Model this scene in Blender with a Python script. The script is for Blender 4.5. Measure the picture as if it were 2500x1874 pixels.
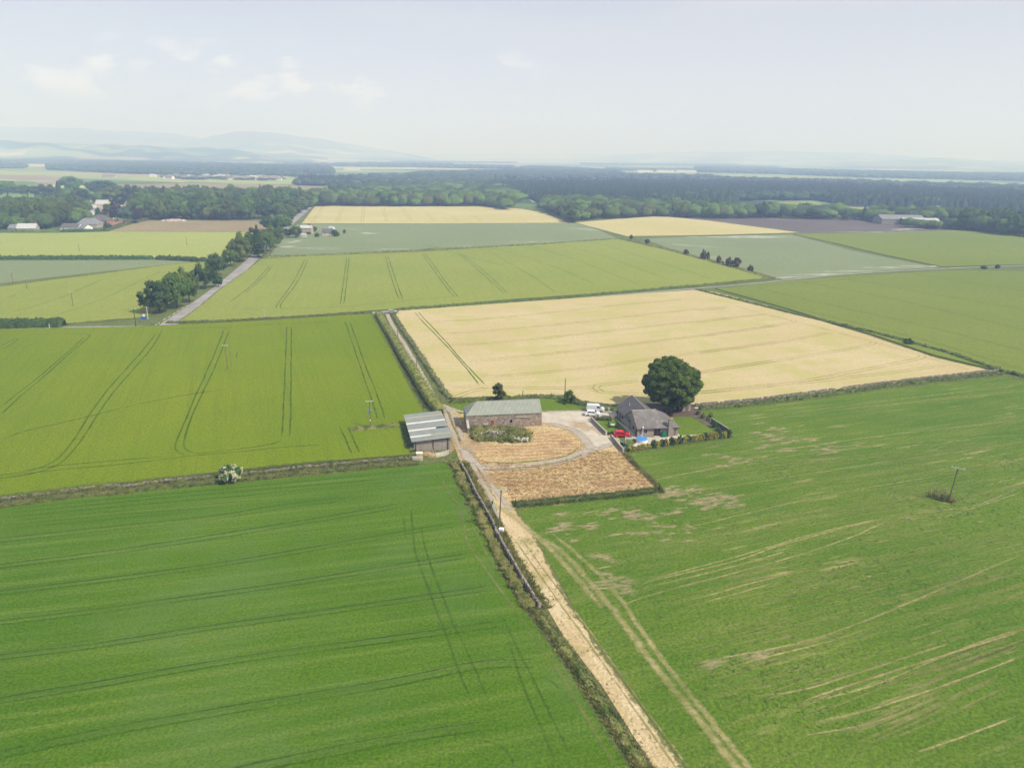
import bpy, bmesh, math, random
import numpy as np
from mathutils import Matrix, Vector
R_ = math.radians
for o in list(bpy.data.objects): bpy.data.objects.remove(o)
SC = bpy.context.scene
COL = SC.collection
# ---------------------------------------------------------------- camera
CF, CP, CR, CH = 1800.0, math.atan(555 / 1800.0), R_(0.7), 67.0
cam = bpy.data.cameras.new('camera'); camo = bpy.data.objects.new('camera', cam); COL.objects.link(camo)
cam.sensor_width = 36.0; cam.lens = CF / 2500 * 36; cam.clip_start = 1.0; cam.clip_end = 120000
_F = Vector((0, math.cos(CP), -math.sin(CP))); _U = Vector((0, math.sin(CP), math.cos(CP))); _X = Vector((1, 0, 0))
_cr = math.cos(CR) * _X + math.sin(CR) * _U; _cu = -math.sin(CR) * _X + math.cos(CR) * _U
camo.matrix_world = Matrix(((_cr.x, _cu.x, -_F.x, 0), (_cr.y, _cu.y, -_F.y, 0), (_cr.z, _cu.z, -_F.z, CH), (0, 0, 0, 1)))
SC.camera = camo
# ---------------------------------------------------------------- light
SUN_EL, SUN_AZ = 48.0, 121.0      # azimuth clockwise from +Y (view direction): light falls from the right, slightly from behind
sd = bpy.data.lights.new('sun', 'SUN'); sd.energy = 4.4; sd.angle = R_(1.5); sd.color = (1.0, 0.95, 0.88)
so = bpy.data.objects.new('sun', sd); COL.objects.link(so)
_sv = Vector((math.sin(R_(SUN_AZ)) * math.cos(R_(SUN_EL)), math.cos(R_(SUN_AZ)) * math.cos(R_(SUN_EL)), math.sin(R_(SUN_EL))))
so.rotation_euler = _sv.to_track_quat('Z', 'Y').to_euler(); so.location = (200, -200, 400)
W = bpy.data.worlds.new('World'); SC.world = W; W.use_nodes = True
SC.view_settings.view_transform = 'Standard'; SC.view_settings.look = 'None'; SC.view_settings.gamma = 1.0
SC.view_settings.exposure = 0.45
SC.render.engine = 'CYCLES'
SC.cycles.use_denoising = True
SC.cycles.max_bounces = 6; SC.cycles.diffuse_bounces = 2; SC.cycles.glossy_bounces = 2
SC.cycles.transmission_bounces = 2; SC.cycles.volume_bounces = 2; SC.cycles.transparent_max_bounces = 64
SC.cycles.sample_clamp_indirect = 3.0

def build_world():
    nt = W.node_tree; nt.nodes.clear(); N = nt.nodes.new; L = nt.links.new
    out = N('ShaderNodeOutputWorld'); bg = N('ShaderNodeBackground'); L(bg.outputs[0], out.inputs[0])
    sky = N('ShaderNodeTexSky'); sky.sky_type = 'NISHITA'; sky.sun_disc = False
    sky.sun_elevation = R_(SUN_EL); sky.sun_rotation = R_(SUN_AZ); sky.air_density = 1.0; sky.dust_density = 2.5; sky.ozone_density = 1.0
    sc = N('ShaderNodeMixRGB'); sc.blend_type = 'MULTIPLY'; sc.inputs[0].default_value = 1; L(sky.outputs[0], sc.inputs[1]); sc.inputs[2].default_value = (.1, .1, .1, 1)
    tc = N('ShaderNodeTexCoord'); sp = N('ShaderNodeSeparateXYZ'); L(tc.outputs['Generated'], sp.inputs[0])
    def mr(src, a, b, c, d):
        m = N('ShaderNodeMapRange'); m.interpolation_type = 'SMOOTHSTEP'; L(src, m.inputs[0])
        for k, v in enumerate((a, b, c, d)): m.inputs[k + 1].default_value = v
        return m.outputs[0]
    def math_(op, a, b):
        m = N('ShaderNodeMath'); m.operation = op
        for i, v in enumerate((a, b)):
            if isinstance(v, (int, float)): m.inputs[i].default_value = v
            else: L(v, m.inputs[i])
        return m.outputs[0]
    def mix(f, a, b):
        m = N('ShaderNodeMixRGB')
        if isinstance(f, (int, float)): m.inputs[0].default_value = f
        else: L(f, m.inputs[0])
        for i, v in ((1, a), (2, b)):
            if isinstance(v, tuple): m.inputs[i].default_value = (*v, 1)
            else: L(v, m.inputs[i])
        return m.outputs[0]
    def noise(scale, stretch, detail, rough=.55, off=(0, 0, 0)):
        mp = N('ShaderNodeMapping'); mp.inputs['Scale'].default_value = stretch; mp.inputs['Location'].default_value = off
        L(tc.outputs['Generated'], mp.inputs[0]); n = N('ShaderNodeTexNoise'); n.inputs['Scale'].default_value = scale
        n.inputs['Detail'].default_value = detail; n.inputs['Roughness'].default_value = rough; L(mp.outputs[0], n.inputs[0]); return n.outputs[0]
    # thin high veil: blue-grey at left and above, warmer grey to the right
    side = mr(sp.outputs[0], -.55, .5, 0, 1)
    up = mr(sp.outputs[2], 0.0, .30, 0, 1)
    lowc = mix(side, (.65, .655, .79), (.65, .625, .70)); highc = mix(side, (.34, .40, .50), (.39, .41, .455))
    veil = mix(up, lowc, highc)
    base = mix(.96, sc.outputs[0], veil)
    cir = mr(noise(2.2, (1, 1, 5.0), 4, .55, (3.1, 1.7, .4)), .48, .70, 0, .6)
    rightm = math_('MULTIPLY', cir, mr(sp.outputs[2], .04, .16, .15, 1))
    base = mix(rightm, base, (.58, .57, .585))
    cum = mr(noise(13, (1, 1, 2.2), 6, .55, (0.45, .2, .1)), .50, .62, 0, 1)
    band = math_('MULTIPLY', mr(sp.outputs[2], .045, .07, 0, 1), mr(sp.outputs[2], .10, .135, 1, 0))
    band = math_('MULTIPLY', band, mr(sp.outputs[0], -.05, .08, 1, 0))
    base = mix(math_('MULTIPLY', math_('MULTIPLY', cum, band), .9), base, (.84, .85, .90))
    L(base, bg.inputs[0]); bg.inputs[1].default_value = 0.93
build_world()
# ---------------------------------------------------------------- survey helpers: photo survey points (2500 px wide) to metres on the ground
def ray(px, py):
    u, v = px - 1250, py - 937
    a = u * math.cos(CR) + v * math.sin(CR); b = v * math.cos(CR) - u * math.sin(CR)
    return a, CF * math.cos(CP) - b * math.sin(CP), -CF * math.sin(CP) - b * math.cos(CP)
def G(px, py, z=0.0):
    x, y, w = ray(px, py); t = (z - CH) / w; return (x * t, y * t)
def proj(x, y, z=0.0):
    z -= CH; f = y * math.cos(CP) - z * math.sin(CP); up = y * math.sin(CP) + z * math.cos(CP)
    a, b = CF * x / f, -CF * up / f
    return (1250 + a * math.cos(CR) - b * math.sin(CR), 937 + b * math.cos(CR) + a * math.sin(CR))
def zz(x0, y0, s, pts): return [G(x0 + a / s, y0 + b / s) for a, b in pts]
def D(pts): return [G(a * 1.1302, b * 1.1302) for a, b in pts]
def P(pts): return [G(a, b) for a, b in pts]
def pxm(px, py): # metres per photo pixel at a ground point
    x, y = G(px, py); return math.hypot(math.hypot(x, y), CH) / CF
# ---------------------------------------------------------------- materials
MATS = {}
ALB = .76        # overall reflectance of the land colours below
def al(c): return tuple(x * ALB for x in c[:3])
def newmat(name):
    m = bpy.data.materials.new(name); m.use_nodes = True; MATS[name] = m
    nt = m.node_tree; b = nt.nodes['Principled BSDF']; b.inputs['Roughness'].default_value = .85
    b.inputs['Specular IOR Level'].default_value = .25
    return m, nt, b
class NT:
    def __init__(s, nt, coord='Object'):
        s.nt = nt; s.tc = nt.nodes.new('ShaderNodeTexCoord'); s.co = s.tc.outputs[coord]
    def noise(s, scale, detail=3, rough=.55, stretch=None, rot=0, co=None, out=0):
        c = co or s.co
        if stretch:
            mp = s.nt.nodes.new('ShaderNodeMapping'); mp.vector_type = 'POINT'
            r = s.nt.nodes.new('ShaderNodeVectorRotate'); r.rotation_type = 'Z_AXIS'; r.inputs['Angle'].default_value = -R_(rot)
            s.nt.links.new(c, r.inputs['Vector']); s.nt.links.new(r.outputs[0], mp.inputs[0]); mp.inputs['Scale'].default_value = (*stretch, 1); c = mp.outputs[0]
        n = s.nt.nodes.new('ShaderNodeTexNoise'); n.inputs['Scale'].default_value = scale; n.inputs['Detail'].default_value = detail
        n.inputs['Roughness'].default_value = rough; s.nt.links.new(c, n.inputs[0]); return n.outputs[out]
    def vor(s, scale, feature='F1', out='Color', stretch=None, rot=0, rnd=1.0):
        c = s.co
        if stretch:
            mp = s.nt.nodes.new('ShaderNodeMapping'); r = s.nt.nodes.new('ShaderNodeVectorRotate'); r.rotation_type = 'Z_AXIS'; r.inputs['Angle'].default_value = -R_(rot)
            s.nt.links.new(c, r.inputs['Vector']); s.nt.links.new(r.outputs[0], mp.inputs[0]); mp.inputs['Scale'].default_value = (*stretch, 1); c = mp.outputs[0]
        n = s.nt.nodes.new('ShaderNodeTexVoronoi'); n.feature = feature; n.inputs['Scale'].default_value = scale; n.inputs['Randomness'].default_value = rnd
        s.nt.links.new(c, n.inputs['Vector']); return n.outputs[out]
    def rng(s, src, a, b, c=0., d=1.):
        m = s.nt.nodes.new('ShaderNodeMapRange'); m.interpolation_type = 'SMOOTHSTEP'; s.nt.links.new(src, m.inputs[0])
        for k, v in enumerate((a, b, c, d)): m.inputs[k + 1].default_value = v
        return m.outputs[0]
    def mix(s, f, a, b, mode='MIX'):
        m = s.nt.nodes.new('ShaderNodeMixRGB'); m.blend_type = mode
        if isinstance(f, (int, float)): m.inputs[0].default_value = f
        else: s.nt.links.new(f, m.inputs[0])
        for i, v in ((1, a), (2, b)):
            if isinstance(v, tuple): m.inputs[i].default_value = (*v[:3], 1)
            else: s.nt.links.new(v, m.inputs[i])
        return m.outputs[0]
    def math(s, op, a, b=0.0):
        m = s.nt.nodes.new('ShaderNodeMath'); m.operation = op
        for i, v in enumerate((a, b)):
            if isinstance(v, (int, float)): m.inputs[i].default_value = v
            else: s.nt.links.new(v, m.inputs[i])
        return m.outputs[0]
    def bump(s, bsdf, h, strength, dist):
        b = s.nt.nodes.new('ShaderNodeBump'); b.inputs['Strength'].default_value = strength; b.inputs['Distance'].default_value = dist
        s.nt.links.new(h, b.inputs['Height']); s.nt.links.new(b.outputs[0], bsdf.inputs['Normal'])
def plain(name, col, rough=.8, metal=0.0, var=.12, scale=1.2, bump=0, bscale=8):
    m, nt, b = newmat(name); n = NT(nt)
    f = n.noise(scale, 4, .6)
    c = n.mix(n.rng(f, .3, .7), tuple(x * (1 - var) for x in col), tuple(min(1, x * (1 + var)) for x in col))
    nt.links.new(c, b.inputs[0]); b.inputs['Roughness'].default_value = rough; b.inputs['Metallic'].default_value = metal
    if bump: n.bump(b, n.noise(bscale, 4), .6, bump)
    return m
def crop(name, c1, c2, c3, rot, fine=2.2, streak=(.03, 1.0), sscale=.8, patch=.02, bumpd=.25, flecks=None, dry=None, s_amt=.5, blot=None, gc=1.0):
    """standing crop or grass: grain of single plants, drilling streaks along rot, large patches of growth"""
    c1, c2, c3 = al(c1), al(c2), al(c3)
    if blot: blot = (*blot[:4], al(blot[4]))
    if flecks: flecks = (*flecks[:3], al(flecks[3]), *flecks[4:])
    if dry: dry = (*dry[:3], al(dry[3]), *dry[4:])
    m, nt, b = newmat(name); n = NT(nt)
    g = n.noise(fine, 4, .7); st = n.noise(sscale, 3, .6, streak, rot); pa = n.noise(patch, 4, .6)
    col = n.mix(n.rng(pa, .32, .68), c1, c2)
    col = n.mix(n.math('MULTIPLY', n.rng(st, .42, .72), s_amt), col, c3)
    gr = n.rng(g, .32, .68)
    dark = n.mix(1.0, col, (1 - .38 * gc,) * 3, 'MULTIPLY'); lite = n.mix(1.0, col, (1 + .28 * gc, 1 + .28 * gc, 1 + .22 * gc), 'MULTIPLY')
    col = n.mix(gr, dark, lite)
    if blot:
        bl = n.rng(n.noise(blot[0], 3, .6), blot[1], blot[2]); col = n.mix(n.math('MULTIPLY', bl, blot[3]), col, blot[4])
    if flecks:
        fl = n.rng(n.noise(flecks[0], 5, .75, flecks[4] if len(flecks) > 4 else None, rot), flecks[1], flecks[1] + .05)
        fm = n.rng(n.noise(patch * 1.7, 3, .6), flecks[2], flecks[2] + .15); col = n.mix(n.math('MULTIPLY', fl, fm), col, flecks[3])
    if dry:
        d1 = n.rng(n.noise(dry[0], 5, .7, dry[4], rot), dry[1], dry[1] + .1); d2 = n.rng(n.noise(dry[2], 3, .6), .5, .68, .15, 1)
        col = n.mix(n.math('MULTIPLY', d1, d2), col, dry[3])
    nt.links.new(col, b.inputs[0]); b.inputs['Roughness'].default_value = .9; b.inputs['Specular IOR Level'].default_value = .1
    h = n.math('ADD', g, n.math('MULTIPLY', n.noise(fine * .35, 3, .6), 1.4)); n.bump(b, h, .8, bumpd)
    return m
def leafmat(name, dark, light, var=.25, flower=None, rough=.75, up=0.0, trans=.3, nsc=.9):
    m, nt, b = newmat(name); n = NT(nt)
    oi = nt.nodes.new('ShaderNodeObjectInfo')
    f = n.rng(n.noise(nsc, 4, .7), .35, .65); col = n.mix(f, dark, light)
    geo = nt.nodes.new('ShaderNodeNewGeometry')   # every leaf face a shade of its own
    r = n.math('ADD', n.math('MULTIPLY', geo.outputs['Random Per Island'], .5), .75)
    sc = n.math('MULTIPLY', n.math('ADD', n.math('MULTIPLY', oi.outputs['Random'], 2 * var), 1 - var), r)
    hs = nt.nodes.new('ShaderNodeHueSaturation'); nt.links.new(sc, hs.inputs['Value']); nt.links.new(col, hs.inputs['Color'])
    nt.links.new(n.math('ADD', n.math('MULTIPLY', oi.outputs['Random'], .04), .48), hs.inputs['Hue']); col = hs.outputs[0]
    if flower: col = n.mix(n.rng(n.noise(flower[0], 3, .7), flower[1], flower[1] + .06), col, flower[2])
    nt.links.new(col, b.inputs[0]); b.inputs['Roughness'].default_value = rough; b.inputs['Specular IOR Level'].default_value = .15
    tr = nt.nodes.new('ShaderNodeBsdfTranslucent'); nt.links.new(col, tr.inputs[0]); mx = nt.nodes.new('ShaderNodeMixShader'); mx.inputs[0].default_value = trans
    out = nt.nodes['Material Output']; nt.links.new(b.outputs[0], mx.inputs[1]); nt.links.new(tr.outputs[0], mx.inputs[2]); nt.links.new(mx.outputs[0], out.inputs[0])
    if up:
        va = nt.nodes.new('ShaderNodeVectorMath'); va.operation = 'ADD'; nt.links.new(geo.outputs['Normal'], va.inputs[0]); va.inputs[1].default_value = (0, 0, up)
        vn = nt.nodes.new('ShaderNodeVectorMath'); vn.operation = 'NORMALIZE'; nt.links.new(va.outputs[0], vn.inputs[0]); nt.links.new(vn.outputs[0], b.inputs['Normal'])
    return m
def softmat(name, c1, c2, thr=.5, width=.12, scale=3.0, amount=1.0, edge=.35, stretch=None, rot=0, vary=.4):
    """ribbon or patch that thins out towards its edge in broken tufts (UV.x: 0 edge .. 1 middle)"""
    c1, c2 = al(c1), al(c2)
    m, nt, b = newmat(name); n = NT(nt)
    uv = nt.nodes.new('ShaderNodeUVMap'); sx = nt.nodes.new('ShaderNodeSeparateXYZ'); nt.links.new(uv.outputs[0], sx.inputs[0])
    col = n.mix(n.rng(n.noise(scale * .8, 4, .7), .35, .65), c1, c2); nt.links.new(col, b.inputs[0])
    nz = n.noise(scale, 4, .65, stretch, rot)
    e = n.rng(sx.outputs[0], 0, edge, -.5, 0)
    a = n.math('MULTIPLY', n.rng(n.math('ADD', nz, e), thr - width, thr + width), n.rng(n.noise(.06, 3, .6), .36, .62, amount * vary, amount))
    nt.links.new(a, b.inputs['Alpha']); b.inputs['Specular IOR Level'].default_value = .1
    n.bump(b, n.noise(2.5, 3, .6), .6, .15)
    return m
# ---------------------------------------------------------------- mesh helpers
def tag(o, label=None, cat=None, group=None, kind=None):
    if label: o['label'] = label
    if cat: o['category'] = cat
    if group: o['group'] = group
    if kind: o['kind'] = kind
    return o
def link(name, me, mat=None, parent=None):
    o = bpy.data.objects.new(name, me); COL.objects.link(o)
    if mat and me is not None and not me.materials: me.materials.append(MATS[mat] if isinstance(mat, str) else mat)
    if parent: o.parent = parent
    return o
def empty(name, loc=(0, 0, 0), rz=0, **k):
    o = bpy.data.objects.new(name, None); COL.objects.link(o); o.location = loc; o.rotation_euler = (0, 0, rz); o.empty_display_size = .5
    return tag(o, **k)
def mesh(name, v, f, smooth=False):
    me = bpy.data.meshes.new(name); me.from_pydata([tuple(map(float, p)) for p in v], [], [tuple(map(int, q)) for q in f]); me.update()
    if smooth: me.polygons.foreach_set('use_smooth', [True] * len(me.polygons))
    return me
def npmesh(name, v, tri, smooth=False, k=3):
    """fast mesh from arrays; tri: (n,k)"""
    v = np.asarray(v, dtype=np.float32); tri = np.asarray(tri, dtype=np.int32)
    me = bpy.data.meshes.new(name); me.vertices.add(len(v)); me.vertices.foreach_set('co', v.ravel())
    n = len(tri); me.loops.add(n * k); me.loops.foreach_set('vertex_index', tri.ravel())
    me.polygons.add(n); me.polygons.foreach_set('loop_start', np.arange(0, n * k, k, dtype=np.int32))
    me.polygons.foreach_set('loop_total', np.full(n, k, dtype=np.int32))
    if smooth: me.polygons.foreach_set('use_smooth', np.ones(n, dtype=bool))
    me.update(calc_edges=True); return me
class MB:
    def __init__(s): s.v = []; s.f = []
    def add(s, v, f):
        n = len(s.v); s.v += [tuple(p) for p in v]; s.f += [tuple(i + n for i in q) for q in f]; return s
    def box(s, x0, x1, y0, y1, z0, z1):
        return s.add([(x0, y0, z0), (x1, y0, z0), (x1, y1, z0), (x0, y1, z0), (x0, y0, z1), (x1, y0, z1), (x1, y1, z1), (x0, y1, z1)],
                     [(0, 3, 2, 1), (4, 5, 6, 7), (0, 1, 5, 4), (1, 2, 6, 5), (2, 3, 7, 6), (3, 0, 4, 7)])
    def obox(s, c, half, rz=0, tilt=0):
        M = Matrix.Translation(c) @ Matrix.Rotation(rz, 4, 'Z') @ Matrix.Rotation(tilt, 4, 'Y')
        hx, hy, hz = half; v = [(a * hx, b * hy, d * hz) for d in (-1, 1) for a, b in ((-1, -1), (1, -1), (1, 1), (-1, 1))]
        return s.add([tuple(M @ Vector(p)) for p in v], [(0, 3, 2, 1), (4, 5, 6, 7), (0, 1, 5, 4), (1, 2, 6, 5), (2, 3, 7, 6), (3, 0, 4, 7)])
    def tube(s, a, b, r0, r1=None, n=8, cap=True):
        r1 = r0 if r1 is None else r1; a = Vector(a); b = Vector(b); d = (b - a).normalized()
        x = d.orthogonal().normalized(); y = d.cross(x); v = []
        for p, r in ((a, r0), (b, r1)): v += [tuple(p + (x * math.cos(t) + y * math.sin(t)) * r) for t in [2 * math.pi * i / n for i in range(n)]]
        f = [(i, (i + 1) % n, n + (i + 1) % n, n + i) for i in range(n)]
        if cap: f += [tuple(range(n - 1, -1, -1)), tuple(range(n, 2 * n))]
        return s.add(v, f)
    def build(s, name, mat, parent=None, smooth=False): return link(name, mesh(name, s.v, s.f, smooth), mat, parent)
def ico(sub):
    bm = bmesh.new(); bmesh.ops.create_icosphere(bm, subdivisions=sub, radius=1); v = np.array([p.co[:] for p in bm.verts]); f = np.array([[q.index for q in p.verts] for p in bm.faces]); bm.free(); return v, f
ICO = {k: ico(k) for k in (1, 2, 3)}
def inpoly(pts, poly):
    x, y = pts[:, 0], pts[:, 1]; ins = np.zeros(len(pts), bool); j = len(poly) - 1
    for i in range(len(poly)):
        xi, yi = poly[i]; xj, yj = poly[j]
        with np.errstate(divide='ignore', invalid='ignore'):
            c = ((yi > y) != (yj > y)) & (x < (xj - xi) * (y - yi) / (yj - yi + 1e-12) + xi)
        ins ^= c; j = i
    return ins
def scatter(poly, n, rs, spacing=0):
    p = np.array(poly); lo, hi = p.min(0), p.max(0); out = np.zeros((0, 2))
    for _ in range(60):
        if len(out) >= n: break
        c = rs.uniform(lo, hi, (max(n * 2, 64), 2)); c = c[inpoly(c, poly)]; out = np.vstack([out, c])
    out = out[:n]
    return out
def gridscatter(poly, sp, rs, jit=.35):
    p = np.array(poly); lo, hi = p.min(0), p.max(0)
    xs = np.arange(lo[0], hi[0] + sp, sp); ys = np.arange(lo[1], hi[1] + sp, sp * .87)
    X, Y = np.meshgrid(xs, ys); X = X + (np.arange(len(ys)) % 2)[:, None] * sp / 2
    c = np.stack([X.ravel(), Y.ravel()], 1) + rs.uniform(-jit * sp, jit * sp, (X.size, 2)); return c[inpoly(c, poly)]
def resample(pl, step):
    pl = [np.array(p, float) for p in pl]; out = [pl[0]]
    for a, b in zip(pl, pl[1:]):
        d = np.linalg.norm(b - a); k = max(1, int(round(d / step)))
        out += [a + (b - a) * (i / k) for i in range(1, k + 1)]
    return np.array(out)
def smoothline(pl, it=2):
    p = [np.array(q, float) for q in pl]
    for _ in range(it):
        q = [p[0]]
        for a, b in zip(p, p[1:]): q += [a * .75 + b * .25, a * .25 + b * .75]
        q.append(p[-1]); p = q
    return p
def normals2(p):
    t = np.gradient(p, axis=0); t /= np.linalg.norm(t, axis=1)[:, None] + 1e-9; return np.stack([-t[:, 1], t[:, 0]], 1)
def sheet(name, pts, mat, z=.02, thick=0, kind='structure', parent=None):
    """a level piece of ground; with thick > 0 a standing crop with its side faces"""
    n = len(pts); v = [(x, y, z + thick) for x, y in pts]; f = [tuple(range(n))]
    a = sum(pts[i][0] * pts[(i + 1) % n][1] - pts[(i + 1) % n][0] * pts[i][1] for i in range(n))
    if a < 0: f = [tuple(reversed(f[0]))]
    if thick:
        v += [(x, y, -.05) for x, y in pts]; f += [(i, (i + 1) % n, n + (i + 1) % n, n + i) for i in range(n)]
    o = link(name, mesh(name, v, f), mat, parent)
    if not parent: o['kind'] = kind
    return o
def ribbon_data(pl, w, z, jitter=0, rs=None, taper=True, cols=3):
    p = resample(smoothline(pl), max(1.0, w * 2)); nn = normals2(p); q = np.arange(len(p)) * max(1.0, w * 2); p = p + nn * (.06 * (np.sin(q * .21 + p[0, 0]) + .6 * np.sin(q * .53 + p[0, 1])) * min(1, w))[:, None]; ww = np.full(len(p), w, float)
    if jitter: ww *= 1 + rs.uniform(-jitter, jitter, len(p))
    v = []; uv = []; f = []; k = len(p)
    for i in range(k):
        for j in range(cols):
            s = j / (cols - 1) * 2 - 1; v.append((p[i, 0] + nn[i, 0] * ww[i] / 2 * s, p[i, 1] + nn[i, 1] * ww[i] / 2 * s, z))
            e = 1 - abs(s); 
            if taper: e *= min(1, i / 4, (k - 1 - i) / 4)
            uv.append(e)
    for i in range(k - 1):
        for j in range(cols - 1):
            a = i * cols + j; f.append((a, a + cols, a + cols + 1, a + 1))
    return v, f, uv
def ribbons(name, lines, mat, z, parent=None, kind='structure', jitter=0, seed=1, taper=True):
    rs = np.random.RandomState(seed); V = []; Fc = []; U = []
    for k, (pl, w) in enumerate(lines):
        v, f, u = ribbon_data(pl, w, z + .0015 * (k % 9), jitter, rs, taper); n = len(V); V += v; U += u; Fc += [tuple(i + n for i in q) for q in f]
    Fc = [tuple(reversed(q)) for q in Fc]
    me = mesh(name, V, Fc); uvl = me.uv_layers.new(name='UVMap')
    li = np.zeros(len(me.loops), np.int32); me.loops.foreach_get('vertex_index', li); uu = np.array(U)[li]
    uvl.data.foreach_set('uv', np.stack([uu, uu * 0], 1).ravel().astype(np.float32))
    o = link(name, me, mat, parent)
    if not parent and kind: o['kind'] = kind
    return o
def patches(name, blobs, mat, z, parent=None, seed=3):
    """irregular patches (cx,cy,rx,ry,rot) that thin out at the rim"""
    rs = np.random.RandomState(seed); V = []; Fc = []; U = []
    for k, (cx, cy, rx, ry, rot) in enumerate(blobs):
        n0 = len(V); V.append((cx, cy, z + .0003 * k)); U.append(1); n = 24; ph = rs.uniform(0, 6, 3)
        for ring, e in ((.5, .5), (1, 0)):
            for i in range(n):
                t = 2 * math.pi * i / n; r = ring * (1 + .18 * math.sin(2 * t + ph[0]) + .12 * math.sin(3 * t + ph[1]) + .1 * math.sin(5 * t + ph[2]))
                x, y = r * rx * math.cos(t), r * ry * math.sin(t); V.append((cx + x * math.cos(rot) - y * math.sin(rot), cy + x * math.sin(rot) + y * math.cos(rot), z + .0003 * k)); U.append(e)
        Fc += [(n0, n0 + 1 + i, n0 + 1 + (i + 1) % n) for i in range(n)]
        Fc += [(n0 + 1 + i, n0 + 1 + n + i, n0 + 1 + n + (i + 1) % n, n0 + 1 + (i + 1) % n) for i in range(n)]
    me = mesh(name, V, Fc); uvl = me.uv_layers.new(name='UVMap')
    li = np.zeros(len(me.loops), np.int32); me.loops.foreach_get('vertex_index', li); uu = np.array(U, float)[li]
    uvl.data.foreach_set('uv', np.stack([uu, uu * 0], 1).ravel().astype(np.float32))
    o = link(name, me, mat, parent)
    if not parent: o['kind'] = 'structure'
    return o
# ---------------------------------------------------------------- materials of the land
YG = (.205, .30, .045)
crop('barley_lush', (.160, .232, .006), (.205, .265, .008), (.140, .208, .006), 110, fine=2.4, patch=.012, streak=(.02, .9), s_amt=.5, bumpd=.12, gc=.8, blot=(.05, .45, .75, .35, (.15, .235, .012)))
crop('barley_pale', (.26, .312, .058), (.295, .335, .068), (.235, .283, .052), 100, gc=.6, fine=1.6, patch=.01, s_amt=.35, bumpd=.15)
crop('barley_far', (.34, .395, .10), (.38, .425, .12), (.31, .365, .09), 95, gc=.5, fine=.9, patch=.006, s_amt=.3)
crop('barley_right', (.185, .24, .035), (.21, .26, .042), (.165, .215, .03), -22, gc=.6, fine=1.4, patch=.008, s_amt=.5, bumpd=.15)
crop('wheat_ripe', (.575, .47, .255), (.65, .54, .335), (.50, .44, .195), 12, fine=2.2, patch=.03, streak=(.05, .5), sscale=.7, s_amt=.4, bumpd=.12, gc=.55,
     blot=(.06, .42, .64, .75, (.49, .45, .17)))
crop('wheat_far', (.54, .48, .215), (.60, .53, .27), (.49, .45, .19), 60, fine=.8, patch=.01, s_amt=.4, gc=.4)
crop('potato_grey', (.225, .275, .14), (.245, .29, .15), (.20, .25, .13), 20, fine=1.2, patch=.008, s_amt=.3, gc=.6, flecks=(.35, .60, .44, (.5, .55, .45)))
crop('plough_brown', (.31, .24, .15), (.36, .285, .17), (.27, .22, .12), 3, fine=.5, patch=.012, s_amt=.5, blot=(.03, .5, .7, .5, (.34, .33, .13)))
crop('plough_purple', (.145, .12, .125), (.165, .135, .135), (.13, .11, .11), -18, fine=.5, patch=.01, s_amt=.7, blot=(.012, .5, .7, .55, (.19, .19, .10)))
crop('grass_front', (.076, .175, .006), (.106, .208, .010), (.148, .235, .030), 14, fine=2.6, patch=.03, streak=(.03, 1.0), sscale=.55, s_amt=.95, bumpd=.28, gc=.9,
     blot=(.035, .46, .68, .4, (.13, .225, .06)))
crop('grass_right', (.095, .188, .015), (.135, .222, .023), (.19, .245, .045), 20, fine=2.0, patch=.035, streak=(.035, .5), sscale=.55, s_amt=.6, bumpd=.32, gc=.8,
     dry=(.6, .54, .028, (.40, .36, .15), (.10, 1.0)))
crop('lawn', (.135, .215, .022), (.16, .24, .028), (.10, .18, .018), 107, fine=3.0, patch=.15, streak=(.02, 1.0), sscale=1.1, s_amt=.8, bumpd=.05)
crop('dry_grass', (.56, .38, .17), (.66, .49, .26), (.76, .61, .38), 6, fine=1.6, patch=.08, streak=(.16, 1.0), sscale=.55, s_amt=.9, bumpd=.6,
     blot=(.22, .53, .68, .55, (.33, .26, .08)))
crop('dry_strip', (.58, .44, .24), (.68, .54, .33), (.76, .63, .43), -65, gc=.6, fine=2.6, patch=.08, streak=(.12, 1.0), sscale=.6, s_amt=.9, bumpd=.22,
     blot=(.13, .52, .68, .6, (.33, .31, .10)))
crop('rough_grass', (.13, .18, .045), (.17, .21, .065), (.22, .23, .09), 6, fine=1.3, patch=.08, bumpd=.7)
crop('verge_green', (.10, .155, .035), (.14, .185, .05), (.22, .22, .10), 6, fine=1.3, patch=.1, bumpd=.5)
plain('earth', (.12, .095, .075), var=.2, scale=.8, bump=.15)
plain('bark_chips', (.105, .075, .06), var=.3, scale=2.5, bump=.1)
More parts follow.
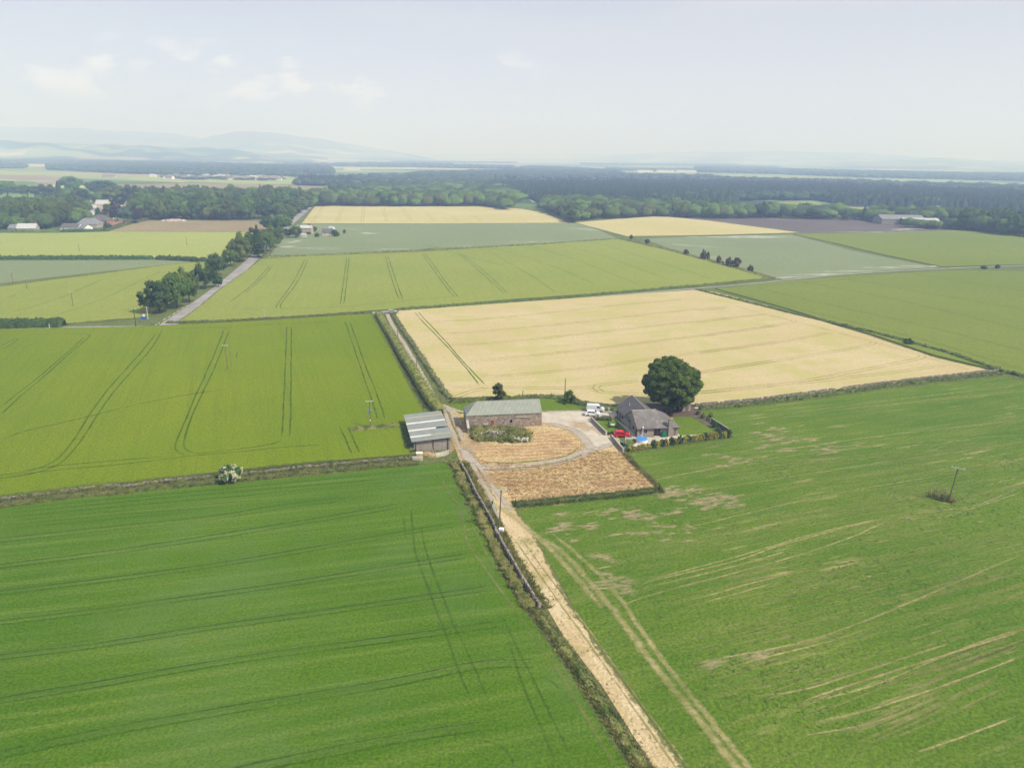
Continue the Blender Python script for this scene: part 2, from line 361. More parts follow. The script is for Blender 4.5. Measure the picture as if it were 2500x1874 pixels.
def landmat(name, hillside=False):
    m, nt, b = newmat(name); n = NT(nt)
    st = (.55, 1.0); v = n.vor(.0024, stretch=st, rot=20); s = nt.nodes.new('ShaderNodeSeparateColor'); nt.links.new(v, s.inputs[0])
    r = nt.nodes.new('ShaderNodeValToRGB'); r.color_ramp.interpolation = 'CONSTANT'; nt.links.new(s.outputs[0], r.inputs[0])
    cols = [(0, (.20, .29, .09)), (.2, (.42, .42, .17)), (.36, (.12, .20, .06)), (.52, (.34, .27, .18)), (.62, (.27, .34, .12)), (.8, (.50, .47, .22)), (.9, (.16, .23, .12))]
    el = r.color_ramp.elements
    while len(el) < len(cols): el.new(.5)
    for e, (p, c) in zip(el, cols): e.position = p; e.color = (*c, 1)
    col = r.outputs[0]
    col = n.mix(n.rng(n.noise(.02, 4), .3, .7), n.mix(1, col, (.8, .8, .8), 'MULTIPLY'), col)
    if hillside:
        w = n.rng(n.noise(.0011, 5, .6), .50, .54); col = n.mix(w, col, (.05, .085, .04))
        geo = nt.nodes.new('ShaderNodeNewGeometry'); sp = nt.nodes.new('ShaderNodeSeparateXYZ'); nt.links.new(geo.outputs['Position'], sp.inputs[0])
        col = n.mix(n.rng(sp.outputs[2], 120, 240), col, (.13, .13, .07))
    else:
        w = n.rng(n.noise(.0009, 5, .6, (.5, 1.4), 5), .53, .56); col = n.mix(w, col, (.045, .075, .035))
    nt.links.new(col, b.inputs[0]); b.inputs['Specular IOR Level'].default_value = 0; b.inputs['Roughness'].default_value = 1
landmat('far_land'); landmat('hill_land', True)
def trackmat():
    m, nt, b = newmat('gravel'); n = NT(nt)
    c = n.mix(n.rng(n.noise(.35, 4, .6), .35, .65), (.42, .375, .31), (.53, .475, .395)); g = n.noise(5, 3, .7)
    c = n.mix(n.rng(g, .3, .7), n.mix(1, c, (.85, .85, .85), 'MULTIPLY'), c); nt.links.new(c, b.inputs[0]); n.bump(b, g, .5, .06)
    m, nt, b = newmat('asphalt'); n = NT(nt)
    c = n.mix(n.rng(n.noise(.15, 4, .6), .35, .65), (.23, .215, .215), (.31, .29, .285)); nt.links.new(c, b.inputs[0]); b.inputs['Roughness'].default_value = .9
trackmat()
softmat('soft_gravel', (.44, .385, .31), (.54, .475, .39), thr=.32, width=.2, scale=1.2, edge=.7, vary=.9)
softmat('soft_wheel', (.075, .14, .012), (.10, .17, .015), thr=.28, width=.22, scale=1.2, edge=.9)  # soil and lower leaves, with the shade of the groove put into the colour
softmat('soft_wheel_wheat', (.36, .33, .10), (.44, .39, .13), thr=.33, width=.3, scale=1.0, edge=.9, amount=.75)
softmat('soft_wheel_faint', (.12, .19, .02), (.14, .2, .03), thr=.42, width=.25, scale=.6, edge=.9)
softmat('soft_rut', (.045, .115, .012), (.06, .13, .016), thr=.24, width=.3, scale=.6, edge=.9, amount=.55)  # colour darkened to stand for the shade inside the rut
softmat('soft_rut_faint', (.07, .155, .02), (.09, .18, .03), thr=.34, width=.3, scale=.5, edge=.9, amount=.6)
softmat('soft_pale', (.13, .25, .05), (.16, .27, .06), thr=.40, width=.3, scale=1.3, edge=.9, amount=.7)  # sunlit edge of the ruts put in as a paler grass colour
softmat('soft_dry', (.42, .39, .15), (.58, .50, .25), thr=.34, width=.3, scale=.8, edge=.9, amount=.75)
softmat('soft_dry_faint', (.27, .30, .09), (.36, .35, .13), thr=.45, width=.3, scale=.45, edge=.9, amount=.75)
softmat('soft_headland', (.19, .25, .06), (.27, .29, .09), thr=.38, width=.3, scale=.8, edge=.9, amount=.8)
softmat('soft_bare', (.48, .40, .22), (.60, .50, .30), thr=.43, width=.3, scale=2.2, edge=1.0, stretch=(.30, 1.3), rot=19, amount=.8, vary=.8)
softmat('soft_bloom', (.62, .66, .55), (.72, .74, .62), thr=.43, width=.09, scale=.20, edge=.8, stretch=(.5, 1.6), rot=3, amount=.7, vary=.6)
softmat('soft_rutgreen', (.30, .29, .10), (.38, .36, .15), thr=.42, width=.2, scale=.8, edge=.9)
softmat('soft_green', (.11, .17, .03), (.15, .20, .05), thr=.42, width=.2, scale=1.2, edge=.7)
softmat('soft_straw', (.56, .38, .20), (.66, .50, .31), thr=.42, width=.2, scale=1.2, edge=.7)
softmat('soft_brown', (.46, .28, .14), (.54, .35, .19), thr=.48, width=.2, scale=1.2, edge=.7)
# ---------------------------------------------------------------- ground
def polar_ground():
    radii = [0, 60, 200, 500, 1000, 2000, 4000, 8000, 16000, 32000, 60000]; n = 96; v = [(0, 0, -.03)]; f = []
    for r in radii[1:]:
        v += [(r * math.sin(2 * math.pi * i / n), r * math.cos(2 * math.pi * i / n), -.03) for i in range(n)]
    f += [(0, 1 + (i + 1) % n, 1 + i) for i in range(n)]
    for k in range(len(radii) - 2):
        a, b = 1 + k * n, 1 + (k + 1) * n; f += [(a + i, a + (i + 1) % n, b + (i + 1) % n, b + i) for i in range(n)]
    o = link('ground', mesh('ground', v, f), 'far_land'); o['kind'] = 'structure'
polar_ground()
sheet('near_ground', P([(-2500, 1000), (-1500, 600), (-200, 540), (700, 500), (1400, 505), (2600, 545), (4200, 700), (4200, 1300), (2600, 2900), (-200, 2900)]), 'rough_grass', .0)
fA = sheet('front_grass_field', D([(-1500, 1250), (0, 1092), (230, 1066), (480, 1042), (700, 1025), (890, 1003), (960, 998), (1000, 1035), (1040, 1120), (1070, 1190), (1120, 1290), (1180, 1372), (1240, 1450), (1300, 1545), (1360, 1640), (1500, 1850), (1900, 2600), (-2000, 2600)]), 'grass_front', .03)
fB = sheet('lush_barley_field', D([(-1200, 730), (0, 712), (300, 707), (560, 694), (800, 679), (815, 690), (850, 765), (880, 825), (905, 868), (918, 893), (878, 905), (885, 975), (885, 985), (640, 1003), (480, 1022), (250, 1048), (0, 1078), (-1300, 1230)]), 'barley_lush', .0, .35)
fC = sheet('ripe_wheat_field', D([(855, 680), (860, 673), (1000, 662), (1200, 648), (1400, 634), (1500, 627), (1540, 631), (1700, 672), (1880, 727), (2020, 774), (2145, 803), (2050, 812), (1900, 832), (1700, 859), (1510, 876), (1400, 874), (1330, 876), (1255, 868), (1240, 858), (1100, 860), (975, 861), (950, 838), (905, 765)]), 'wheat_ripe', .0, .35)
fD = sheet('right_grass_field', D([(1512, 888), (1700, 869), (1900, 842), (2170, 813), (2260, 835), (3600, 1200), (3600, 3400), (2400, 3400), (1650, 1880), (1478, 1658), (1350, 1480), (1240, 1320), (1190, 1225), (1150, 1150), (1112, 1100), (1250, 1082), (1430, 1060), (1350, 978), (1480, 958), (1582, 944), (1530, 900)]), 'grass_right', .03)
sheet('dry_yard_grass', D([(955, 880), (1010, 880), (1175, 905), (1330, 930), (1350, 975), (1432, 1058), (1250, 1080), (1112, 1096), (1130, 1130), (1060, 1120), (995, 1000), (970, 930)]), 'dry_grass', .02)
sheet('dry_strip', D([(990, 1000), (1112, 1096), (1150, 1150), (1190, 1225), (1240, 1320), (1350, 1480), (1478, 1658), (1650, 1880), (2000, 2400), (1950, 2400), (1545, 1850), (1412, 1658), (1300, 1480), (1215, 1370), (1175, 1300), (1130, 1220), (1090, 1150), (1030, 1060)]), 'dry_strip', .026)
sheet('pole_barley_field', D([(385, 696), (420, 672), (480, 622), (540, 580), (562, 561), (620, 556), (900, 545), (1150, 530), (1335, 517), (1480, 550), (1668, 604), (1500, 620), (1300, 634), (1100, 648), (858, 668), (700, 680), (500, 692)]), 'barley_pale', .0, .35)
sheet('flowering_field', D([(582, 551), (600, 520), (640, 485), (690, 484), (1000, 483), (1260, 482), (1335, 514), (1150, 527), (900, 542), (700, 550)]), 'potato_grey', .02)
sheet('far_wheat_field', D([(651, 483), (680, 445), (850, 447), (1050, 446), (1130, 452), (1180, 462), (1228, 482), (1000, 483)]), 'wheat_far', .0, .35)
sheet('knoll_wheat_field', D([(1242, 481), (1330, 474), (1422, 467), (1530, 477), (1728, 503), (1548, 508), (1354, 511)]), 'wheat_far', .0, .35)
sheet('ploughed_field', D([(1422, 466), (1530, 470), (1655, 471), (1858, 474), (1930, 484), (2060, 497), (1900, 502), (1735, 503), (1530, 477)]), 'plough_purple', .02)
sheet('weedy_field', D([(1390, 515), (1548, 510), (1708, 506), (1745, 515), (1850, 543), (1950, 563), (2030, 578), (1900, 586), (1690, 604), (1560, 567), (1450, 538)]), 'potato_grey', .02)
sheet('far_right_barley', D([(1712, 506), (1900, 503), (2060, 498), (2150, 502), (2700, 545), (2700, 590), (2212, 572), (2035, 577), (1900, 549), (1800, 525)]), 'barley_right', .0, .35)
sheet('right_barley_field', D([(1545, 624), (1700, 608), (1900, 592), (2060, 585), (2212, 586), (3200, 640), (3200, 1100), (2270, 828), (2150, 800), (2020, 769), (1880, 722), (1700, 667)]), 'barley_right', .0, .35)
sheet('left_barley_field', D([(-900, 700), (-900, 720), (0, 696), (150, 700), (240, 692), (300, 688), (325, 680), (400, 640), (442, 600), (470, 585), (520, 560), (440, 566), (360, 573), (240, 589), (100, 607), (0, 620), (-900, 690)]), 'barley_pale', .0, .35)
sheet('left_weedy_field', D([(-700, 580), (0, 563), (200, 562), (330, 561), (420, 566), (300, 578), (100, 600), (0, 612), (-700, 690)]), 'potato_grey', .02)
sheet('left_far_barley', D([(-500, 520), (0, 504), (120, 504), (240, 501), (480, 502), (570, 502), (540, 525), (500, 552), (440, 559), (0, 557), (-500, 575)]), 'barley_far', .0, .35)
sheet('brown_field', D([(232, 501), (290, 483), (322, 476), (580, 477), (572, 501)]), 'plough_brown', .02)
# fields beyond the woods
for nm, pts, mt in [
    ('distant_green_field', [(-200, 443), (0, 440), (100, 444), (180, 443), (290, 449), (420, 448), (200, 452), (0, 452), (-200, 460)], 'grass_right'),
    ('distant_green_field', [(190, 437), (410, 444), (470, 446), (300, 450), (180, 444)], 'grass_right'),
    ('distant_barley_field', [(290, 433), (500, 434), (724, 437), (730, 450), (600, 450), (470, 444), (330, 440)], 'barley_far'),
    ('distant_ploughed_field', [(220, 452), (430, 446), (600, 450), (880, 455), (850, 462), (600, 461), (300, 457)], 'plough_brown'),
    ('distant_green_field', [(310, 458), (600, 461), (850, 463), (860, 478), (500, 470), (300, 466)], 'grass_right'),
    ('distant_ploughed_field', [(-100, 428), (0, 428), (100, 430), (230, 437), (160, 442), (60, 441), (0, 437), (-100, 438)], 'plough_brown'),
    ('distant_barley_field', [(-100, 418), (0, 417), (130, 421), (330, 427), (230, 430), (100, 428), (-100, 427)], 'barley_far'),
    ('distant_pasture', [(-100, 406), (0, 404), (112, 411), (110, 418), (0, 416), (-100, 416)], 'barley_pale'),
    ('distant_wheat_field', [(60, 398), (130, 398), (118, 408), (60, 404)], 'wheat_far'),
    ('distant_wheat_field', [(-200, 486), (0, 481), (86, 480), (60, 497), (0, 503), (-200, 515)], 'barley_far'),
    ('distant_wheat_field', [(212, 479), (262, 479), (262, 492), (225, 494)], 'barley_far'),
    ('distant_wheat_field', [(870, 445), (980, 445), (970, 456), (880, 456)], 'wheat_far'),
    ('distant_pasture', [(900, 462), (1060, 463), (1100, 468), (900, 470)], 'wheat_far'),
    ('distant_pasture', [(1050, 449), (1250, 453), (1240, 458), (1060, 456)], 'wheat_far'),
    ('distant_wheat_field', [(1140, 472), (1230, 472), (1215, 492), (1150, 488)], 'wheat_far'),
    ('distant_pasture', [(1290, 487), (1400, 485), (1400, 495), (1300, 494)], 'wheat_far'),
    ('distant_barley_field', [(1440, 419), (1700, 423), (1800, 432), (1600, 432), (1450, 427)], 'barley_far'),
    ('distant_wheat_field', [(1885, 493), (1995, 495), (2010, 501), (1930, 500)], 'barley_pale'),
    ('distant_barley_field', [(2060, 505), (2340, 512), (2500, 524), (2480, 534), (2330, 524), (2120, 516)], 'barley_far'),
    ('distant_barley_field', [(1700, 424), (1820, 427), (1850, 433), (1700, 432)], 'barley_far'),
    ('distant_barley_field', [(1980, 433), (2170, 437), (2240, 442), (2130, 447), (1980, 443)], 'barley_far'),
    ('distant_wheat_field', [(660, 405), (730, 406), (800, 411), (700, 415)], 'wheat_far'),
    ('distant_wheat_field', [(940, 407), (1030, 409), (1010, 413), (930, 412)], 'wheat_far'),
    ('distant_wheat_field', [(1000, 398), (1250, 400), (1380, 403), (1100, 402)], 'wheat_far'),
    ('distant_pasture', [(1100, 391), (1500, 394), (1480, 397), (1120, 394)], 'wheat_far'),
    ('distant_barley_field', [(1250, 404), (1450, 407), (1440, 411), (1260, 408)], 'barley_far'),
    ('distant_wheat_field', [(1500, 397), (1750, 400), (1740, 402), (1510, 400)], 'wheat_far'),
    ('distant_pasture', [(1800, 404), (2050, 408), (2040, 412), (1820, 408)], 'barley_far'),
    ('distant_wheat_field', [(600, 392), (860, 396), (850, 400), (620, 397)], 'wheat_far'),
    ('distant_barley_field', [(1350, 413), (1500, 415), (1520, 418), (1380, 417)], 'barley_far'),
    ('distant_pasture', [(2150, 412), (2500, 421), (2500, 425), (2160, 417)], 'barley_far'),
    ('distant_wheat_field', [(700, 386), (1000, 388), (990, 391), (720, 389)], 'wheat_far'),
    ('distant_wheat_field', [(840, 407), (880, 408), (880, 417), (840, 416)], 'wheat_far'),
]:
    sheet(nm, P(pts), mt, .12)
# roads
def strip(name, pl, w, mat, z, it=1):
    p = resample(smoothline(pl, it), 6); nn = normals2(p); v = []; f = []
    ww = np.interp(np.linspace(0, 1, len(p)), np.linspace(0, 1, len(w)), w) if isinstance(w, (list, tuple)) else np.full(len(p), w)
    for i in range(len(p)):
        for s in (-1, 1): v.append((p[i, 0] + nn[i, 0] * s * ww[i] / 2, p[i, 1] + nn[i, 1] * s * ww[i] / 2, z))
    f = [(2 * i, 2 * i + 1, 2 * i + 3, 2 * i + 2) for i in range(len(p) - 1)]
    o = link(name, mesh(name, v, f), mat); o['kind'] = 'structure'; return o
plain('paint_white', (.78, .78, .76), .7)
_rp = P([(402, 800), (420, 786), (470, 752), (520, 716), (560, 684), (600, 649), (632, 618)]); _rq = P([(716, 538), (745, 515), (760, 503)])
road_pl = _rp + _rq
strip('main_road', road_pl, 7.0, 'asphalt', .045)
strip('side_road', P([(-300, 808), (0, 802), (200, 799), (330, 798), (440, 798), (600, 787), (800, 771), (950, 760), (1100, 751), (1350, 733), (1650, 708), (1800, 696), (1900, 686), (2050, 670), (2300, 655), (2500, 648)]), [3.4, 3.4, 3.4, 2.4, 2.0, 2.0, 2.2, 2.4], 'asphalt', .05)
m = MB()
for (ax, ay), (bx, by) in (((548, 718), (575, 702)), ((600, 688), (622, 672)), ((672, 640), (726, 602)), ((755, 588), (800, 562)), ((835, 542), (885, 508)), ((905, 494), (962, 460)), ((985, 446), (1035, 418)), ((1060, 405), (1105, 380))):
    a_, b_ = zz(300, 690, 6.91, [(ax, ay), (bx, by)]); dx, dy = b_[0] - a_[0], b_[1] - a_[1]; l_ = math.hypot(dx, dy); nx, ny = -dy / l_ * .12, dx / l_ * .12
    m.add([(a_[0] - nx, a_[1] - ny, .058), (a_[0] + nx, a_[1] + ny, .058), (b_[0] + nx, b_[1] + ny, .058), (b_[0] - nx, b_[1] - ny, .058)], [(3, 2, 1, 0)])
m.build('road_marking', 'paint_white')['kind'] = 'structure'
# wheel tracks in the crops: ribbon colour holds groove shade besides soil and lower leaves
prs = []
BT = [[(0, 240), (60, 205), (115, 187)], [(0, 265), (80, 215), (110, 190)], [(0, 572), (100, 490), (230, 390), (330, 300), (420, 225), (462, 180)],
      [(0, 612), (60, 555), (180, 450), (280, 365), (400, 255), (470, 200), (492, 178), (470, 170), (300, 168), (120, 178)],
      [(845, 165), (810, 215), (720, 320), (600, 450), (500, 580), (430, 700), (350, 810), (300, 860), (200, 905), (100, 925), (0, 935), (-300, 965)],
      [(870, 160), (840, 220), (760, 320), (650, 440), (550, 570), (480, 690), (400, 800), (350, 855), (280, 900), (150, 935), (0, 953), (-300, 985)],
      [(1210, 145), (1195, 190), (1150, 300), (1110, 390), (1050, 520), (985, 680), (950, 760), (945, 795), (965, 815), (1010, 830)],
      [(1237, 150), (1220, 200), (1175, 320), (1125, 430), (1060, 560), (1010, 690), (990, 760), (1000, 795), (1040, 815), (1100, 818), (1250, 800), (1400, 780), (1480, 765), (1520, 745)],
      [(0, 945), (300, 908), (700, 875), (1000, 833), (1250, 815), (1500, 785), (1800, 768)], [(100, 915), (300, 885), (700, 850), (940, 830)],
      [(1550, 122), (1545, 250), (1537, 450), (1530, 600), (1522, 742)], [(1574, 122), (1573, 300), (1572, 450), (1570, 640), (1564, 742)],
      [(1862, 100), (1900, 210), (1950, 360), (1995, 490), (2025, 580), (2042, 638)], [(1887, 100), (1925, 200), (1975, 350), (2030, 480), (2065, 580), (2080, 638)],
      [(1830, 665), (1870, 750), (1908, 838)], [(1870, 662), (1910, 740), (1950, 830)]]
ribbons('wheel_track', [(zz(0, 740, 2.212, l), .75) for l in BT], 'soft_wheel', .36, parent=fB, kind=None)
ribbons('faint_wheel_track', [(zz(0, 740, 2.212, l), 1.3) for l in [[(850, 152), (1000, 140), (1200, 132), (1237, 148)], [(1240, 128), (1500, 118), (1860, 98)], [(0, 745), (150, 690), (400, 640), (700, 560), (1000, 500), (1300, 460)], [(1285, 250), (1275, 320)]]], 'soft_wheel_faint', .363, parent=fB, kind=None)
FT = [[(550, 222), (500, 330), (440, 430), (380, 510), (340, 565), (345, 582)], [(573, 222), (530, 330), (470, 430), (400, 515), (368, 565), (380, 583), (500, 582), (800, 570), (1000, 555), (1400, 510), (1700, 490)],
      [(300, 262), (250, 320), (180, 400), (80, 480), (0, 540)], [(857, 208), (845, 300), (825, 450), (808, 557)], [(875, 208), (865, 300), (850, 450), (835, 557)],
      [(1137, 195), (1165, 300), (1205, 430), (1240, 522)], [(1155, 195), (1190, 300), (1230, 420), (1268, 522)], [(1400, 172), (1450, 240), (1540, 370), (1600, 450), (1650, 503)],
      [(1418, 172), (1475, 240), (1560, 365), (1625, 445), (1675, 503)], [(1650, 168), (1750, 240), (1860, 340), (1950, 420), (2010, 475)], [(1670, 168), (1780, 240), (1880, 330), (1970, 410), (2035, 472)]]
FT2 = [[(270, 0 - 150), (500, -80), (700, -30), (825, 0), (910, 50), (990, 110), (1020, 122)], [(620, -130), (850, -70), (1050, 0), (1150, 45), (1240, 88)], [(830, -140), (1050, -80), (1265, 0), (1360, 40), (1450, 75), (1472, 80)],
       [(1000, -150), (1250, -80), (1480, 0), (1600, 45), (1650, 60)], [(1150, -170), (1450, -80), (1700, 0), (1800, 35), (1870, 55)]]
fF = bpy.data.objects['pole_barley_field']
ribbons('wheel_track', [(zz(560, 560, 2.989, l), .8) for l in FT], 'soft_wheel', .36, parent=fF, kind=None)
ribbons('faint_wheel_track', [(zz(900, 660, 2.212, l), 1.2) for l in FT2] + [(zz(560, 560, 2.989, l), 1.0) for l in [[(320, 262), (270, 325), (200, 400), (100, 485)], [(1875, 148), (1990, 220), (2100, 280), (2212, 350)], [(0, 590), (300, 585)], [(300, 215), (430, 222), (860, 205), (1140, 190), (1400, 168), (2100, 140)]]], 'soft_wheel_faint', .363, parent=fF, kind=None)
CT = [[(240, 222), (300, 290), (400, 390), (500, 500), (560, 575), (605, 632)], [(262, 222), (310, 275), (420, 390), (510, 500), (585, 575), (640, 635)]]
CH_ = [[(330, 283), (600, 270), (1000, 230), (1300, 195), (1700, 160)], [(395, 350), (700, 325), (1100, 290), (1500, 240), (1960, 195)],
       [(435, 408), (700, 395), (1000, 365), (1400, 320), (1800, 275), (2150, 240)], [(520, 500), (800, 475), (1200, 430), (1600, 380), (2000, 330), (2212, 300)],
       [(580, 577), (800, 570), (1200, 530), (1500, 485), (1800, 445), (2212, 390)], [(450, 638), (640, 635), (900, 640), (1180, 640), (1240, 625), (1480, 600)], [(1180, 645), (1300, 670), (1500, 675), (1800, 665), (2000, 640), (2212, 620)],
       [(1240, 625), (1222, 640), (1260, 665)], [(1760, 560), (2000, 520), (2212, 490)], [(470, 690), (560, 655), (640, 640)]]
CR_ = [[(0, 610), (240, 585)], [(0, 690), (450, 632)], [(0, 785), (300, 745), (550, 705), (660, 685), (655, 672)], [(0, 895), (400, 845), (700, 795), (920, 755)], [(0, 1030), (400, 970), (800, 905), (1100, 855), (1190, 835), (1195, 820)],
       [(0, 1165), (400, 1130), (650, 1100), (1000, 1035), (1300, 975), (1520, 930), (1530, 912)], [(650, 1105), (1000, 1065), (1300, 1030), (1700, 975)],
       [(250, 572), (450, 630), (700, 690), (900, 740), (1100, 795), (1300, 850), (1500, 905), (1700, 965), (1830, 1010)]]
def dbl(l, off):  # the pair of wheelings a sprayer leaves
    p = resample(smoothline(l, 1), 4); nn = normals2(p); return [p + nn * off, p - nn * off]
W_ = []
for l in CH_: W_ += [(q, .8) for q in dbl(zz(900, 660, 2.212, l), .9)]
for l in CR_: W_ += [(q, .8) for q in dbl(zz(1700, 540, 2.765, l), .9)]
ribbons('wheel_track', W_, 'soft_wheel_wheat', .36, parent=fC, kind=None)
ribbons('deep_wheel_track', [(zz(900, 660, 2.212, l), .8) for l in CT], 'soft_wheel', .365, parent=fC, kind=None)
RT = [[(180, 470), (700, 600), (1200, 720), (1700, 850), (2212, 1010)], [(400, 450), (900, 570), (1500, 700), (2212, 880)], [(760, 420), (1300, 520), (1800, 640), (2300, 760)], [(1060, 395), (1500, 480), (2212, 600)], [(1400, 345), (1900, 430), (2400, 500)],
      [(760, 420), (735, 425), (760, 432)], [(1060, 395), (1040, 402), (1080, 408)], [(200, 452), (600, 428), (1060, 390), (1390, 342)]]
W_ = []
for l in RT: W_ += [(q, .9) for q in dbl(zz(1700, 540, 2.765, l), .9)]
ribbons('faint_wheel_track', W_, 'soft_wheel_faint', .36, parent=bpy.data.objects['right_barley_field'], kind=None)
LT = [[(0, 930), (300, 855), (600, 770), (780, 690), (900, 640), (1150, 530)], [(500, 965), (800, 870), (1100, 770), (1500, 570), (1780, 440)], [(1250, 910), (1540, 820)], [(0, 770), (300, 665)]]
ribbons('faint_wheel_track', [(zz(0, 560, 4.424, l), 1.1) for l in LT], 'soft_wheel_faint', .36, parent=bpy.data.objects['left_barley_field'], kind=None)
HT = [[(165, 565), (140, 630), (95, 718)], [(385, 560), (375, 715)], [(600, 570), (640, 715)], [(810, 570), (860, 650), (905, 710)], [(1060, 620), (1165, 715)], [(1340, 650), (1420, 715)], [(1570, 650), (1670, 718)]]
W_ = []
for l in HT: W_ += [(q, 1.0) for q in dbl(zz(800, 380, 4.424, l), 1.3)]
for l in [[(1720, 460), (1680, 540), (1620, 600), (1610, 638)]]: W_ += [(q, 1.0) for q in dbl(zz(400, 400, 4.424, l), 1.3)]
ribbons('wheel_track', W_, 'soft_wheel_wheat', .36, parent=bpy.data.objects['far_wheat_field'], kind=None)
# ruts in the front grass field: groove shade and lit edges put into ribbon colours
AT = [([(-200, 475), (0, 450), (600, 385), (1000, 345), (1200, 320), (1500, 270), (1850, 230)], 22), ([(-200, 610), (0, 585), (500, 525), (1000, 450), (1500, 370), (2142, 260)], 23),
      ([(-200, 750), (0, 725), (500, 665), (1000, 600), (1500, 520), (2142, 405), (2400, 365)], 22), ([(-200, 905), (0, 880), (500, 820), (1000, 750), (1500, 680), (2142, 575), (2500, 520)], 24),
      ([(-200, 1090), (0, 1060), (500, 1000), (1000, 920), (1500, 850), (2142, 760), (2600, 690)], 26), ([(-200, 1320), (0, 1285), (500, 1200), (1000, 1110), (1500, 1030), (2142, 950), (2700, 870)], 32),
      ([(-200, 1610), (0, 1565), (500, 1450), (1000, 1360), (1500, 1280), (2142, 1170), (2500, 1085), (2850, 1085)], 42), ([(800, 1760), (1200, 1658), (1500, 1590), (2142, 1460), (2600, 1400)], 48)]
r1 = []; r2 = []; rp_ = []
for l, dd in AT:
    q = [(a, b + 7) for a, b in l]; r1.append((zz(0, 1100, 2.142, q), .55)); r1.append((zz(0, 1100, 2.142, [(a, b + dd + 6) for a, b in l]), .55))
    rp_.append((zz(0, 1100, 2.142, [(a, b + dd * .5) for a, b in l]), 1.1)); rp_.append((zz(0, 1100, 2.142, [(a, b - 6) for a, b in l]), .35))
for l in [[(0, 330), (700, 262), (1400, 200), (2000, 150)], [(0, 352), (700, 285), (1400, 225)], [(0, 372), (700, 310), (1200, 270), (1500, 250)], [(0, 392), (600, 335), (1200, 290)], [(0, 410), (500, 365), (1000, 320)], [(0, 310), (700, 243), (1400, 180), (2000, 120)]]:
    r1.append((zz(0, 1100, 2.142, l), .5))
ZA = [[(255, 80), (270, 350), (330, 500), (400, 700), (470, 880), (550, 1100), (620, 1250)], [(310, 200), (350, 380), (440, 620), (500, 780), (560, 900), (650, 1080), (740, 1300)], [(830, 850), (880, 1040), (960, 1250), (1050, 1450), (1140, 1658)],
      [(780, 700), (900, 960), (1050, 1250), (1240, 1640)], [(1060, 1120), (1120, 1150), (1140, 1190)], [(600, 1490), (750, 1500), (850, 1560), (880, 1658)], [(200, 100), (240, 350)]]
ribbons('faint_rut', [(zz(900, 1200, 2.46, l), .7) for l in ZA], 'soft_rut_faint', .047, parent=fA, kind=None)
0 and ribbons('faint_rut', [(zz(0, 1100, 2.142, l), 1.6) for l in [[(1540, 300), (1500, 800), (1490, 1200), (1480, 1640)], [(1440, 700), (1400, 1200), (1370, 1600)]]], 'soft_rut_faint', .048, parent=fA, kind=None)
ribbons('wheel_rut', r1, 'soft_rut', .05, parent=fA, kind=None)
ribbons('pale_rut_edge', rp_, 'soft_pale', .042, parent=fA, kind=None)
ZP = [[(545, 0), (600, 130), (640, 250), (720, 400), (850, 560), (940, 700), (1050, 850), (1200, 1060), (1350, 1300), (1500, 1480), (1620, 1680)], [(490, 10), (550, 100), (575, 200), (590, 310), (680, 440), (800, 600), (920, 760), (1060, 960), (1200, 1180), (1320, 1370), (1430, 1560), (1500, 1680)]]
ribbons('worn_wheel_track', [(zz(900, 1200, 2.46, ZP[0]), 1.1), (zz(900, 1200, 2.46, ZP[1]), 1.1), (zz(940, 980, 5.527, [(430, 990), (560, 1030), (640, 1020), (720, 990), (780, 1080), (850, 1200), (930, 1330), (1000, 1480), (1040, 1650)]), 1.5),
        (zz(940, 980, 5.527, [(730, 880), (850, 1000), (920, 1110), (1050, 1300), (1120, 1480), (1180, 1650)]), .9), (zz(0, 1100, 2.142, [(2080, 200), (2130, 190)]), 1.0)], 'soft_headland', .056, parent=fA, kind=None)
# bare and dry patches and lines in the right hand field
ZR = [([(1490, 1490), (1580, 1452), (1800, 1398), (2060, 1322), (2170, 1268)], .55), ([(1460, 1500)] and [(1548, 1425), (1700, 1385), (1860, 1342), (2000, 1297), (2180, 1262)], .55),
      ([(1545, 1434), (1610, 1412), (1800, 1370), (1900, 1332), (1980, 1310), (2150, 1264)], .6), ([(1550, 1440), (1690, 1408), (1820, 1375), (1950, 1337)], .5),
      ([(1640, 1475), (1720, 1457), (1860, 1415), (2000, 1385)], .5), ([(1645, 1492), (1760, 1460), (1900, 1420)], .5),
      ([(1730, 1612), (1850, 1590), (2000, 1560), (2200, 1480), (2500, 1350)], .6), ([(1760, 1635), (1880, 1600), (2000, 1575), (2160, 1520)], .6), ([(1930, 1720), (2100, 1665), (2300, 1600), (2500, 1540)], .55),
      ([(1990, 1710), (2120, 1680), (2330, 1590), (2500, 1530)], .5), ([(1830, 1700), (1950, 1690), (2100, 1640), (2350, 1560)], .55), ([(1950, 1770), (2150, 1730), (2500, 1600)], .5), ([(1930, 1800), (2130, 1768), (2300, 1700)], .5),
      ([(2200, 1850), (2400, 1780), (2500, 1740)], .5), ([(1700, 1120), (1900, 1100), (2150, 1063), (2500, 1025)], .6), ([(1860, 1020), (2100, 985), (2500, 940)], .6), ([(1850, 1025), (2100, 995), (2500, 955)], .5),
      ([(1560, 1180), (1800, 1130), (2100, 1090), (2500, 1060)], .5), ([(1600, 1210), (1900, 1170), (2200, 1120)], .5), ([(1620, 1300), (1800, 1260), (2000, 1210), (2300, 1160)], .5),
      ([(2200, 1255), (2380, 1240), (2500, 1185)], .5), ([(2280, 1270), (2500, 1200)], .5), ([(2180, 1250), (2320, 1243), (2370, 1240)], .5)]
ribbons('dry_line', [(P(l), w * 1.15) for l, w in ZR], 'soft_dry', .055, parent=fD, kind=None)
_r = random.Random(77); ZF = []
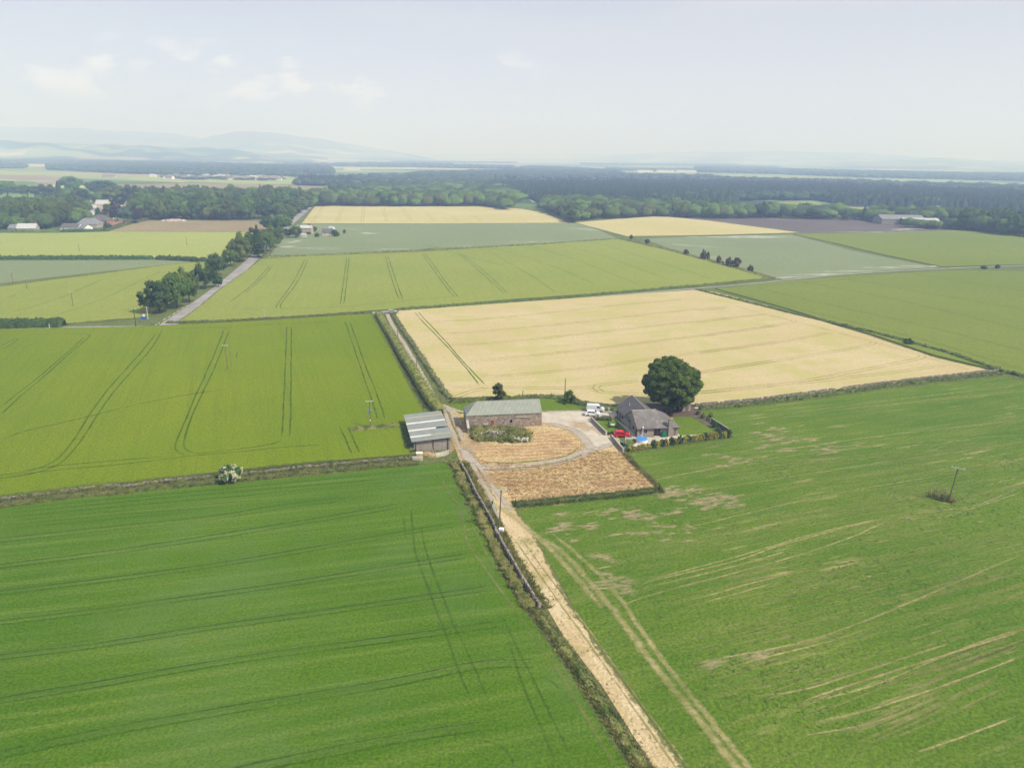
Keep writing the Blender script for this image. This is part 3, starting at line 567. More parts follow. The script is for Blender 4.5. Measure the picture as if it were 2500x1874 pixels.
for k in range(110):
    x0 = _r.uniform(1400, 2300); y0 = 1110 + _r.random() * 720; dx = _r.uniform(200, 520); g0 = G(x0, y0); an = R_(14 + 7 * (y0 - 1100) / 700 + _r.uniform(-1, 1)); ln = dx * pxm(x0, y0)
    if x0 < 1330 + (y0 - 1200) * .62 + 60: continue
    p_ = [(g0[0] + math.cos(an + .06 * math.sin(t * 2)) * ln * t, g0[1] + math.sin(an + .06 * math.sin(t * 2)) * ln * t) for t in (0, .25, .5, .75, 1)]
    q_ = [(a - math.sin(an) * 1.9, b_ + math.cos(an) * 1.9) for a, b_ in p_]; ZF += [(p_, .8), (q_, .8)]
ribbons('faint_dry_line', ZF, 'soft_dry_faint', .05, parent=fD, kind=None)
ZQ = [([(1300, 1300), (1380, 1350), (1440, 1420), (1530, 1530), (1600, 1630), (1660, 1700), (1740, 1800), (1800, 1874), (1900, 2000)], 2.2), ([(1330, 1290), (1420, 1360), (1500, 1440), (1560, 1530), (1640, 1640), (1720, 1740), (1820, 1860), (1900, 1980)], 1.7),
      ([(1180, 1215), (1240, 1250), (1290, 1290), (1350, 1345), (1400, 1400), (1480, 1500)], 2.4)]
ribbons('worn_wheel_track', [(P(l), w) for l, w in ZQ], 'soft_dry', .06, parent=fD, kind=None)
def pt(px, py, rx, ry, deg=0): x, y = G(px, py); return (x, y, rx, ry, R_(deg))
_r = random.Random(5); BP = [pt(1360, 1230, 4, 2, 10), pt(2215, 1265, 3, 1.5, 10), pt(2392, 1274, 1.6, .8), pt(2305, 1228, 1.5, .7), pt(1740, 1620, 5, 2, 25), pt(1850, 1600, 5, 2, 22), pt(1470, 1360, 5, 3, -30), pt(1530, 1440, 3, 3)]
for (cx, cy, sx, sy, n_) in ((1890, 1075, 75, 32, 40), (1790, 1120, 60, 14, 16), (1740, 1222, 70, 24, 46), (1640, 1200, 60, 18, 22), (1560, 1255, 90, 16, 26), (1990, 1095, 90, 20, 14), (1440, 1285, 30, 12, 6), (1650, 1290, 120, 24, 16), (1380, 1290, 30, 30, 14), (1500, 1420, 40, 40, 12)):
    for k in range(n_): BP.append(pt(_r.gauss(cx, sx * .5), _r.gauss(cy, sy * .5), _r.uniform(1.5, 5), _r.uniform(.6, 1.6), _r.uniform(8, 26)))
patches('bare_patch', BP,
     'soft_bare', .065, parent=fD)
# white flowers in the weedy fields
patches('white_bloom', [pt(745, 515 + 21, 22, 16), pt(720, 590, 12, 20, 0), pt(700, 602, 16, 14), pt(760, 606, 40, 6, 3), pt(900, 570, 20, 16), pt(1000, 609, 60, 5, 4), pt(1180, 602, 70, 5, 6), pt(1300, 590, 60, 6, 6), pt(860, 560, 14, 10)], 'soft_bloom', .05, seed=5)
patches('white_bloom', [pt(1930, 677, 26, 7, 10), pt(2000, 670, 40, 6, 10), pt(2080, 662, 50, 5, 10), pt(2180, 653, 60, 5, 8), pt(2270, 650, 40, 7, 5), pt(1800, 579, 120, 14, 2), pt(1690, 600, 8, 40, 60), pt(1740, 628, 6, 25, 60), pt(1850, 577, 70, 12, 2), pt(1430, 560, 12, 40, 60), pt(2140, 567, 120, 9, 2), pt(2210, 560, 60, 12, 30), pt(2290, 566, 120, 9, 0)], 'soft_bloom', .055, seed=6)
softmat('soft_margin', (.13, .17, .05), (.20, .21, .08), thr=.46, width=.12, scale=.7, edge=.9, vary=.5)
for fn in ('front_grass_field', 'lush_barley_field', 'ripe_wheat_field', 'right_grass_field', 'pole_barley_field', 'flowering_field', 'far_wheat_field', 'knoll_wheat_field', 'weedy_field', 'far_right_barley', 'right_barley_field', 'left_barley_field', 'left_far_barley'):
    o = bpy.data.objects[fn]; pf = o.data.polygons[0]; vs_ = [o.data.vertices[i].co for i in pf.vertices]; vs_ = [(q.x, q.y) for q in vs_ if abs(q.x) < 1500 and 20 < q.y < 1600]
    zt = o.data.vertices[0].co.z; far = math.hypot(*vs_[0]) > 450
    ribbons('field_margin', [([a, c], 4.5 if far else 2.2) for a, c in zip(vs_, vs_[1:]) if math.dist(a, c) > 3 and math.dist(a, c) < 900], 'soft_margin', zt + .012, parent=o, kind=None, jitter=.5, taper=False)
# farm track and yard
ribbons('farm_track', [(P([(946, 766), (960, 800), (1000, 860), (1040, 935), (1067, 985), (1085, 998)]), 3.0)], 'soft_gravel', .06, taper=False)
ribbons('farm_track', [(zz(960, 950, 9.21, [(1050, 350), (1120, 430), (1180, 540), (1240, 730), (1300, 880), (1390, 1060), (1450, 1250), (1560, 1420), (1700, 1560)]), 2.0), (zz(960, 950, 9.21, [(1100, 360), (1250, 440), (1330, 540), (1400, 700), (1480, 900), (1560, 1100), (1650, 1280), (1760, 1450), (1800, 1560)]), 2.1),
     (zz(960, 950, 9.21, [(1100, 330), (1200, 390), (1320, 440), (1440, 480), (1600, 520), (1750, 540)]), 2.0),
     (zz(940, 980, 5.527, [(1000, 640), (1080, 730), (1170, 850), (1260, 980), (1380, 1200), (1480, 1400)]), 1.7), (zz(940, 980, 5.527, [(1060, 640), (1180, 750), (1290, 900), (1410, 1080), (1520, 1240), (1640, 1400), (1700, 1480)]), 1.7),
     (zz(940, 980, 5.527, [(1040, 620), (1130, 780), (1250, 830)]), 4.5)], 'soft_gravel', .063)
ribbons('farm_track', [(P([(1130, 1130), (1170, 1138), (1230, 1142), (1300, 1137), (1370, 1126), (1420, 1110), (1450, 1090), (1455, 1070)]), 5.2)], 'soft_gravel', .066)
sheet('gravel_yard', P([(1300, 1005), (1330, 1006), (1420, 1004), (1500, 998), (1508, 1016), (1445, 1020), (1446, 1030), (1482, 1064), (1492, 1070), (1500, 1082), (1460, 1100), (1440, 1085), (1410, 1050), (1380, 1040), (1325, 1032), (1318, 1020)]), 'gravel', .069)
ribbons('gravel_edge', [(P([(1325, 1032), (1380, 1042), (1412, 1056), (1440, 1090), (1450, 1100)]), 4), (P([(1300, 1005), (1420, 1003), (1500, 998)]), 1.5), (P([(1440, 1100), (1480, 1090), (1500, 1080)]), 3)], 'soft_gravel', .072)
ribbons('green_strip', [(zz(960, 950, 9.21, [(1180, 480), (1260, 560), (1330, 760), (1420, 960), (1490, 1150), (1530, 1250)]), 1.1), (zz(940, 980, 5.527, [(1230, 860), (1340, 1060), (1440, 1230), (1540, 1380)]), .8), (P([(1160, 1148), (1230, 1146), (1330, 1137), (1400, 1120), (1425, 1105)]), .9),
     (P([(1180, 1128), (1250, 1131), (1330, 1123), (1390, 1112), (1415, 1090)]), .9)], 'soft_green', .078)
patches('straw_patch', [pt(1150, 1085, 5, 6), pt(1420, 1040, 4, 7, 25), pt(1455, 1050, 1.5, 6, 20), pt(1115, 1040, 1.5, 5), pt(1105, 1085, 2, 8), pt(1060, 1110, 6, 3)], 'soft_straw', .08)
patches('brown_patch', [pt(1230, 1175, 10, 5), pt(1330, 1180, 8, 4), pt(1380, 1080, 3, 5), pt(1180, 1160, 5, 4), pt(1490, 1180, 9, 3, 20), pt(1350, 1105, 4, 2), pt(1570, 1180, 5, 2, -60), pt(1240, 1100, 6, 1.2), pt(1160, 1080, 2, 3)], 'soft_brown', .083)
sheet('yard_lawn', P([(1100, 984), (1260, 975), (1330, 972), (1370, 977), (1400, 990), (1432, 1000), (1325, 1004), (1322, 1008), (1122, 1010), (1100, 995)]), 'lawn', .03)
# ---------------------------------------------------------------- hills
def ridge(name, sky, dist, depth, mat='hill_land', rows=26, seed=1, rough=.1):
    rs = np.random.RandomState(seed); sky = sorted(sky); xs = np.linspace(sky[0][0], sky[-1][0], 150); ys = np.interp(xs, [p[0] for p in sky], [p[1] for p in sky])
    v = []; ph = rs.uniform(0, 6, 8)
    for j in range(rows):
        t = j / (rows - 1); d = dist - depth + t * depth * 1.5
        s = t * 1.5
        prof = (s * s * (3 - 2 * s)) if s <= 1 else 1 - (s - 1) * 1.3
        for i, (px, py) in enumerate(zip(xs, ys)):
            x, y, w = ray(px, py); h = math.hypot(x, y); top = CH + w / h * dist
            az = math.atan2(x, y)
            wob = 1 + rough * (math.sin(az * 60 + t * 9 + ph[0]) + .6 * math.sin(az * 130 - t * 14 + ph[1])) * math.sin(min(1, s) * math.pi)
            z = max(-30, top) * prof * wob - 2 * (1 - prof)
            v.append((math.sin(az) * d, math.cos(az) * d, z))
    n = len(xs); f = [(j * n + i, j * n + i + 1, (j + 1) * n + i + 1, (j + 1) * n + i) for j in range(rows - 1) for i in range(n - 1)]
    me = mesh(name, v, f, True); o = link(name, me, mat); o['kind'] = 'structure'; return o
ridge('hills', [(-500, 330), (-250, 300), (0, 308), (100, 312), (250, 317), (400, 326), (490, 337), (560, 345), (700, 356), (850, 372), (950, 384)], 15000, 6000, seed=2)
ridge('hills', [(420, 362), (490, 340), (520, 331), (570, 324), (630, 322), (700, 328), (780, 340), (850, 352), (930, 364), (1000, 376), (1060, 388)], 12500, 4500, seed=3)
ridge('hills', [(-500, 352), (0, 345), (100, 348), (220, 352), (400, 358), (520, 362), (640, 372), (800, 385)], 8000, 3000, seed=4, rough=.2)
ridge('hills', [(1400, 388), (1580, 374), (1700, 371), (1900, 369), (1980, 371), (2100, 374), (2240, 382), (2400, 392), (2700, 396), (3000, 396)], 16000, 6000, seed=5)
ridge('hills', [(1900, 402), (2050, 396), (2150, 393), (2226, 389), (2281, 385), (2335, 386), (2390, 392), (2443, 399), (2500, 402), (2600, 398), (3000, 404)], 11000, 4500, seed=6)
ridge('hills', [(760, 380), (850, 371), (1000, 373), (1150, 375), (1300, 374), (1450, 376), (1600, 375), (1750, 380)], 21000, 5000, seed=8)
# ---------------------------------------------------------------- haze
def haze():
    m = bpy.data.materials.new('haze'); m.use_nodes = True; nt = m.node_tree; nt.nodes.clear()
    out = nt.nodes.new('ShaderNodeOutputMaterial'); pv = nt.nodes.new('ShaderNodeVolumePrincipled')
    pv.inputs['Color'].default_value = (.42, .565, 1.0, 1); pv.inputs['Absorption Color'].default_value = (.78, .74, .74, 1); pv.inputs['Density'].default_value = 3.3e-4; pv.inputs['Anisotropy'].default_value = 0.0
    nt.links.new(pv.outputs[0], out.inputs['Volume']); MATS['haze'] = m
    s = 42000; b = MB().box(-s, s, -2000, 2 * s, -34, 620); o = b.build('haze', m); o['kind'] = 'stuff'
    tag(o, 'pale haze filling the air over the fields and hills', 'haze')
# ================================================================ vegetation
leafmat('leaf_sycamore', (.040, .092, .016), (.150, .225, .045), .1, up=.7, nsc=.6)
leafmat('leaf_farwood', (.016, .042, .016), (.060, .105, .030), .2, up=.4, trans=.2, nsc=.05)
leafmat('leaf_forest', (.009, .022, .012), (.024, .044, .022), .1, up=.3, trans=.1, nsc=.06)
leafmat('leaf_green', (.040, .095, .018), (.145, .215, .040), .34, up=.5)
leafmat('leaf_olive', (.050, .095, .022), (.165, .205, .050), .34, up=.5)
leafmat('leaf_dark', (.026, .066, .020), (.085, .140, .040), .2, up=.5)
leafmat('leaf_copper', (.035, .025, .034), (.070, .042, .052), .15, up=.5)
leafmat('leaf_blue', (.06, .11, .08), (.11, .17, .12), .15, up=.5)
leafmat('leaf_hedge', (.12, .15, .030), (.30, .30, .09), .05, up=1.0, nsc=.6)
leafmat('leaf_gold', (.17, .19, .03), (.42, .37, .055), .15, up=.6, nsc=2)
leafmat('leaf_haw', (.05, .10, .03), (.10, .16, .045), .1, flower=(2.4, .50, (.60, .59, .40)), up=.3, nsc=2)
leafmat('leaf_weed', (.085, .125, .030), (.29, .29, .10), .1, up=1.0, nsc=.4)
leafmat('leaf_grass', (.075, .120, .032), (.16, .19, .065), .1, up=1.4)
leafmat('leaf_straw', (.52, .34, .18), (.78, .58, .36), .08, up=2.5)
leafmat('leaf_palestraw', (.56, .41, .21), (.74, .59, .36), .05, up=3.0)
leafmat('leaf_greygrass', (.11, .15, .055), (.24, .26, .12), .1, up=1.4, nsc=.5)
leafmat('leaf_bramble', (.075, .12, .028), (.36, .33, .13), .05, up=1.1, nsc=.35)
leafmat('leaf_drybrown', (.34, .20, .10), (.50, .32, .17), .08, up=2.0)
leafmat('leaf_brown', (.15, .11, .06), (.24, .17, .10), .1, up=1.6)
leafmat('leaf_reddish', (.060, .060, .035), (.12, .10, .055), .15, up=.5)
leafmat('leaf_lushgrass', (.07, .155, .022), (.13, .22, .040), .05, up=1.6)
plain('bark', (.085, .070, .055), var=.3, scale=3)
def quads(c, nrm, size, rs, asp=.75):
    """leaf sized faces at centres c facing roughly nrm"""
    n = len(c); nrm = nrm / (np.linalg.norm(nrm, axis=1)[:, None] + 1e-9); r = rs.normal(size=(n, 3)); t = np.cross(nrm, r); t /= np.linalg.norm(t, axis=1)[:, None] + 1e-9
    b = np.cross(nrm, t); s = (np.asarray(size) * rs.uniform(.6, 1.35, n))[:, None] * .5
    v = np.stack([c - t * s - b * s * asp, c + t * s - b * s * asp, c + t * s * .8 + b * s * asp, c - t * s * .8 + b * s * asp], 1).reshape(-1, 3)
    return v, np.arange(4 * n).reshape(n, 4)
def merge(parts):
    """parts (v, f tri) and (v, f quad) -> one mesh data of triangles"""
    V = []; T = []; n = 0
    for v, f in parts:
        f = np.asarray(f)
        if f.shape[1] == 4: f = np.vstack([f[:, [0, 1, 2]], f[:, [0, 2, 3]]])
        V.append(v); T.append(f + n); n += len(v)
    return np.vstack(V), np.vstack(T)
def blob(c, r, sub, rs, amp=.18, squash=1.0):
    v, f = ICO[sub]; d = 1 + amp * (np.sin(v @ rs.uniform(-4, 4, 3) + rs.uniform(0, 6)) * .6 + np.sin(v @ rs.uniform(-8, 8, 3) + rs.uniform(0, 6)) * .5) + rs.uniform(-amp, amp, len(v)) * .5
    p = v * d[:, None] * np.array([r, r, r * squash]) + np.asarray(c); return p, f
def crown_data(seed, rx, rz, zc, nlobe, lobe, nleaf, leaf, sub=1, flat=.3, core=.8, up=.35, r0=.66):
    """ellipsoid crown (radius rx, half height rz, centre zc) of lobes wrapped in leaf faces"""
    rs = np.random.RandomState(seed); parts = []
    d = rs.normal(size=(nlobe * 6, 3)); d /= np.linalg.norm(d, axis=1)[:, None]; d = d[d[:, 2] > -flat - .35]
    keep = []
    for q in d:  # spread the lobes
        if all(np.dot(q, k) < math.cos(1.9 / math.sqrt(nlobe)) for k in keep): keep.append(q)
        if len(keep) >= nlobe: break
    keep = np.array(keep); rad = rs.uniform(r0, 1.0, len(keep)); R = np.array([rx, rx, rz])
    c = keep * rad[:, None] * R; c[:, :2] -= c[:, :2].mean(0); c[:, 2] = np.maximum(c[:, 2], -rz * flat * rs.uniform(.8, 1.9, len(c))) + zc
    lr = lobe * rs.uniform(.75, 1.25, len(c))
    parts.append(blob((0, 0, zc + rz * .05), rx * .55, min(2, sub + 1), rs, .15, rz / rx * .9))
    per = max(1, nleaf // len(c))
    for q, r in zip(c, lr):
        parts.append(blob(q, r * core, sub, rs, .2, .85))
        n = rs.normal(size=(per, 3)); n /= np.linalg.norm(n, axis=1)[:, None]; out = (q - np.array([0, 0, zc])); out /= np.linalg.norm(out) + 1e-6
        n = n + out * .55; n /= np.linalg.norm(n, axis=1)[:, None]
        cc = q + n * r * rs.uniform(.75, 1.18, per)[:, None] * np.array([1, 1, .85])
        parts.append(quads(cc, n + rs.normal(size=(per, 3)) * .45 + np.array([0, 0, up]), leaf, rs))
    return merge(parts)
def trunk_data(h, r, seed, limbs=5, spread=1.0, top=.75):
    rs = random.Random(seed); m = MB(); lean = rs.uniform(-.04, .04) * h
    m.tube((0, 0, -.3), (lean * .3, 0, h * .25), r * 1.35, r, 8); m.tube((lean * .3, 0, h * .25), (lean, 0, h * top), r, r * .35, 8)
    for i in range(limbs):
        a = 2 * math.pi * (i + rs.random() * .6) / limbs; z = h * rs.uniform(.28, .5); m.tube((lean * .4, 0, z), (math.cos(a) * spread * h * .28, math.sin(a) * spread * h * .28, z + h * .25), r * .45, r * .12, 6)
    return m
PROTO = {}
def crown_proto(kind, seed):
    k = (kind, seed)
    if k in PROTO: return PROTO[k]
    if kind == 'round': v, f = crown_data(seed, .52, .40, .60, 24, .17, 1900, .052, 1, .45)
    elif kind == 'tall': v, f = crown_data(seed, .36, .44, .56, 22, .14, 1700, .048, 1, .6)
    elif kind == 'broad': v, f = crown_data(seed, .62, .36, .62, 28, .17, 2100, .052, 1, .35)
    elif kind == 'bush': v, f = crown_data(seed, .60, .50, .48, 20, .20, 1500, .07, 1, .8)
    elif kind in ('spruce', 'pine'):
        rs = np.random.RandomState(seed); parts = []; tiers = 11
        for i in range(tiers):
            t = i / (tiers - 1); z = .16 + .80 * t; r = (.25 if kind == 'spruce' else .21) * (1 - t) ** .8 + .015
            if kind == 'pine': z = .35 + .6 * t; r = .24 * (1 - .75 * t) * rs.uniform(.6, 1.2)
            n = 12; a = np.linspace(0, 2 * math.pi, n, endpoint=False) + rs.uniform(0, 1); rr = r * rs.uniform(.7, 1.15, n)
            ring = np.stack([np.cos(a) * rr, np.sin(a) * rr, np.full(n, z - .05) + rs.uniform(-.02, .02, n)], 1); vv = np.vstack([ring, [[0, 0, z + .085]]])
            parts.append((vv, np.array([(j, (j + 1) % n, n) for j in range(n)] + [(0, n - 1 - j, n - 2 - j) for j in range(n - 2)])))
            m_ = 70; aa = rs.uniform(0, 2 * math.pi, m_); q = rs.uniform(.4, 1.15, m_) * r; c = np.stack([np.cos(aa) * q, np.sin(aa) * q, z - .05 + .12 * (1 - q / (r + .01)) + rs.uniform(-.02, .02, m_)], 1)
            parts.append(quads(c, np.stack([np.cos(aa), np.sin(aa), np.full(m_, .9)], 1) + rs.normal(size=(m_, 3)) * .3, .05, rs))
        v, f = merge(parts)
    PROTO[k] = npmesh('crown', v, f); tm = trunk_data(1.0, .028 if kind != 'bush' else .03, seed, 5 if kind not in ('spruce', 'pine') else 0, .9, .7); PROTO[k, 't'] = mesh('trunk', tm.v, tm.f); return PROTO[k]
_nseed = [0]
CROWNS = {}
def tree(name, loc, h, w=None, kind='round', mat='leaf_green', label=None, cat='tree', group=None, seed=None, rz=None):
    _nseed[0] += 1; sd = (seed if seed is not None else _nseed[0]) % (4 if kind in ('round', 'broad', 'tall') else 3)
    me = crown_proto(kind, sd); key = (kind, sd, mat)
    if key not in CROWNS:
        m2 = me.copy(); m2.materials.append(MATS[mat]); t2 = PROTO[(kind, sd), 't']
        if not t2.materials: t2.materials.append(MATS['bark'])
        CROWNS[key] = (m2, t2)
    m2, t2 = CROWNS[key]; nat = {'round': 1.14, 'tall': .82, 'broad': 1.36, 'bush': 1.4, 'spruce': .5, 'pine': .46}[kind]
    s = h; sx = (w / nat if w else h); r = random.Random(_nseed[0] * 7 + 1)
    root = empty(name, (loc[0], loc[1], loc[2] if len(loc) > 2 else 0), rz if rz is not None else r.uniform(0, 6.28), label=label, cat=cat, group=group)
    root.scale = (sx, sx, s)
    c = bpy.data.objects.new('crown', m2); COL.objects.link(c); c.parent = root
    t = bpy.data.objects.new('trunk', t2); COL.objects.link(t); t.parent = root
    return root
def ptree(name, px, base, wpx, top, kind, mat, label, cat='tree', group=None, **k):
    """tree by survey: foot at (px, base), crown width and top row"""
    x, y = G(px, base); d = math.hypot(y, CH); lo, hi = 0., 60.
    for _ in range(30):
        m = (lo + hi) / 2
        if proj(x, y, m)[1] > top: lo = m
        else: hi = m
    return tree(name, (x, y), lo * 1.04, (1.02 if kind != 'bush' else .88) * wpx * math.hypot(math.hypot(x, y), CH) / CF, kind, mat, label, cat, group, **k)
def hedge(name, pl, w, h, mat, label=None, cat='hedge', seed=1, leaf=.35, density=9, ragged=.15, kind=None, group=None, clip=False):
    """clipped or ragged hedge along a line: lumpy core and leaf faces in one mesh"""
    rs = np.random.RandomState(seed); p = resample(pl, .9); nn = normals2(p); k = len(p)
    prof = [(-.5, 0), (-.52, .35), (-.5, .75), (-.36, .98), (0, 1.03), (.36, .98), (.5, .75), (.52, .35), (.5, 0)] if clip else [(-.5, 0), (-.46, .4), (-.32, .78), (0, .95), (.32, .78), (.46, .4), (.5, 0)]
    m = len(prof); hh = h * (1 + ragged * (np.sin(np.arange(k) * .9 + seed) * .4 + rs.uniform(-1, 1, k) * .6)); ww = w * (1 + ragged * rs.uniform(-1, 1, k) * .8); ww[0] *= .6; ww[-1] *= .6; hh[0] *= .7; hh[-1] *= .7
    off = rs.uniform(-.12, .12, k) * w * (0 if clip else 1)
    v = np.array([[p[i, 0] + nn[i, 0] * (a * ww[i] + off[i]), p[i, 1] + nn[i, 1] * (a * ww[i] + off[i]), b * hh[i]] for i in range(k) for a, b in prof]); v[:, :2] += rs.uniform(-.08, .08, (len(v), 2)) * min(1, w)
    f = [(i * m + j, i * m + j + 1, (i + 1) * m + j + 1, (i + 1) * m + j) for i in range(k - 1) for j in range(m - 1)]
    f = np.array(f + [(0, 1, 2, 3)] ); n = int(k * density)
    i = rs.randint(0, k, n); t = rs.uniform(0, m - 1.001, n); a0 = np.array([prof[int(q)] for q in t]); a1 = np.array([prof[int(q) + 1] for q in t]); u = (t % 1)[:, None]; a = a0 * (1 - u) + a1 * u
    cx = p[i] + nn[i] * (a[:, :1] * ww[i][:, None] * 1.05 + off[i][:, None]) + rs.uniform(-.45, .45, (n, 2)); cz = a[:, 1] * hh[i] * 1.03 + rs.uniform(-.06, .12, n) * h
    nr = np.concatenate([nn[i] * a[:, :1] * 2, np.maximum(.1, a[:, 1:2] - .4) * 1.6], 1) + rs.normal(size=(n, 3)) * .5
    vq, fq = quads(np.concatenate([cx, cz[:, None]], 1), nr, leaf, rs)
    V, T = merge([(v, f), (vq, fq)]); o = link(name, npmesh(name, V, T), mat)
    return tag(o, label, cat if not kind else None, group, kind)
def tufts(name, c, h, w, mat, blades=4, seed=1, kind='stuff', lean=.5, parent=None):
    """upright tapering blades in small clumps at points c (n,2)"""
    rs = np.random.RandomState(seed); n = len(c); c = np.repeat(np.asarray(c, float), blades, 0); N = len(c); c = c + rs.normal(size=(N, 2)) * w * .5
    a = rs.uniform(0, 2 * math.pi, N); d = np.stack([np.cos(a), np.sin(a)], 1); ww = w * rs.uniform(.35, .8, N)[:, None]; H = h * rs.uniform(.45, 1.25, N); ln = rs.normal(size=(N, 2)) * lean * h
    z = np.zeros((N, 1)); v = np.stack([np.hstack([c - d * ww / 2, z]), np.hstack([c + d * ww / 2, z]), np.hstack([c + d * ww * .3 + ln * .6, H[:, None] * .7]), np.hstack([c - d * ww * .25 + ln, H[:, None]])], 1).reshape(-1, 3)
    o = link(name, npmesh(name, v, np.arange(4 * N).reshape(N, 4), k=4), mat, parent); o['kind'] = kind; return o
def along(pl, w, n, seed=1):
    rs = np.random.RandomState(seed); p = resample(pl, 1.0); nn = normals2(p); i = rs.randint(0, len(p), n); return p[i] + nn[i] * rs.uniform(-w / 2, w / 2, (n, 1)) + rs.uniform(-.5, .5, (n, 2))
def drystone(name, pl, h, w, label, seed=1, mat='stone_wall', step=.42, ruin=.0, clip_top=True):
    rs = random.Random(seed); m = MB(); p = resample(pl, step); nn = normals2(p); courses = max(2, int(h / .28))
    for i, (x, y) in enumerate(p):
        loc = 1.0 if rs.random() > ruin else rs.uniform(.4, .9)
        t = math.atan2(-nn[i][0], nn[i][1])
        for c in range(courses):
            if (c + .5) / courses > loc: continue
            ww = w * (1 - .35 * c / courses); hh = h / courses
            for s in (-1, 1):
                m.obox(Vector((x + nn[i][0] * ww * .27 * s + rs.uniform(-.07, .07), y + nn[i][1] * ww * .27 * s + rs.uniform(-.07, .07), hh * (c + .5))), (step * rs.uniform(.42, .6), ww * rs.uniform(.24, .32), hh * rs.uniform(.42, .6)), t + rs.uniform(-.15, .15), rs.uniform(-.1, .1))
        if clip_top and loc == 1.0 and rs.random() > .2: m.obox(Vector((x, y, h + .08)), (step * .4, w * .35, .13), t + rs.uniform(-.3, .3), rs.uniform(-.3, .3))
    return tag(m.build(name, mat), label, 'wall')
def stonemat(name, cols, scale=2.2, mortar=None, stretch=None):
    m, nt, b = newmat(name); n = NT(nt)
    v = nt.nodes.new('ShaderNodeTexVoronoi'); v.inputs['Scale'].default_value = scale
    co = n.co
    if stretch:
        mp = nt.nodes.new('ShaderNodeMapping'); mp.inputs['Scale'].default_value = stretch; nt.links.new(co, mp.inputs[0]); co = mp.outputs[0]
    nt.links.new(co, v.inputs['Vector']); s = nt.nodes.new('ShaderNodeSeparateColor'); nt.links.new(v.outputs['Color'], s.inputs[0])
    r = nt.nodes.new('ShaderNodeValToRGB'); nt.links.new(s.outputs[0], r.inputs[0]); el = r.color_ramp.elements
    while len(el) < len(cols): el.new(.5)
    for i, (e, c) in enumerate(zip(el, cols)): e.position = i / max(1, len(cols) - 1); e.color = (*c, 1)
    col = r.outputs[0]
    if mortar:
        e = nt.nodes.new('ShaderNodeTexVoronoi'); e.feature = 'DISTANCE_TO_EDGE'; e.inputs['Scale'].default_value = scale; nt.links.new(co, e.inputs['Vector'])
        col = n.mix(n.rng(e.outputs['Distance'], .02, .09, 1, 0), col, mortar); n.bump(b, n.rng(e.outputs['Distance'], 0, .12), .8, .05)
    nt.links.new(col, b.inputs[0]); return m
stonemat('stone_wall', [(.10, .09, .08), (.24, .21, .19), (.15, .125, .105), (.33, .30, .27), (.19, .16, .13)], 2.6)
stonemat('barn_stone', [(.14, .11, .095), (.30, .24, .20), (.20, .155, .13), (.42, .36, .31), (.24, .18, .14), (.33, .275, .235)], 2.1, (.27, .22, .19))
stonemat('block_brick', [(.25, .20, .185), (.33, .28, .26), (.28, .22, .20), (.38, .33, .31)], 2.6, (.40, .37, .35), (1, 1, 1.6))
stonemat('cottage_stone', [(.30, .25, .20), (.42, .36, .30), (.36, .30, .25)], 1.2)
def roofmat(name, c1, c2, rib=.0, ribdir=0, lichen=None, course=0, rough=.6):
    m, nt, b = newmat(name); n = NT(nt)
    col = n.mix(n.rng(n.noise(.6, 4, .65), .3, .7), c1, c2)
    w = None
    if rib:
        sp = nt.nodes.new('ShaderNodeSeparateXYZ'); nt.links.new(n.co, sp.inputs[0]); ph = n.math('MULTIPLY', sp.outputs[ribdir], 2 * math.pi / rib); w = n.math('SINE', ph)
        col = n.mix(n.rng(w, -1, 1, .0, .28), col, (.06, .075, .07)); n.bump(b, w, .6, .05)
    if course:
        sp = nt.nodes.new('ShaderNodeSeparateXYZ'); nt.links.new(n.co, sp.inputs[0]); fr = n.math('FRACT', n.math('MULTIPLY', sp.outputs[2], 1 / course))
        col = n.mix(n.rng(fr, .0, .28, .5, 0), col, (.03, .03, .03))
        nn_ = n.noise(6, 2, .6); col = n.mix(n.rng(nn_, .4, .7, 0, .25), col, (.2, .19, .19))
    if lichen: col = n.mix(n.rng(n.noise(lichen[0], 5, .75), lichen[1], lichen[1] + .08, 0, .8), col, lichen[2])
    nt.links.new(col, b.inputs[0]); b.inputs['Roughness'].default_value = rough; return m
roofmat('roof_green_tin', (.255, .275, .23), (.31, .33, .28), rib=.34, ribdir=0)
roofmat('roof_shed_tin', (.235, .26, .245), (.28, .305, .285), rib=.5, ribdir=1)
roofmat('roof_skylight', (.72, .66, .58), (.80, .76, .70), rib=.5, ribdir=1); roofmat('roof_skylight_dull', (.38, .33, .22), (.46, .40, .28), rib=.5, ribdir=1)
roofmat('roof_slate', (.085, .080, .085), (.125, .118, .122), course=.16)
roofmat('roof_tile_old', (.115, .105, .105), (.18, .165, .16), course=.16, lichen=(1.6, .57, (.36, .33, .30)))
roofmat('roof_grey', (.16, .165, .18), (.22, .225, .24)); roofmat('roof_light', (.36, .37, .38), (.45, .46, .47)); roofmat('roof_rust', (.20, .14, .11), (.26, .19, .15))
plain('render_grey', (.26, .235, .21), var=.10, scale=1.5); plain('render_side', (.30, .28, .26), var=.1); plain('render_white', (.72, .70, .67), var=.05); plain('render_cream', (.50, .44, .36), var=.08)
plain('glass_dark', (.02, .025, .03), .15, var=.3); plain('frame_white', (.70, .70, .68), .5); plain('frame_brown', (.12, .05, .035), .6); plain('door_red', (.24, .07, .06), .7)
plain('block_grey', (.24, .22, .205), var=.15, scale=3); plain('block_dark', (.13, .125, .125), var=.2, scale=2.5); plain('coping', (.40, .37, .33)); plain('concrete', (.46, .42, .37), var=.1)
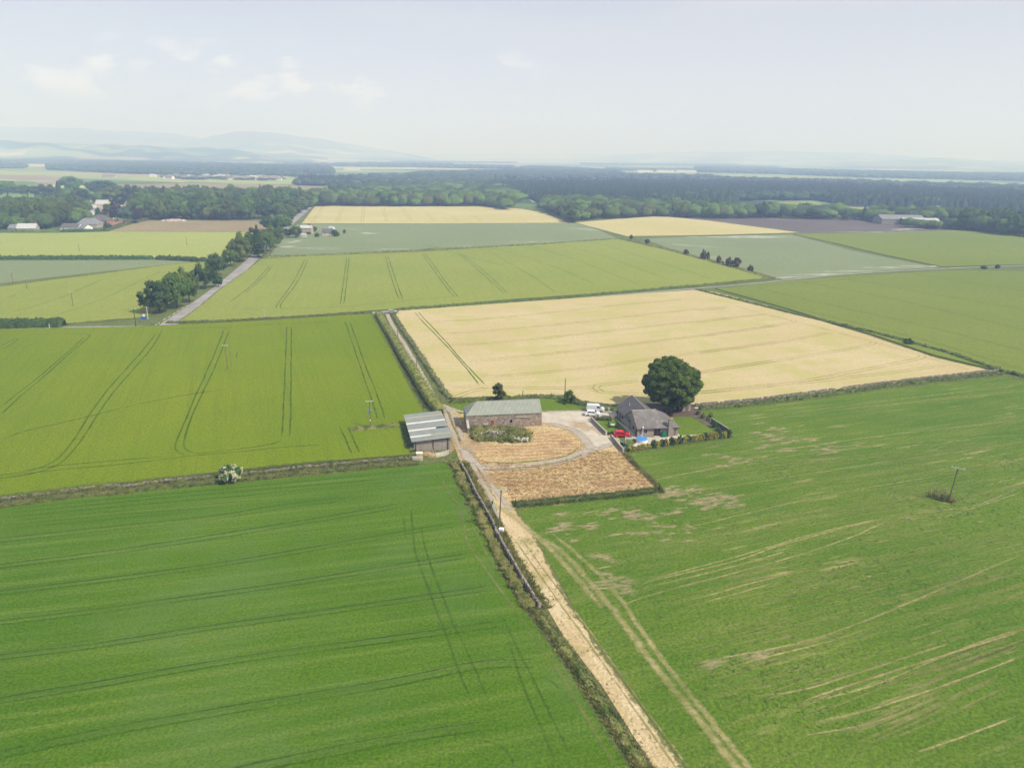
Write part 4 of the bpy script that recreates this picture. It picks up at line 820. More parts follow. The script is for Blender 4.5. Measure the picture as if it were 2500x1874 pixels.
plain('wood_grey', (.17, .155, .13), var=.25, scale=2); plain('wood_pole', (.16, .12, .09), var=.25, scale=1.5); plain('wood_dark', (.03, .028, .025)); plain('metal_grey', (.42, .44, .45), .4, .6); plain('metal_pale', (.58, .60, .60), .5, .2)
plain('paint_red', (.52, .010, .018), .25, var=.03); plain('paint_car_white', (.75, .76, .78), .25, var=.02); plain('paint_van', (.62, .65, .69), .3, .15, var=.02); plain('paint_silver', (.45, .47, .49), .3, .4, var=.02)
plain('tyre', (.018, .018, .018), .9); plain('rim', (.35, .35, .36), .35, .7); plain('lamp_glass', (.65, .65, .62), .2); plain('lamp_red', (.35, .02, .02), .3)
plain('pool_blue', (.05, .24, .62), .45, var=.15); plain('pool_wall', (.66, .67, .66), .5, var=.05); plain('tank_green', (.015, .17, .105), .45, var=.08); plain('plastic_black', (.02, .02, .022), .5); plain('bin_green', (.03, .13, .09), .5); plain('bin_black', (.015, .03, .03), .45)
plain('plastic_white', (.76, .76, .76), .5, var=.03); plain('plastic_purple', (.33, .24, .47), .5); plain('plastic_mint', (.42, .50, .45), .5); plain('sign_blue', (.02, .14, .50), .5, var=.02); plain('sign_red', (.55, .03, .03), .5, var=.02)
plain('straw_yellow', (.62, .42, .10), .7, var=.1); plain('insulator', (.30, .55, .58), .3); plain('transformer', (.10, .22, .42), .5); plain('brick_red', (.38, .17, .12), var=.15); plain('trough', (.2, .2, .18))
# ================================================================ buildings
def opening(parent, spec, L, Wd):
    """window or door: side F/B/L/R, position along it, sill, width, height, kind"""
    side, pos, z0, w, h, kind = spec[:6]; fm = spec[6] if len(spec) > 6 else 'frame_white'
    def q(m, a0, a1, d0, d1, z0_, z1_):
        if side == 'F': m.box(a0, a1, -d1, -d0, z0_, z1_)
        elif side == 'B': m.box(a0, a1, Wd + d0, Wd + d1, z0_, z1_)
        elif side == 'L': m.box(-d1, -d0, a0, a1, z0_, z1_)
        else: m.box(L + d0, L + d1, a0, a1, z0_, z1_)
    t = .08; m = MB(); q(m, pos, pos + w, -.02, .05, z0, z0 + t); q(m, pos, pos + w, -.02, .05, z0 + h - t, z0 + h); q(m, pos, pos + t, -.02, .05, z0 + t, z0 + h - t); q(m, pos + w - t, pos + w, -.02, .05, z0 + t, z0 + h - t)
    if w > .9 and kind != 'door': q(m, pos + w / 2 - .03, pos + w / 2 + .03, -.02, .045, z0 + t, z0 + h - t)
    if kind == 'door':
        d = MB(); q(d, pos + t, pos + w - t, -.02, .03, z0 + t, z0 + h - t); o = d.build('door', spec[7] if len(spec) > 7 else 'door_red', parent); m.build('frame', fm, o); return
    o = m.build('window', fm, parent); g = MB(); q(g, pos + t, pos + w - t, -.02, .012, z0 + t, z0 + h - t); g.build('pane', 'glass_dark', o)
    s = MB(); q(s, pos - .1, pos + w + .1, -.02, .12, z0 - .08, z0 - .005); s.build('sill', 'coping', o)
def building(name, label, cat, loc, rz, L, Wd, eave, ridge, wm, rm, hipL=0., hipR=0., over=.3, openings=(), chimneys=(), group=None, roofext=(0, 0), th=.14, door=None, loc_z=0, parent=None, wallcut=0):
    root = parent or empty(name, (*loc, loc_z), rz, label=label, cat=cat, group=group); r = root
    if parent:  # a wing of the same house: its own frame through an offset matrix
        Mx = Matrix.Translation((loc[0], loc[1], loc_z)) @ Matrix.Rotation(rz, 4, 'Z')
    fix = (lambda o: None) if not parent else (lambda o: setattr(o, 'matrix_local', Mx))
    Lw = L - wallcut; hm = Wd / 2; w = MB(); v = [(0, 0, 0), (Lw, 0, 0), (Lw, Wd, 0), (0, Wd, 0), (0, 0, eave), (Lw, 0, eave), (Lw, Wd, eave), (0, Wd, eave)]; f = [(0, 1, 5, 4), (2, 3, 7, 6)]
    if not hipL: v.append((0, hm, ridge - .02)); f.append((3, 0, 4, len(v) - 1, 7))
    else: f.append((3, 0, 4, 7))
    if not hipR: v.append((Lw, hm, ridge - .02)); f.append((1, 2, 6, len(v) - 1, 5))
    else: f.append((1, 2, 6, 5))
    w.add(v, f); wo = w.build('wall', wm, r); fix(wo)
    sl = (ridge - eave) / hm; dz = over * sl; a, b = -(over if hipL else over * .5) - roofext[0], L + (over if hipR else over * .5) + roofext[1]
    ra, rb = (hipL - 0 if hipL else a), (L - hipR if hipR else b)
    top = [(a, -over, eave - dz), (b, -over, eave - dz), (b, Wd + over, eave - dz), (a, Wd + over, eave - dz), (ra, hm, ridge), (rb, hm, ridge)]
    n = len(top); tv = [(x, y, z + th) for x, y, z in top] + [(x, y, z) for x, y, z in top]; tf = [(0, 1, 5, 4), (2, 3, 4, 5), (1, 2, 5), (3, 0, 4)] if (hipL or hipR) else [(0, 1, 5, 4), (2, 3, 4, 5)]
    if (hipL or hipR):
        tf = [(0, 1, 5, 4), (2, 3, 4, 5)]
        if hipR: tf.append((1, 2, 5))
        if hipL: tf.append((3, 0, 4))
    F2 = list(tf) + [tuple(i + n for i in reversed(q)) for q in tf]
    edges = [(0, 1), (2, 3)] + ([(1, 2)] if hipR else [(1, 5), (5, 2)]) + ([(3, 0)] if hipL else [(3, 4), (4, 0)])
    F2 += [(i + n, j + n, j, i) for i, j in edges]
    ro = link('roof', mesh('roof', tv, F2), rm, r); fix(ro)
    m = MB(); m.tube((ra, hm, ridge + th), (rb, hm, ridge + th), .09, n=6); rc = m.build('ridge_cap', 'coping' if 'tile' in rm or 'slate' in rm else rm, ro)
    for cx, cy, s, ht in chimneys:
        m = MB().box(cx - s / 2, cx + s / 2, cy - s / 2, cy + s / 2, ridge - sl * abs(cy - hm) - .3, ht); c = m.build('chimney', 'brick_red' if s < .9 else wm, ro)
        m = MB().tube((cx, cy, ht), (cx, cy, ht + .35), .13, .11); m.build('chimney_pot', 'brick_red', c) if False else None
    for sp in openings:
        before = set(bpy.data.objects); opening(r, sp, Lw, Wd)
        if parent:
            for o in set(bpy.data.objects) - before:
                if o.parent == r: o.matrix_local = Mx
    return root
ribbons('dry_rut', [([(x + .9, y) for x, y in P([(1250, 1300), (1300, 1370), (1370, 1465), (1450, 1575), (1530, 1690), (1610, 1800), (1680, 1900)])], .7), ([(x - .5, y) for x, y in P([(1250, 1300), (1300, 1370), (1370, 1465), (1450, 1575), (1530, 1690), (1610, 1800), (1680, 1900)])], .7)], 'soft_rutgreen', .05, parent=bpy.data.objects['dry_strip'], kind=None)
def rot2(x, y, a): return x * math.cos(a) - y * math.sin(a), x * math.sin(a) + y * math.cos(a)
# ---------------------------------------------------------------- stone barn
B0 = Vector((-11.6, 177.47)); B1 = Vector((7.82, 180.69)); BA = math.atan2(B1.y - B0.y, B1.x - B0.x)
barn = building('stone_barn', 'long rubble stone barn with a green corrugated hipped roof beside the track', 'barn', B0, BA, 19.7, 6.9, 3.62, 6.1, 'barn_stone', 'roof_green_tin', hipL=3.0, over=.12,
    openings=[('F', 6.15, .15, 1.15, 2.1, 'door', 'coping', 'door_red'), ('F', 11.3, 1.1, .75, 1.05, 'window', 'metal_grey')])
m = MB(); m.box(12.8, 16.6, -.16, -.02, 2.55, 2.75); m.build('lintel_beam', 'coping', barn)
m = MB(); m.box(-.04, .5, -.02, -2.9, 0, 1.9) if False else m.add([(0, -3.2, 0), (.5, -3.2, 0), (.5, -.02, 0), (0, -.02, 0), (0, -3.2, 1.35), (.5, -3.2, 1.35), (.5, -.02, 2.3), (0, -.02, 2.3)], [(0, 3, 2, 1), (4, 5, 6, 7), (0, 1, 5, 4), (1, 2, 6, 5), (2, 3, 7, 6), (3, 0, 4, 7)]); m.build('wall_stub', 'barn_stone', barn)
m = MB(); m.add([(-.05, -3.25, 1.35), (.55, -3.25, 1.35), (.55, -.02, 2.3), (-.05, -.02, 2.3), (-.05, -3.25, 1.5), (.55, -3.25, 1.5), (.55, -.02, 2.45), (-.05, -.02, 2.45)], [(0, 3, 2, 1), (4, 5, 6, 7), (0, 1, 5, 4), (1, 2, 6, 5), (2, 3, 7, 6), (3, 0, 4, 7)]); m.build('coping', 'coping', barn)
# ---------------------------------------------------------------- open sided shed with a single pitch roof
S0, S1, S2 = Vector((-23.1, 162.57)), Vector((-14.51, 163.41)), Vector((-27.46, 180.38))
sh = empty('cattle_shed', (S0.x, S0.y, 0), math.atan2(S1.y - S0.y, S1.x - S0.x), label='low block shed with a sloping tin roof striped by pale roof lights', cat='shed')
du = (S1 - S0).length; _r = -math.atan2(S1.y - S0.y, S1.x - S0.x); vx, vy = rot2(S2.x - S0.x, S2.y - S0.y, _r)
def sp_(u, v, z): return (u + vx * v / 17.9, vy * v / 17.9, z)
def pbox(m, u0, u1, v0, v1, z0, z1, z2=None, z3=None):  # sheared box; z1 left height, z2 right height
    z2 = z1 if z2 is None else z2
    return m.add([sp_(u0, v0, z0), sp_(u1, v0, z0), sp_(u1, v1, z0), sp_(u0, v1, z0), sp_(u0, v0, z1), sp_(u1, v0, z2), sp_(u1, v1, z2), sp_(u0, v1, z1)], [(0, 3, 2, 1), (4, 5, 6, 7), (0, 1, 5, 4), (1, 2, 6, 5), (2, 3, 7, 6), (3, 0, 4, 7)])
hL, hR = 2.45, 3.35
m = MB(); pbox(m, .25, du - .6, .0, .22, 0, 2.15, 2.75); m.build('front_wall', 'block_brick', sh)
m = MB(); pbox(m, du - .6, du, -.02, .4, 0, 2.9, 3.0); m.build('corner_pier', 'block_brick', sh); m = MB(); pbox(m, .0, .3, -.03, .3, 0, 2.4); m.build('corner_pier', 'block_brick', sh)
m = MB(); pbox(m, du - .3, du - .02, .4, 17.9, 0, 2.95); m.build('side_wall', 'block_brick', sh)
m = MB(); pbox(m, .25, du - .3, 17.6, 17.9, 0, 2.2, 2.9); m.build('back_wall', 'block_brick', sh)
for u in (.35, 4.5, du - .65): m = MB(); pbox(m, u, u + .14, -.14, -.03, 0, hL + .1 * u); m.build('post', 'metal_grey' if False else 'wood_dark', sh)
for k in range(7): m = MB(); pbox(m, .0, .18, 2.6 + k * 2.45, 2.8 + k * 2.45, 0, hL - .02); m.build('post', 'wood_dark', sh)
m = MB(); pbox(m, .1, .22, .4, 17.6, 0, .9); m.build('kerb_wall', 'block_grey', sh)
r0, r1_ = -.55, du + .55
def rz_(u): return hL + (hR - hL) * (u - 0) / du
vs = [-.6, .65, 1.45, 4.35, 5.35, 5.35, 8.6, 9.9, 12.5, 13.5, 18.6]
def panel(m, v0, v1, u0=r0, u1=r1_, t=.06, lift=0): return m.add([sp_(u0, v0, rz_(u0) + lift), sp_(u1, v0, rz_(u1) + lift), sp_(u1, v1, rz_(u1) + lift), sp_(u0, v1, rz_(u0) + lift), sp_(u0, v0, rz_(u0) + t + lift), sp_(u1, v0, rz_(u1) + t + lift), sp_(u1, v1, rz_(u1) + t + lift), sp_(u0, v1, rz_(u0) + t + lift)], [(0, 3, 2, 1), (4, 5, 6, 7), (0, 1, 5, 4), (1, 2, 6, 5), (2, 3, 7, 6), (3, 0, 4, 7)])
m = MB(); stripes = [(2.2, 3.0), (6.3, 7.2), (11.2, 12.1), (15.3, 16.1)]; prev = -.6
for a, b in stripes: panel(m, prev, a); prev = b
panel(m, prev, 18.5); m.build('roof', 'roof_shed_tin', sh)
for q_ in ((2.2, 3.0, r0, 4.4), (6.3, 7.2, r0, 6.2), (11.2, 12.1)): m = MB(); panel(m, *q_); m.build('roof_light', 'roof_skylight', sh)
for q_ in ((2.2, 3.0, 4.4), (15.3, 16.1)): m = MB(); panel(m, *q_); o = m.build('roof_light', 'roof_skylight_dull', sh); o['label'] = 'yellowed weathered roof light'
# ---------------------------------------------------------------- bungalow
F0 = Vector((31.51, 172.94)); HA = R_(9.0)
house = building('bungalow', 'grey rendered bungalow with a weathered tiled roof and tall front chimney', 'house', F0, HA, 10.7, 9.8, 2.5, 5.4, 'render_grey', 'roof_tile_old', hipR=4.4, over=.35,
    openings=[('F', 1.7, 1.0, .95, 1.15, 'window', 'coping'), ('F', 4.35, .25, 1.75, 2.0, 'window', 'frame_brown'), ('L', 2.5, 1.0, 1.1, 1.05, 'window', 'frame_brown'), ('L', 6.7, .9, .6, 1.2, 'window', 'frame_brown'), ('L', .35, .1, .85, 2.05, 'door', 'frame_brown', 'plastic_black')])
m = MB().box(8.0, 8.95, -.5, .35, 0, 4.6).box(8.95, 9.4, -.3, .1, 0, 3.3); m.box(7.92, 9.03, -.58, .43, 4.6, 4.75); ch = m.build('chimney', 'render_grey', house)
m = MB().tube((8.45, -.1, 4.75), (8.45, -.1, 5.15), .14, .11); m.build('chimney_pot', 'brick_red', ch)
for q_ in (.9, 9.9): MB().box(q_, q_ + .1, -.1, -.01, 0, 2.4).build('downpipe', 'frame_brown', house)
m = MB().tube((-.35, -.42, 2.33), (10.9, -.42, 2.33), .07); m.build('gutter', 'frame_brown', house)
m = MB().box(4.2, 6.3, -.7, -.03, 0, .22); m.build('door_step', 'concrete', house)
NLx, NLy = rot2(29.75 - F0.x, 182.0 - F0.y, -HA)
AL = 11.3; AW = 8.4
building('x', '', '', (NLx + AW, NLy - 3.4), R_(90), AL, AW, 2.4, 5.4, 'render_side', 'roof_slate', parent=house, over=.3, wallcut=2.2,
    openings=[('B', 5.0, .95, 1.3, 1.2, 'window', 'frame_brown'), ('B', 7.3, .2, .9, 2.0, 'window', 'frame_brown')])
m = MB(); m.box(NLx + .1, NLx + .25, NLy + 7.5, NLy + 7.65, 0, 2.35); m.build('porch_post', 'frame_brown', house)
m = MB(); m.tube((NLx + 2.2, NLy + 3.6, 3.6), (NLx + 2.2, NLy + 3.6, 4.7), .09); m.build('flue', 'metal_pale', house)
# ---------------------------------------------------------------- vehicles
def car(name, label, cat, loc, rz, paint, L=4.2, Wd=1.78, Hh=1.46, van=False, group=None):
    root = empty(name, (*loc, 0.08), rz, label=label, cat=cat, group=group)
    if van: prof = [(-2.4, .35), (-2.42, .9), (-2.38, 1.7), (-2.25, 1.93), (.55, 1.95), (1.05, 1.78), (1.62, 1.18), (2.2, .98), (2.42, .75), (2.42, .35)]; glass_z = (1.18, 1.75)
    else: prof = [(-2.05, .32), (-2.1, .62), (-2.02, .95), (-1.85, 1.02), (-1.45, 1.40), (-.9, 1.47), (.15, 1.45), (.55, 1.30), (1.12, .97), (1.75, .84), (2.03, .66), (2.08, .32)]
    sx = L / (4.84 if van else 4.18); prof = [(x * sx, z * (Hh / (1.95 if van else 1.47))) for x, z in prof]
    n = len(prof); v = []; f = []; belt = .95 if not van else 1.15
    for s, k in ((-1, 1.0), (-1, .93), (1, .93), (1, 1.0)):
        for x, z in prof:
            tuck = 1.0 if z < belt else 1 - (.16 if not van else .07) * min(1, (z - belt) / (.5 if not van else .8)); e = .93 if k < 1 else 1.0
            xx = x if k == 1.0 else x; v.append((xx * (1.0 if k == 1 else .995), s * Wd / 2 * tuck * (1 if k == 1 else .86), z if k == 1 else z + (.03 if z > belt - .2 else 0)))
    m = MB(); quad = []
    for r in range(3): quad += [(r * n + i, r * n + i + 1, (r + 1) * n + i + 1, (r + 1) * n + i) for i in range(n - 1)]
    quad.append(tuple([0, n, 2 * n, 3 * n][::1] + [3 * n + n - 1, 2 * n + n - 1, n + n - 1, n - 1]))
    # sides: triangulated from a low centre
    lo_, up_ = ([0, 1, 6, 7, 8, 9], [1, 2, 3, 4, 5, 6]) if van else ([0, 1, 2, 3, 8, 9, 10, 11], [3, 4, 5, 6, 7, 8])
    for r in (0, 3):
        for ids in (lo_, up_): quad.append(tuple(r * n + i for i in (ids if r else ids[::-1])))
    m.add(v, quad); body = m.build('body', paint, root)
    def yw(z): return Wd / 2 * (1 if z < belt else 1 - (.16 if not van else .07) * min(1, (z - belt) / (.5 if not van else .8)))
    def side_glass(pts, nm):
        for s in (-1, 1):
            mm = MB(); mm.add([(x * sx, s * (yw(z) + .02), z) for x, z in pts], [tuple(range(len(pts))) if s < 0 else tuple(reversed(range(len(pts))))]); mm.build(nm, 'glass_dark', root)
    def cross(p, q, nm, ins=.14, mat='glass_dark'):
        (x0, z0), (x1, z1) = p, q; nx, nz = -(z1 - z0), (x1 - x0); l = math.hypot(nx, nz); nx, nz = nx / l * .03, nz / l * .03
        if nz < 0: nx, nz = -nx, -nz
        mm = MB(); mm.add([(x0 + nx, -yw(z0) + ins, z0 + nz + .03), (x0 + nx, yw(z0) - ins, z0 + nz + .03), (x1 + nx, yw(z1) - ins, z1 + nz + .03), (x1 + nx, -yw(z1) + ins, z1 + nz + .03)], [(0, 1, 2, 3)]); mm.build(nm, mat, root)
    if van:
        side_glass([(.35, 1.18), (1.45, 1.18), (.98, 1.70), (.40, 1.70)], 'side_window'); cross((prof[6][0], prof[6][1]), (prof[5][0], prof[5][1]), 'windscreen')
        cross((prof[0][0] - .03, 1.2), (prof[0][0] - .03, 1.65), 'rear_window')
        wx = (-1.5, 1.55); wr = .36
    else:
        side_glass([(-1.55, 1.0), (-.42, .98), (-.42, 1.36), (-1.2, 1.34)], 'side_window'); side_glass([(-.34, .98), (.85, .96), (.42, 1.30), (-.34, 1.36)], 'side_window')
        cross(prof[8], prof[7], 'windscreen'); cross(prof[3], prof[4], 'rear_window'); wx = (-1.28, 1.30); wr = .33
    for x in wx:
        for s in (-1, 1):
            mm = MB().tube((x * sx, s * (Wd / 2 - .2), wr - .03), (x * sx, s * (Wd / 2 + .015), wr - .03), wr, n=18); wl = mm.build('wheel', 'tyre', root)
            mm = MB().tube((x * sx, s * (Wd / 2 - .05), wr - .03), (x * sx, s * (Wd / 2 + .03), wr - .03), wr * .62, n=14); mm.build('rim', 'rim', wl)
    for s in (-1, 1):
        mm = MB().box(prof[-2][0] - .1, prof[-2][0] + .02, s * Wd * .36 - .17, s * Wd * .36 + .17, .60, .76 if not van else .88); mm.build('headlight', 'lamp_glass', root)
        mm = MB().box(prof[1][0] - .02, prof[1][0] + .08, s * Wd * .38 - .14, s * Wd * .38 + .14, .78, .98 if not van else 1.3); mm.build('tail_light', 'lamp_red', root)
    for s in (-1, 1):
        mm = MB().box((.95 if not van else 1.35) * sx, (1.1 if not van else 1.5) * sx, s * Wd / 2 - .02 * s, s * (Wd / 2 + .2), .98 if not van else 1.22, 1.1 if not van else 1.45) if s > 0 else MB().box((.95 if not van else 1.35) * sx, (1.1 if not van else 1.5) * sx, -(Wd / 2 + .2), -Wd / 2 + .02, .98 if not van else 1.22, 1.1 if not van else 1.45)
        mm.build('wing_mirror', paint, root)
    return root
car('hatchback_car', 'white hatchback parked beside the white van on the gravel yard', 'car', (21.95, 189.1), R_(-3), 'paint_car_white')
car('panel_van', 'silvery white panel van parked on the gravel behind the white car', 'van', (23.1, 192.6), R_(-6), 'paint_van', L=4.95, Wd=1.9, Hh=1.95, van=True)
car('hatchback_car', 'bright red hatchback parked by the corner of the bungalow', 'car', (27.7, 173.6), R_(-4), 'paint_red')
_c = G(957, 764); car('hatchback_car', 'silver grey car at the top of the farm track by the side road', 'car', _c, R_(15), 'paint_silver')
# ---------------------------------------------------------------- garden walls and things around the bungalow
def blockwall(name, label, a, b, h, w, mat='block_grey', pier=True, cat='wall'):
    a = Vector((*a, 0)); b = Vector((*b, 0)); L = (b - a).length; root = empty(name, a, math.atan2(b.y - a.y, b.x - a.x), label=label, cat=cat)
    MB().box(0, L, -w / 2, w / 2, 0, h).build('wall', mat, root); MB().box(-.02, L + .02, -w / 2 - .04, w / 2 + .04, h, h + .07).build('coping', 'coping', root)
    if pier: MB().box(L + .02, L + .42, -.2, .2, 0, h + .22).build('pier', 'coping', root)
    return root
blockwall('garden_wall', 'low grey block wall along the left edge of the small lawn', (21.25, 184.81), (23.85, 174.4), 1.0, .2)
blockwall('garden_wall', 'low grey block wall in front of the bins, running down to the field fence', (24.94, 172.2), (26.6, 163.2), 1.0, .2)
blockwall('garden_screen', 'dark panel fence on the far right of the garden', G(1736, 1031), G(1777, 1057), 1.25, .12, 'block_dark', False, 'fence')
drystone('stone_wall', [(21.3, 185.6), (24, 185.9), (27.4, 186.2)], .9, .45, 'short rubble wall between the parked white car and the small lawn', 11)
sheet('small_lawn', [(21.7, 184.8), (27.9, 185.5), (28.9, 181.0), (30.4, 175.0), (27.5, 174.6), (24.2, 174.7)], 'lawn', .085)
sheet('garden_lawn', P([(1638, 1018), (1690, 1017), (1722, 1038), (1752, 1055), (1700, 1059), (1661, 1064), (1654, 1057)]), 'lawn', .085)
sheet('garden_path', P([(1521, 1035), (1499, 1020), (1494, 1020), (1500, 1032), (1545, 1070), (1560, 1075), (1530, 1100), (1640, 1082), (1664, 1069), (1764, 1059), (1764, 1056), (1662, 1063), (1652, 1056), (1640, 1066), (1560, 1068)]), 'gravel', .078)
sheet('bark_bed', P([(1570, 1010), (1560, 985), (1600, 982), (1700, 984), (1712, 1003), (1694, 1017), (1640, 1018), (1600, 1022)]), 'bark_chips', .07)
sheet('planting_bed', P([(1692, 1017), (1712, 1004), (1740, 1026), (1778, 1056), (1752, 1056), (1722, 1038)]), 'earth', .074)
sheet('concrete_slab', P([(1458, 1080), (1465, 1077), (1478, 1077), (1474, 1083), (1459, 1084)]), 'concrete', .09)
def table_set():
    x, y = G(1495.5, 1043); t = empty('garden_table', (x, y, .085), label='round pale table on the small lawn beside the bungalow', cat='table')
    MB().tube((0, 0, .68), (0, 0, .72), .62, n=24).build('tabletop', 'plastic_mint', t)
    for a in (45, 135, 225, 315): MB().tube((.35 * math.cos(R_(a)), .35 * math.sin(R_(a)), 0), (.3 * math.cos(R_(a)), .3 * math.sin(R_(a)), .68), .025).build('leg', 'plastic_black', t)
    for lb, dx, dy in (('behind', -.75, .9), ('to the left of', -1.0, -.5), ('to the right of', 1.15, -.2)):
        c = empty('garden_chair', (x + dx, y + dy, .085), math.atan2(dy, dx) - math.pi / 2, label='black garden chair ' + lb + ' the round lawn table', cat='chair', group='chairs round the lawn table')
        MB().box(-.24, .24, -.24, .24, .42, .46).build('seat', 'plastic_black', c); MB().add([(-.24, .2, .46), (.24, .2, .46), (.24, .36, 1.0), (-.24, .36, 1.0), (-.24, .25, .46), (.24, .25, .46), (.24, .41, 1.0), (-.24, .41, 1.0)], [(0, 1, 2, 3), (7, 6, 5, 4), (0, 4, 5, 1), (1, 5, 6, 2), (2, 6, 7, 3), (3, 7, 4, 0)]).build('backrest', 'plastic_black', c)
        for a, b in ((-.22, -.22), (.22, -.22), (-.22, .22), (.22, .22)): MB().tube((a, b, 0), (a, b, .42), .02, n=6).build('leg', 'plastic_black', c)
table_set()
x, y = G(1566.5, 1078); t = empty('garden_pool', (x, y, .08), label='round white sided pool under a bright blue cover', cat='pool')
MB().tube((0, 0, 0), (0, 0, .74), 1.42, 1.38, 36).build('pool_wall', 'pool_wall', t); MB().tube((0, 0, .74), (0, 0, .80), 1.43, 1.36, 36).tube((0, 0, .80), (0, 0, .83), 1.30, 1.2, 36).build('cover', 'pool_blue', t)
x, y = G(1620, 1066); t = empty('oil_tank', (x, y - .2, .08), R_(9), label='green domed plastic oil tank against the bungalow front wall', cat='tank')
m = MB(); pr = [(-.58, 0), (-.58, .95), (-.5, 1.22), (-.3, 1.42), (0, 1.5), (.3, 1.42), (.5, 1.22), (.58, .95), (.58, 0)]; n = len(pr)
m.add([(a, -.4, b) for a, b in pr] + [(a, .4, b) for a, b in pr], [(i, i + n, i + n + 1, i + 1) for i in range(n - 1)] + [tuple(range(n - 1, -1, -1))[::-1], tuple(range(n, 2 * n))[::-1]]); m.build('tank_body', 'tank_green', t)
m = MB();
for z in (.25, .55, .85): m.box(-.6, .6, -.44, -.4, z, z + .06)
m.build('rib', 'tank_green', t); MB().tube((0, 0, 1.5), (0, 0, 1.6), .15).build('filler_cap', 'plastic_black', t)
x, y = G(1568, 1069); t = empty('lamp_post', (x, y, .08), label='white lamp post with a lantern top in front of the bungalow', cat='lamp')
MB().tube((0, 0, 0), (0, 0, 2.55), .06, .05).build('post', 'plastic_white', t); MB().tube((0, 0, 2.55), (0, 0, 2.62), .2, .2).tube((0, 0, 2.62), (0, 0, 2.9), .12, .17, 6).tube((0, 0, 2.9), (0, 0, 3.05), .2, .03, 6).build('lantern', 'plastic_white', t)
x, y = G(1563, 1067); t = empty('meter_cabinet', (x, y, .1), R_(9), label='small white cabinet against the bungalow wall beside the lamp post', cat='cabinet')
MB().box(-.25, .25, -.15, .15, 0, .75).build('case', 'plastic_white', t); MB().box(-.21, .21, -.17, -.152, .06, .69).build('door', 'plastic_white', t)
x, y = G(1527, 1080); t = empty('parasol', (x, y, .08), label='folded blue and white parasol standing beside the bins', cat='parasol')
MB().tube((0, 0, 0), (0, 0, 2.1), .03).build('pole', 'plastic_white', t); MB().tube((0, 0, .7), (0, 0, 1.5), .13, .11).build('white_cloth', 'plastic_white', t); MB().tube((0, 0, 1.5), (0, 0, 2.0), .11, .03).build('blue_cloth', 'sign_blue', t)
x, y = G(1537, 1075); t = empty('clothes_airer', (x, y, .08), label='spread white clothes airer beside the red car', cat='clothes airer')
m = MB()
for k in range(6): m.tube((-.7, -.5 + k * .2, .55), (.7, -.5 + k * .2, .55), .018, n=5)
m.tube((-.7, -.5, .55), (-.7, .5, .55), .02, n=5).tube((.7, -.5, .55), (.7, .5, .55), .02, n=5); m.build('rails', 'plastic_white', t)
for a, b in ((-.6, -.45), (.6, -.45), (-.6, .45), (.6, .45)): MB().tube((a, b, 0), (-a * .6, b, .55), .018, n=5).build('leg', 'plastic_white', t)
x, y = G(1506, 1075); t = empty('metal_trestle', (x, y, .08), label='small dark metal trestle in front of the red car', cat='trestle')
MB().box(-.5, .5, -.04, .04, .56, .62).build('rail', 'metal_grey', t)
for s in (-.45, .45): MB().tube((s, -.2, 0), (s, 0, .58), .02, n=5).tube((s, .2, 0), (s, 0, .58), .02, n=5).build('leg', 'metal_grey', t)
def wbin(px, py, lid, label, rz=0, body='bin_black'):
    x, y = G(px, py); t = empty('wheelie_bin', (x, y, .05), R_(rz), label=label, cat='bin', group='wheelie bins behind the garden wall')
    m = MB(); m.add([(-.22, -.26, .06), (.22, -.26, .06), (.22, .26, .06), (-.22, .26, .06), (-.29, -.36, 1.0), (.29, -.36, 1.0), (.29, .34, 1.0), (-.29, .34, 1.0)], [(0, 3, 2, 1), (4, 5, 6, 7), (0, 1, 5, 4), (1, 2, 6, 5), (2, 3, 7, 6), (3, 0, 4, 7)]); m.build('body', body, t)
    MB().add([(-.31, -.4, 1.0), (.31, -.4, 1.0), (.31, .36, 1.02), (-.31, .36, 1.02), (-.27, -.33, 1.07), (.27, -.33, 1.07), (.29, .34, 1.12), (-.29, .34, 1.12)], [(0, 3, 2, 1), (4, 5, 6, 7), (0, 1, 5, 4), (1, 2, 6, 5), (2, 3, 7, 6), (3, 0, 4, 7)]).build('lid', lid, t)
    for s in (-1, 1): MB().tube((s * .24, .3, .1), (s * .3, .3, .1), .1, n=10).build('wheel', 'tyre', t)
wbin(1517, 1088, 'tank_green', 'wheelie bin with a bright green lid, farthest of the bins', 10)
wbin(1523, 1093, 'bin_black', 'dark wheelie bin between the green lidded bin and the field fence', 5)
wbin(1530, 1097, 'bin_black', 'dark wheelie bin nearest the pool', -8); wbin(1525, 1101, 'bin_green', 'dull green wheelie bin nearest the field fence', 4, 'bin_green')
for px, mt, lb in ((1473, 'plastic_purple', 'purple lidded round tub beside the parked white car'), (1480, 'plastic_mint', 'pale green lidded round tub beside the purple tub')):
    x, y = G(px, 1017); t = empty('storage_tub', (x, y, .08), label=lb, cat='tub', group='round tubs by the parked cars'); MB().tube((0, 0, 0), (0, 0, .45), .28, .33, 16).build('tub', mt, t); MB().tube((0, 0, .45), (0, 0, .5), .36, .33, 16).build('lid', mt, t)
x, y = G(1486, 1008); t = empty('gate_pier', (x, y, .05), label='pale stone pier between the van and the bungalow', cat='pillar'); MB().box(-.22, .22, -.22, .22, 0, 1.35).build('shaft', 'coping', t); MB().box(-.28, .28, -.28, .28, 1.35, 1.47).build('cap', 'coping', t)
x, y = G(1676, 1003.5); t = building('garden_shed', 'small pale stone outhouse behind the big tree', 'shed', (x - 1.1, y), R_(3), 2.2, 2.2, 2.0, 2.5, 'cottage_stone', 'wood_grey', over=.1, openings=[('F', .8, 0, .8, 1.7, 'door', 'wood_grey', 'wood_grey')])
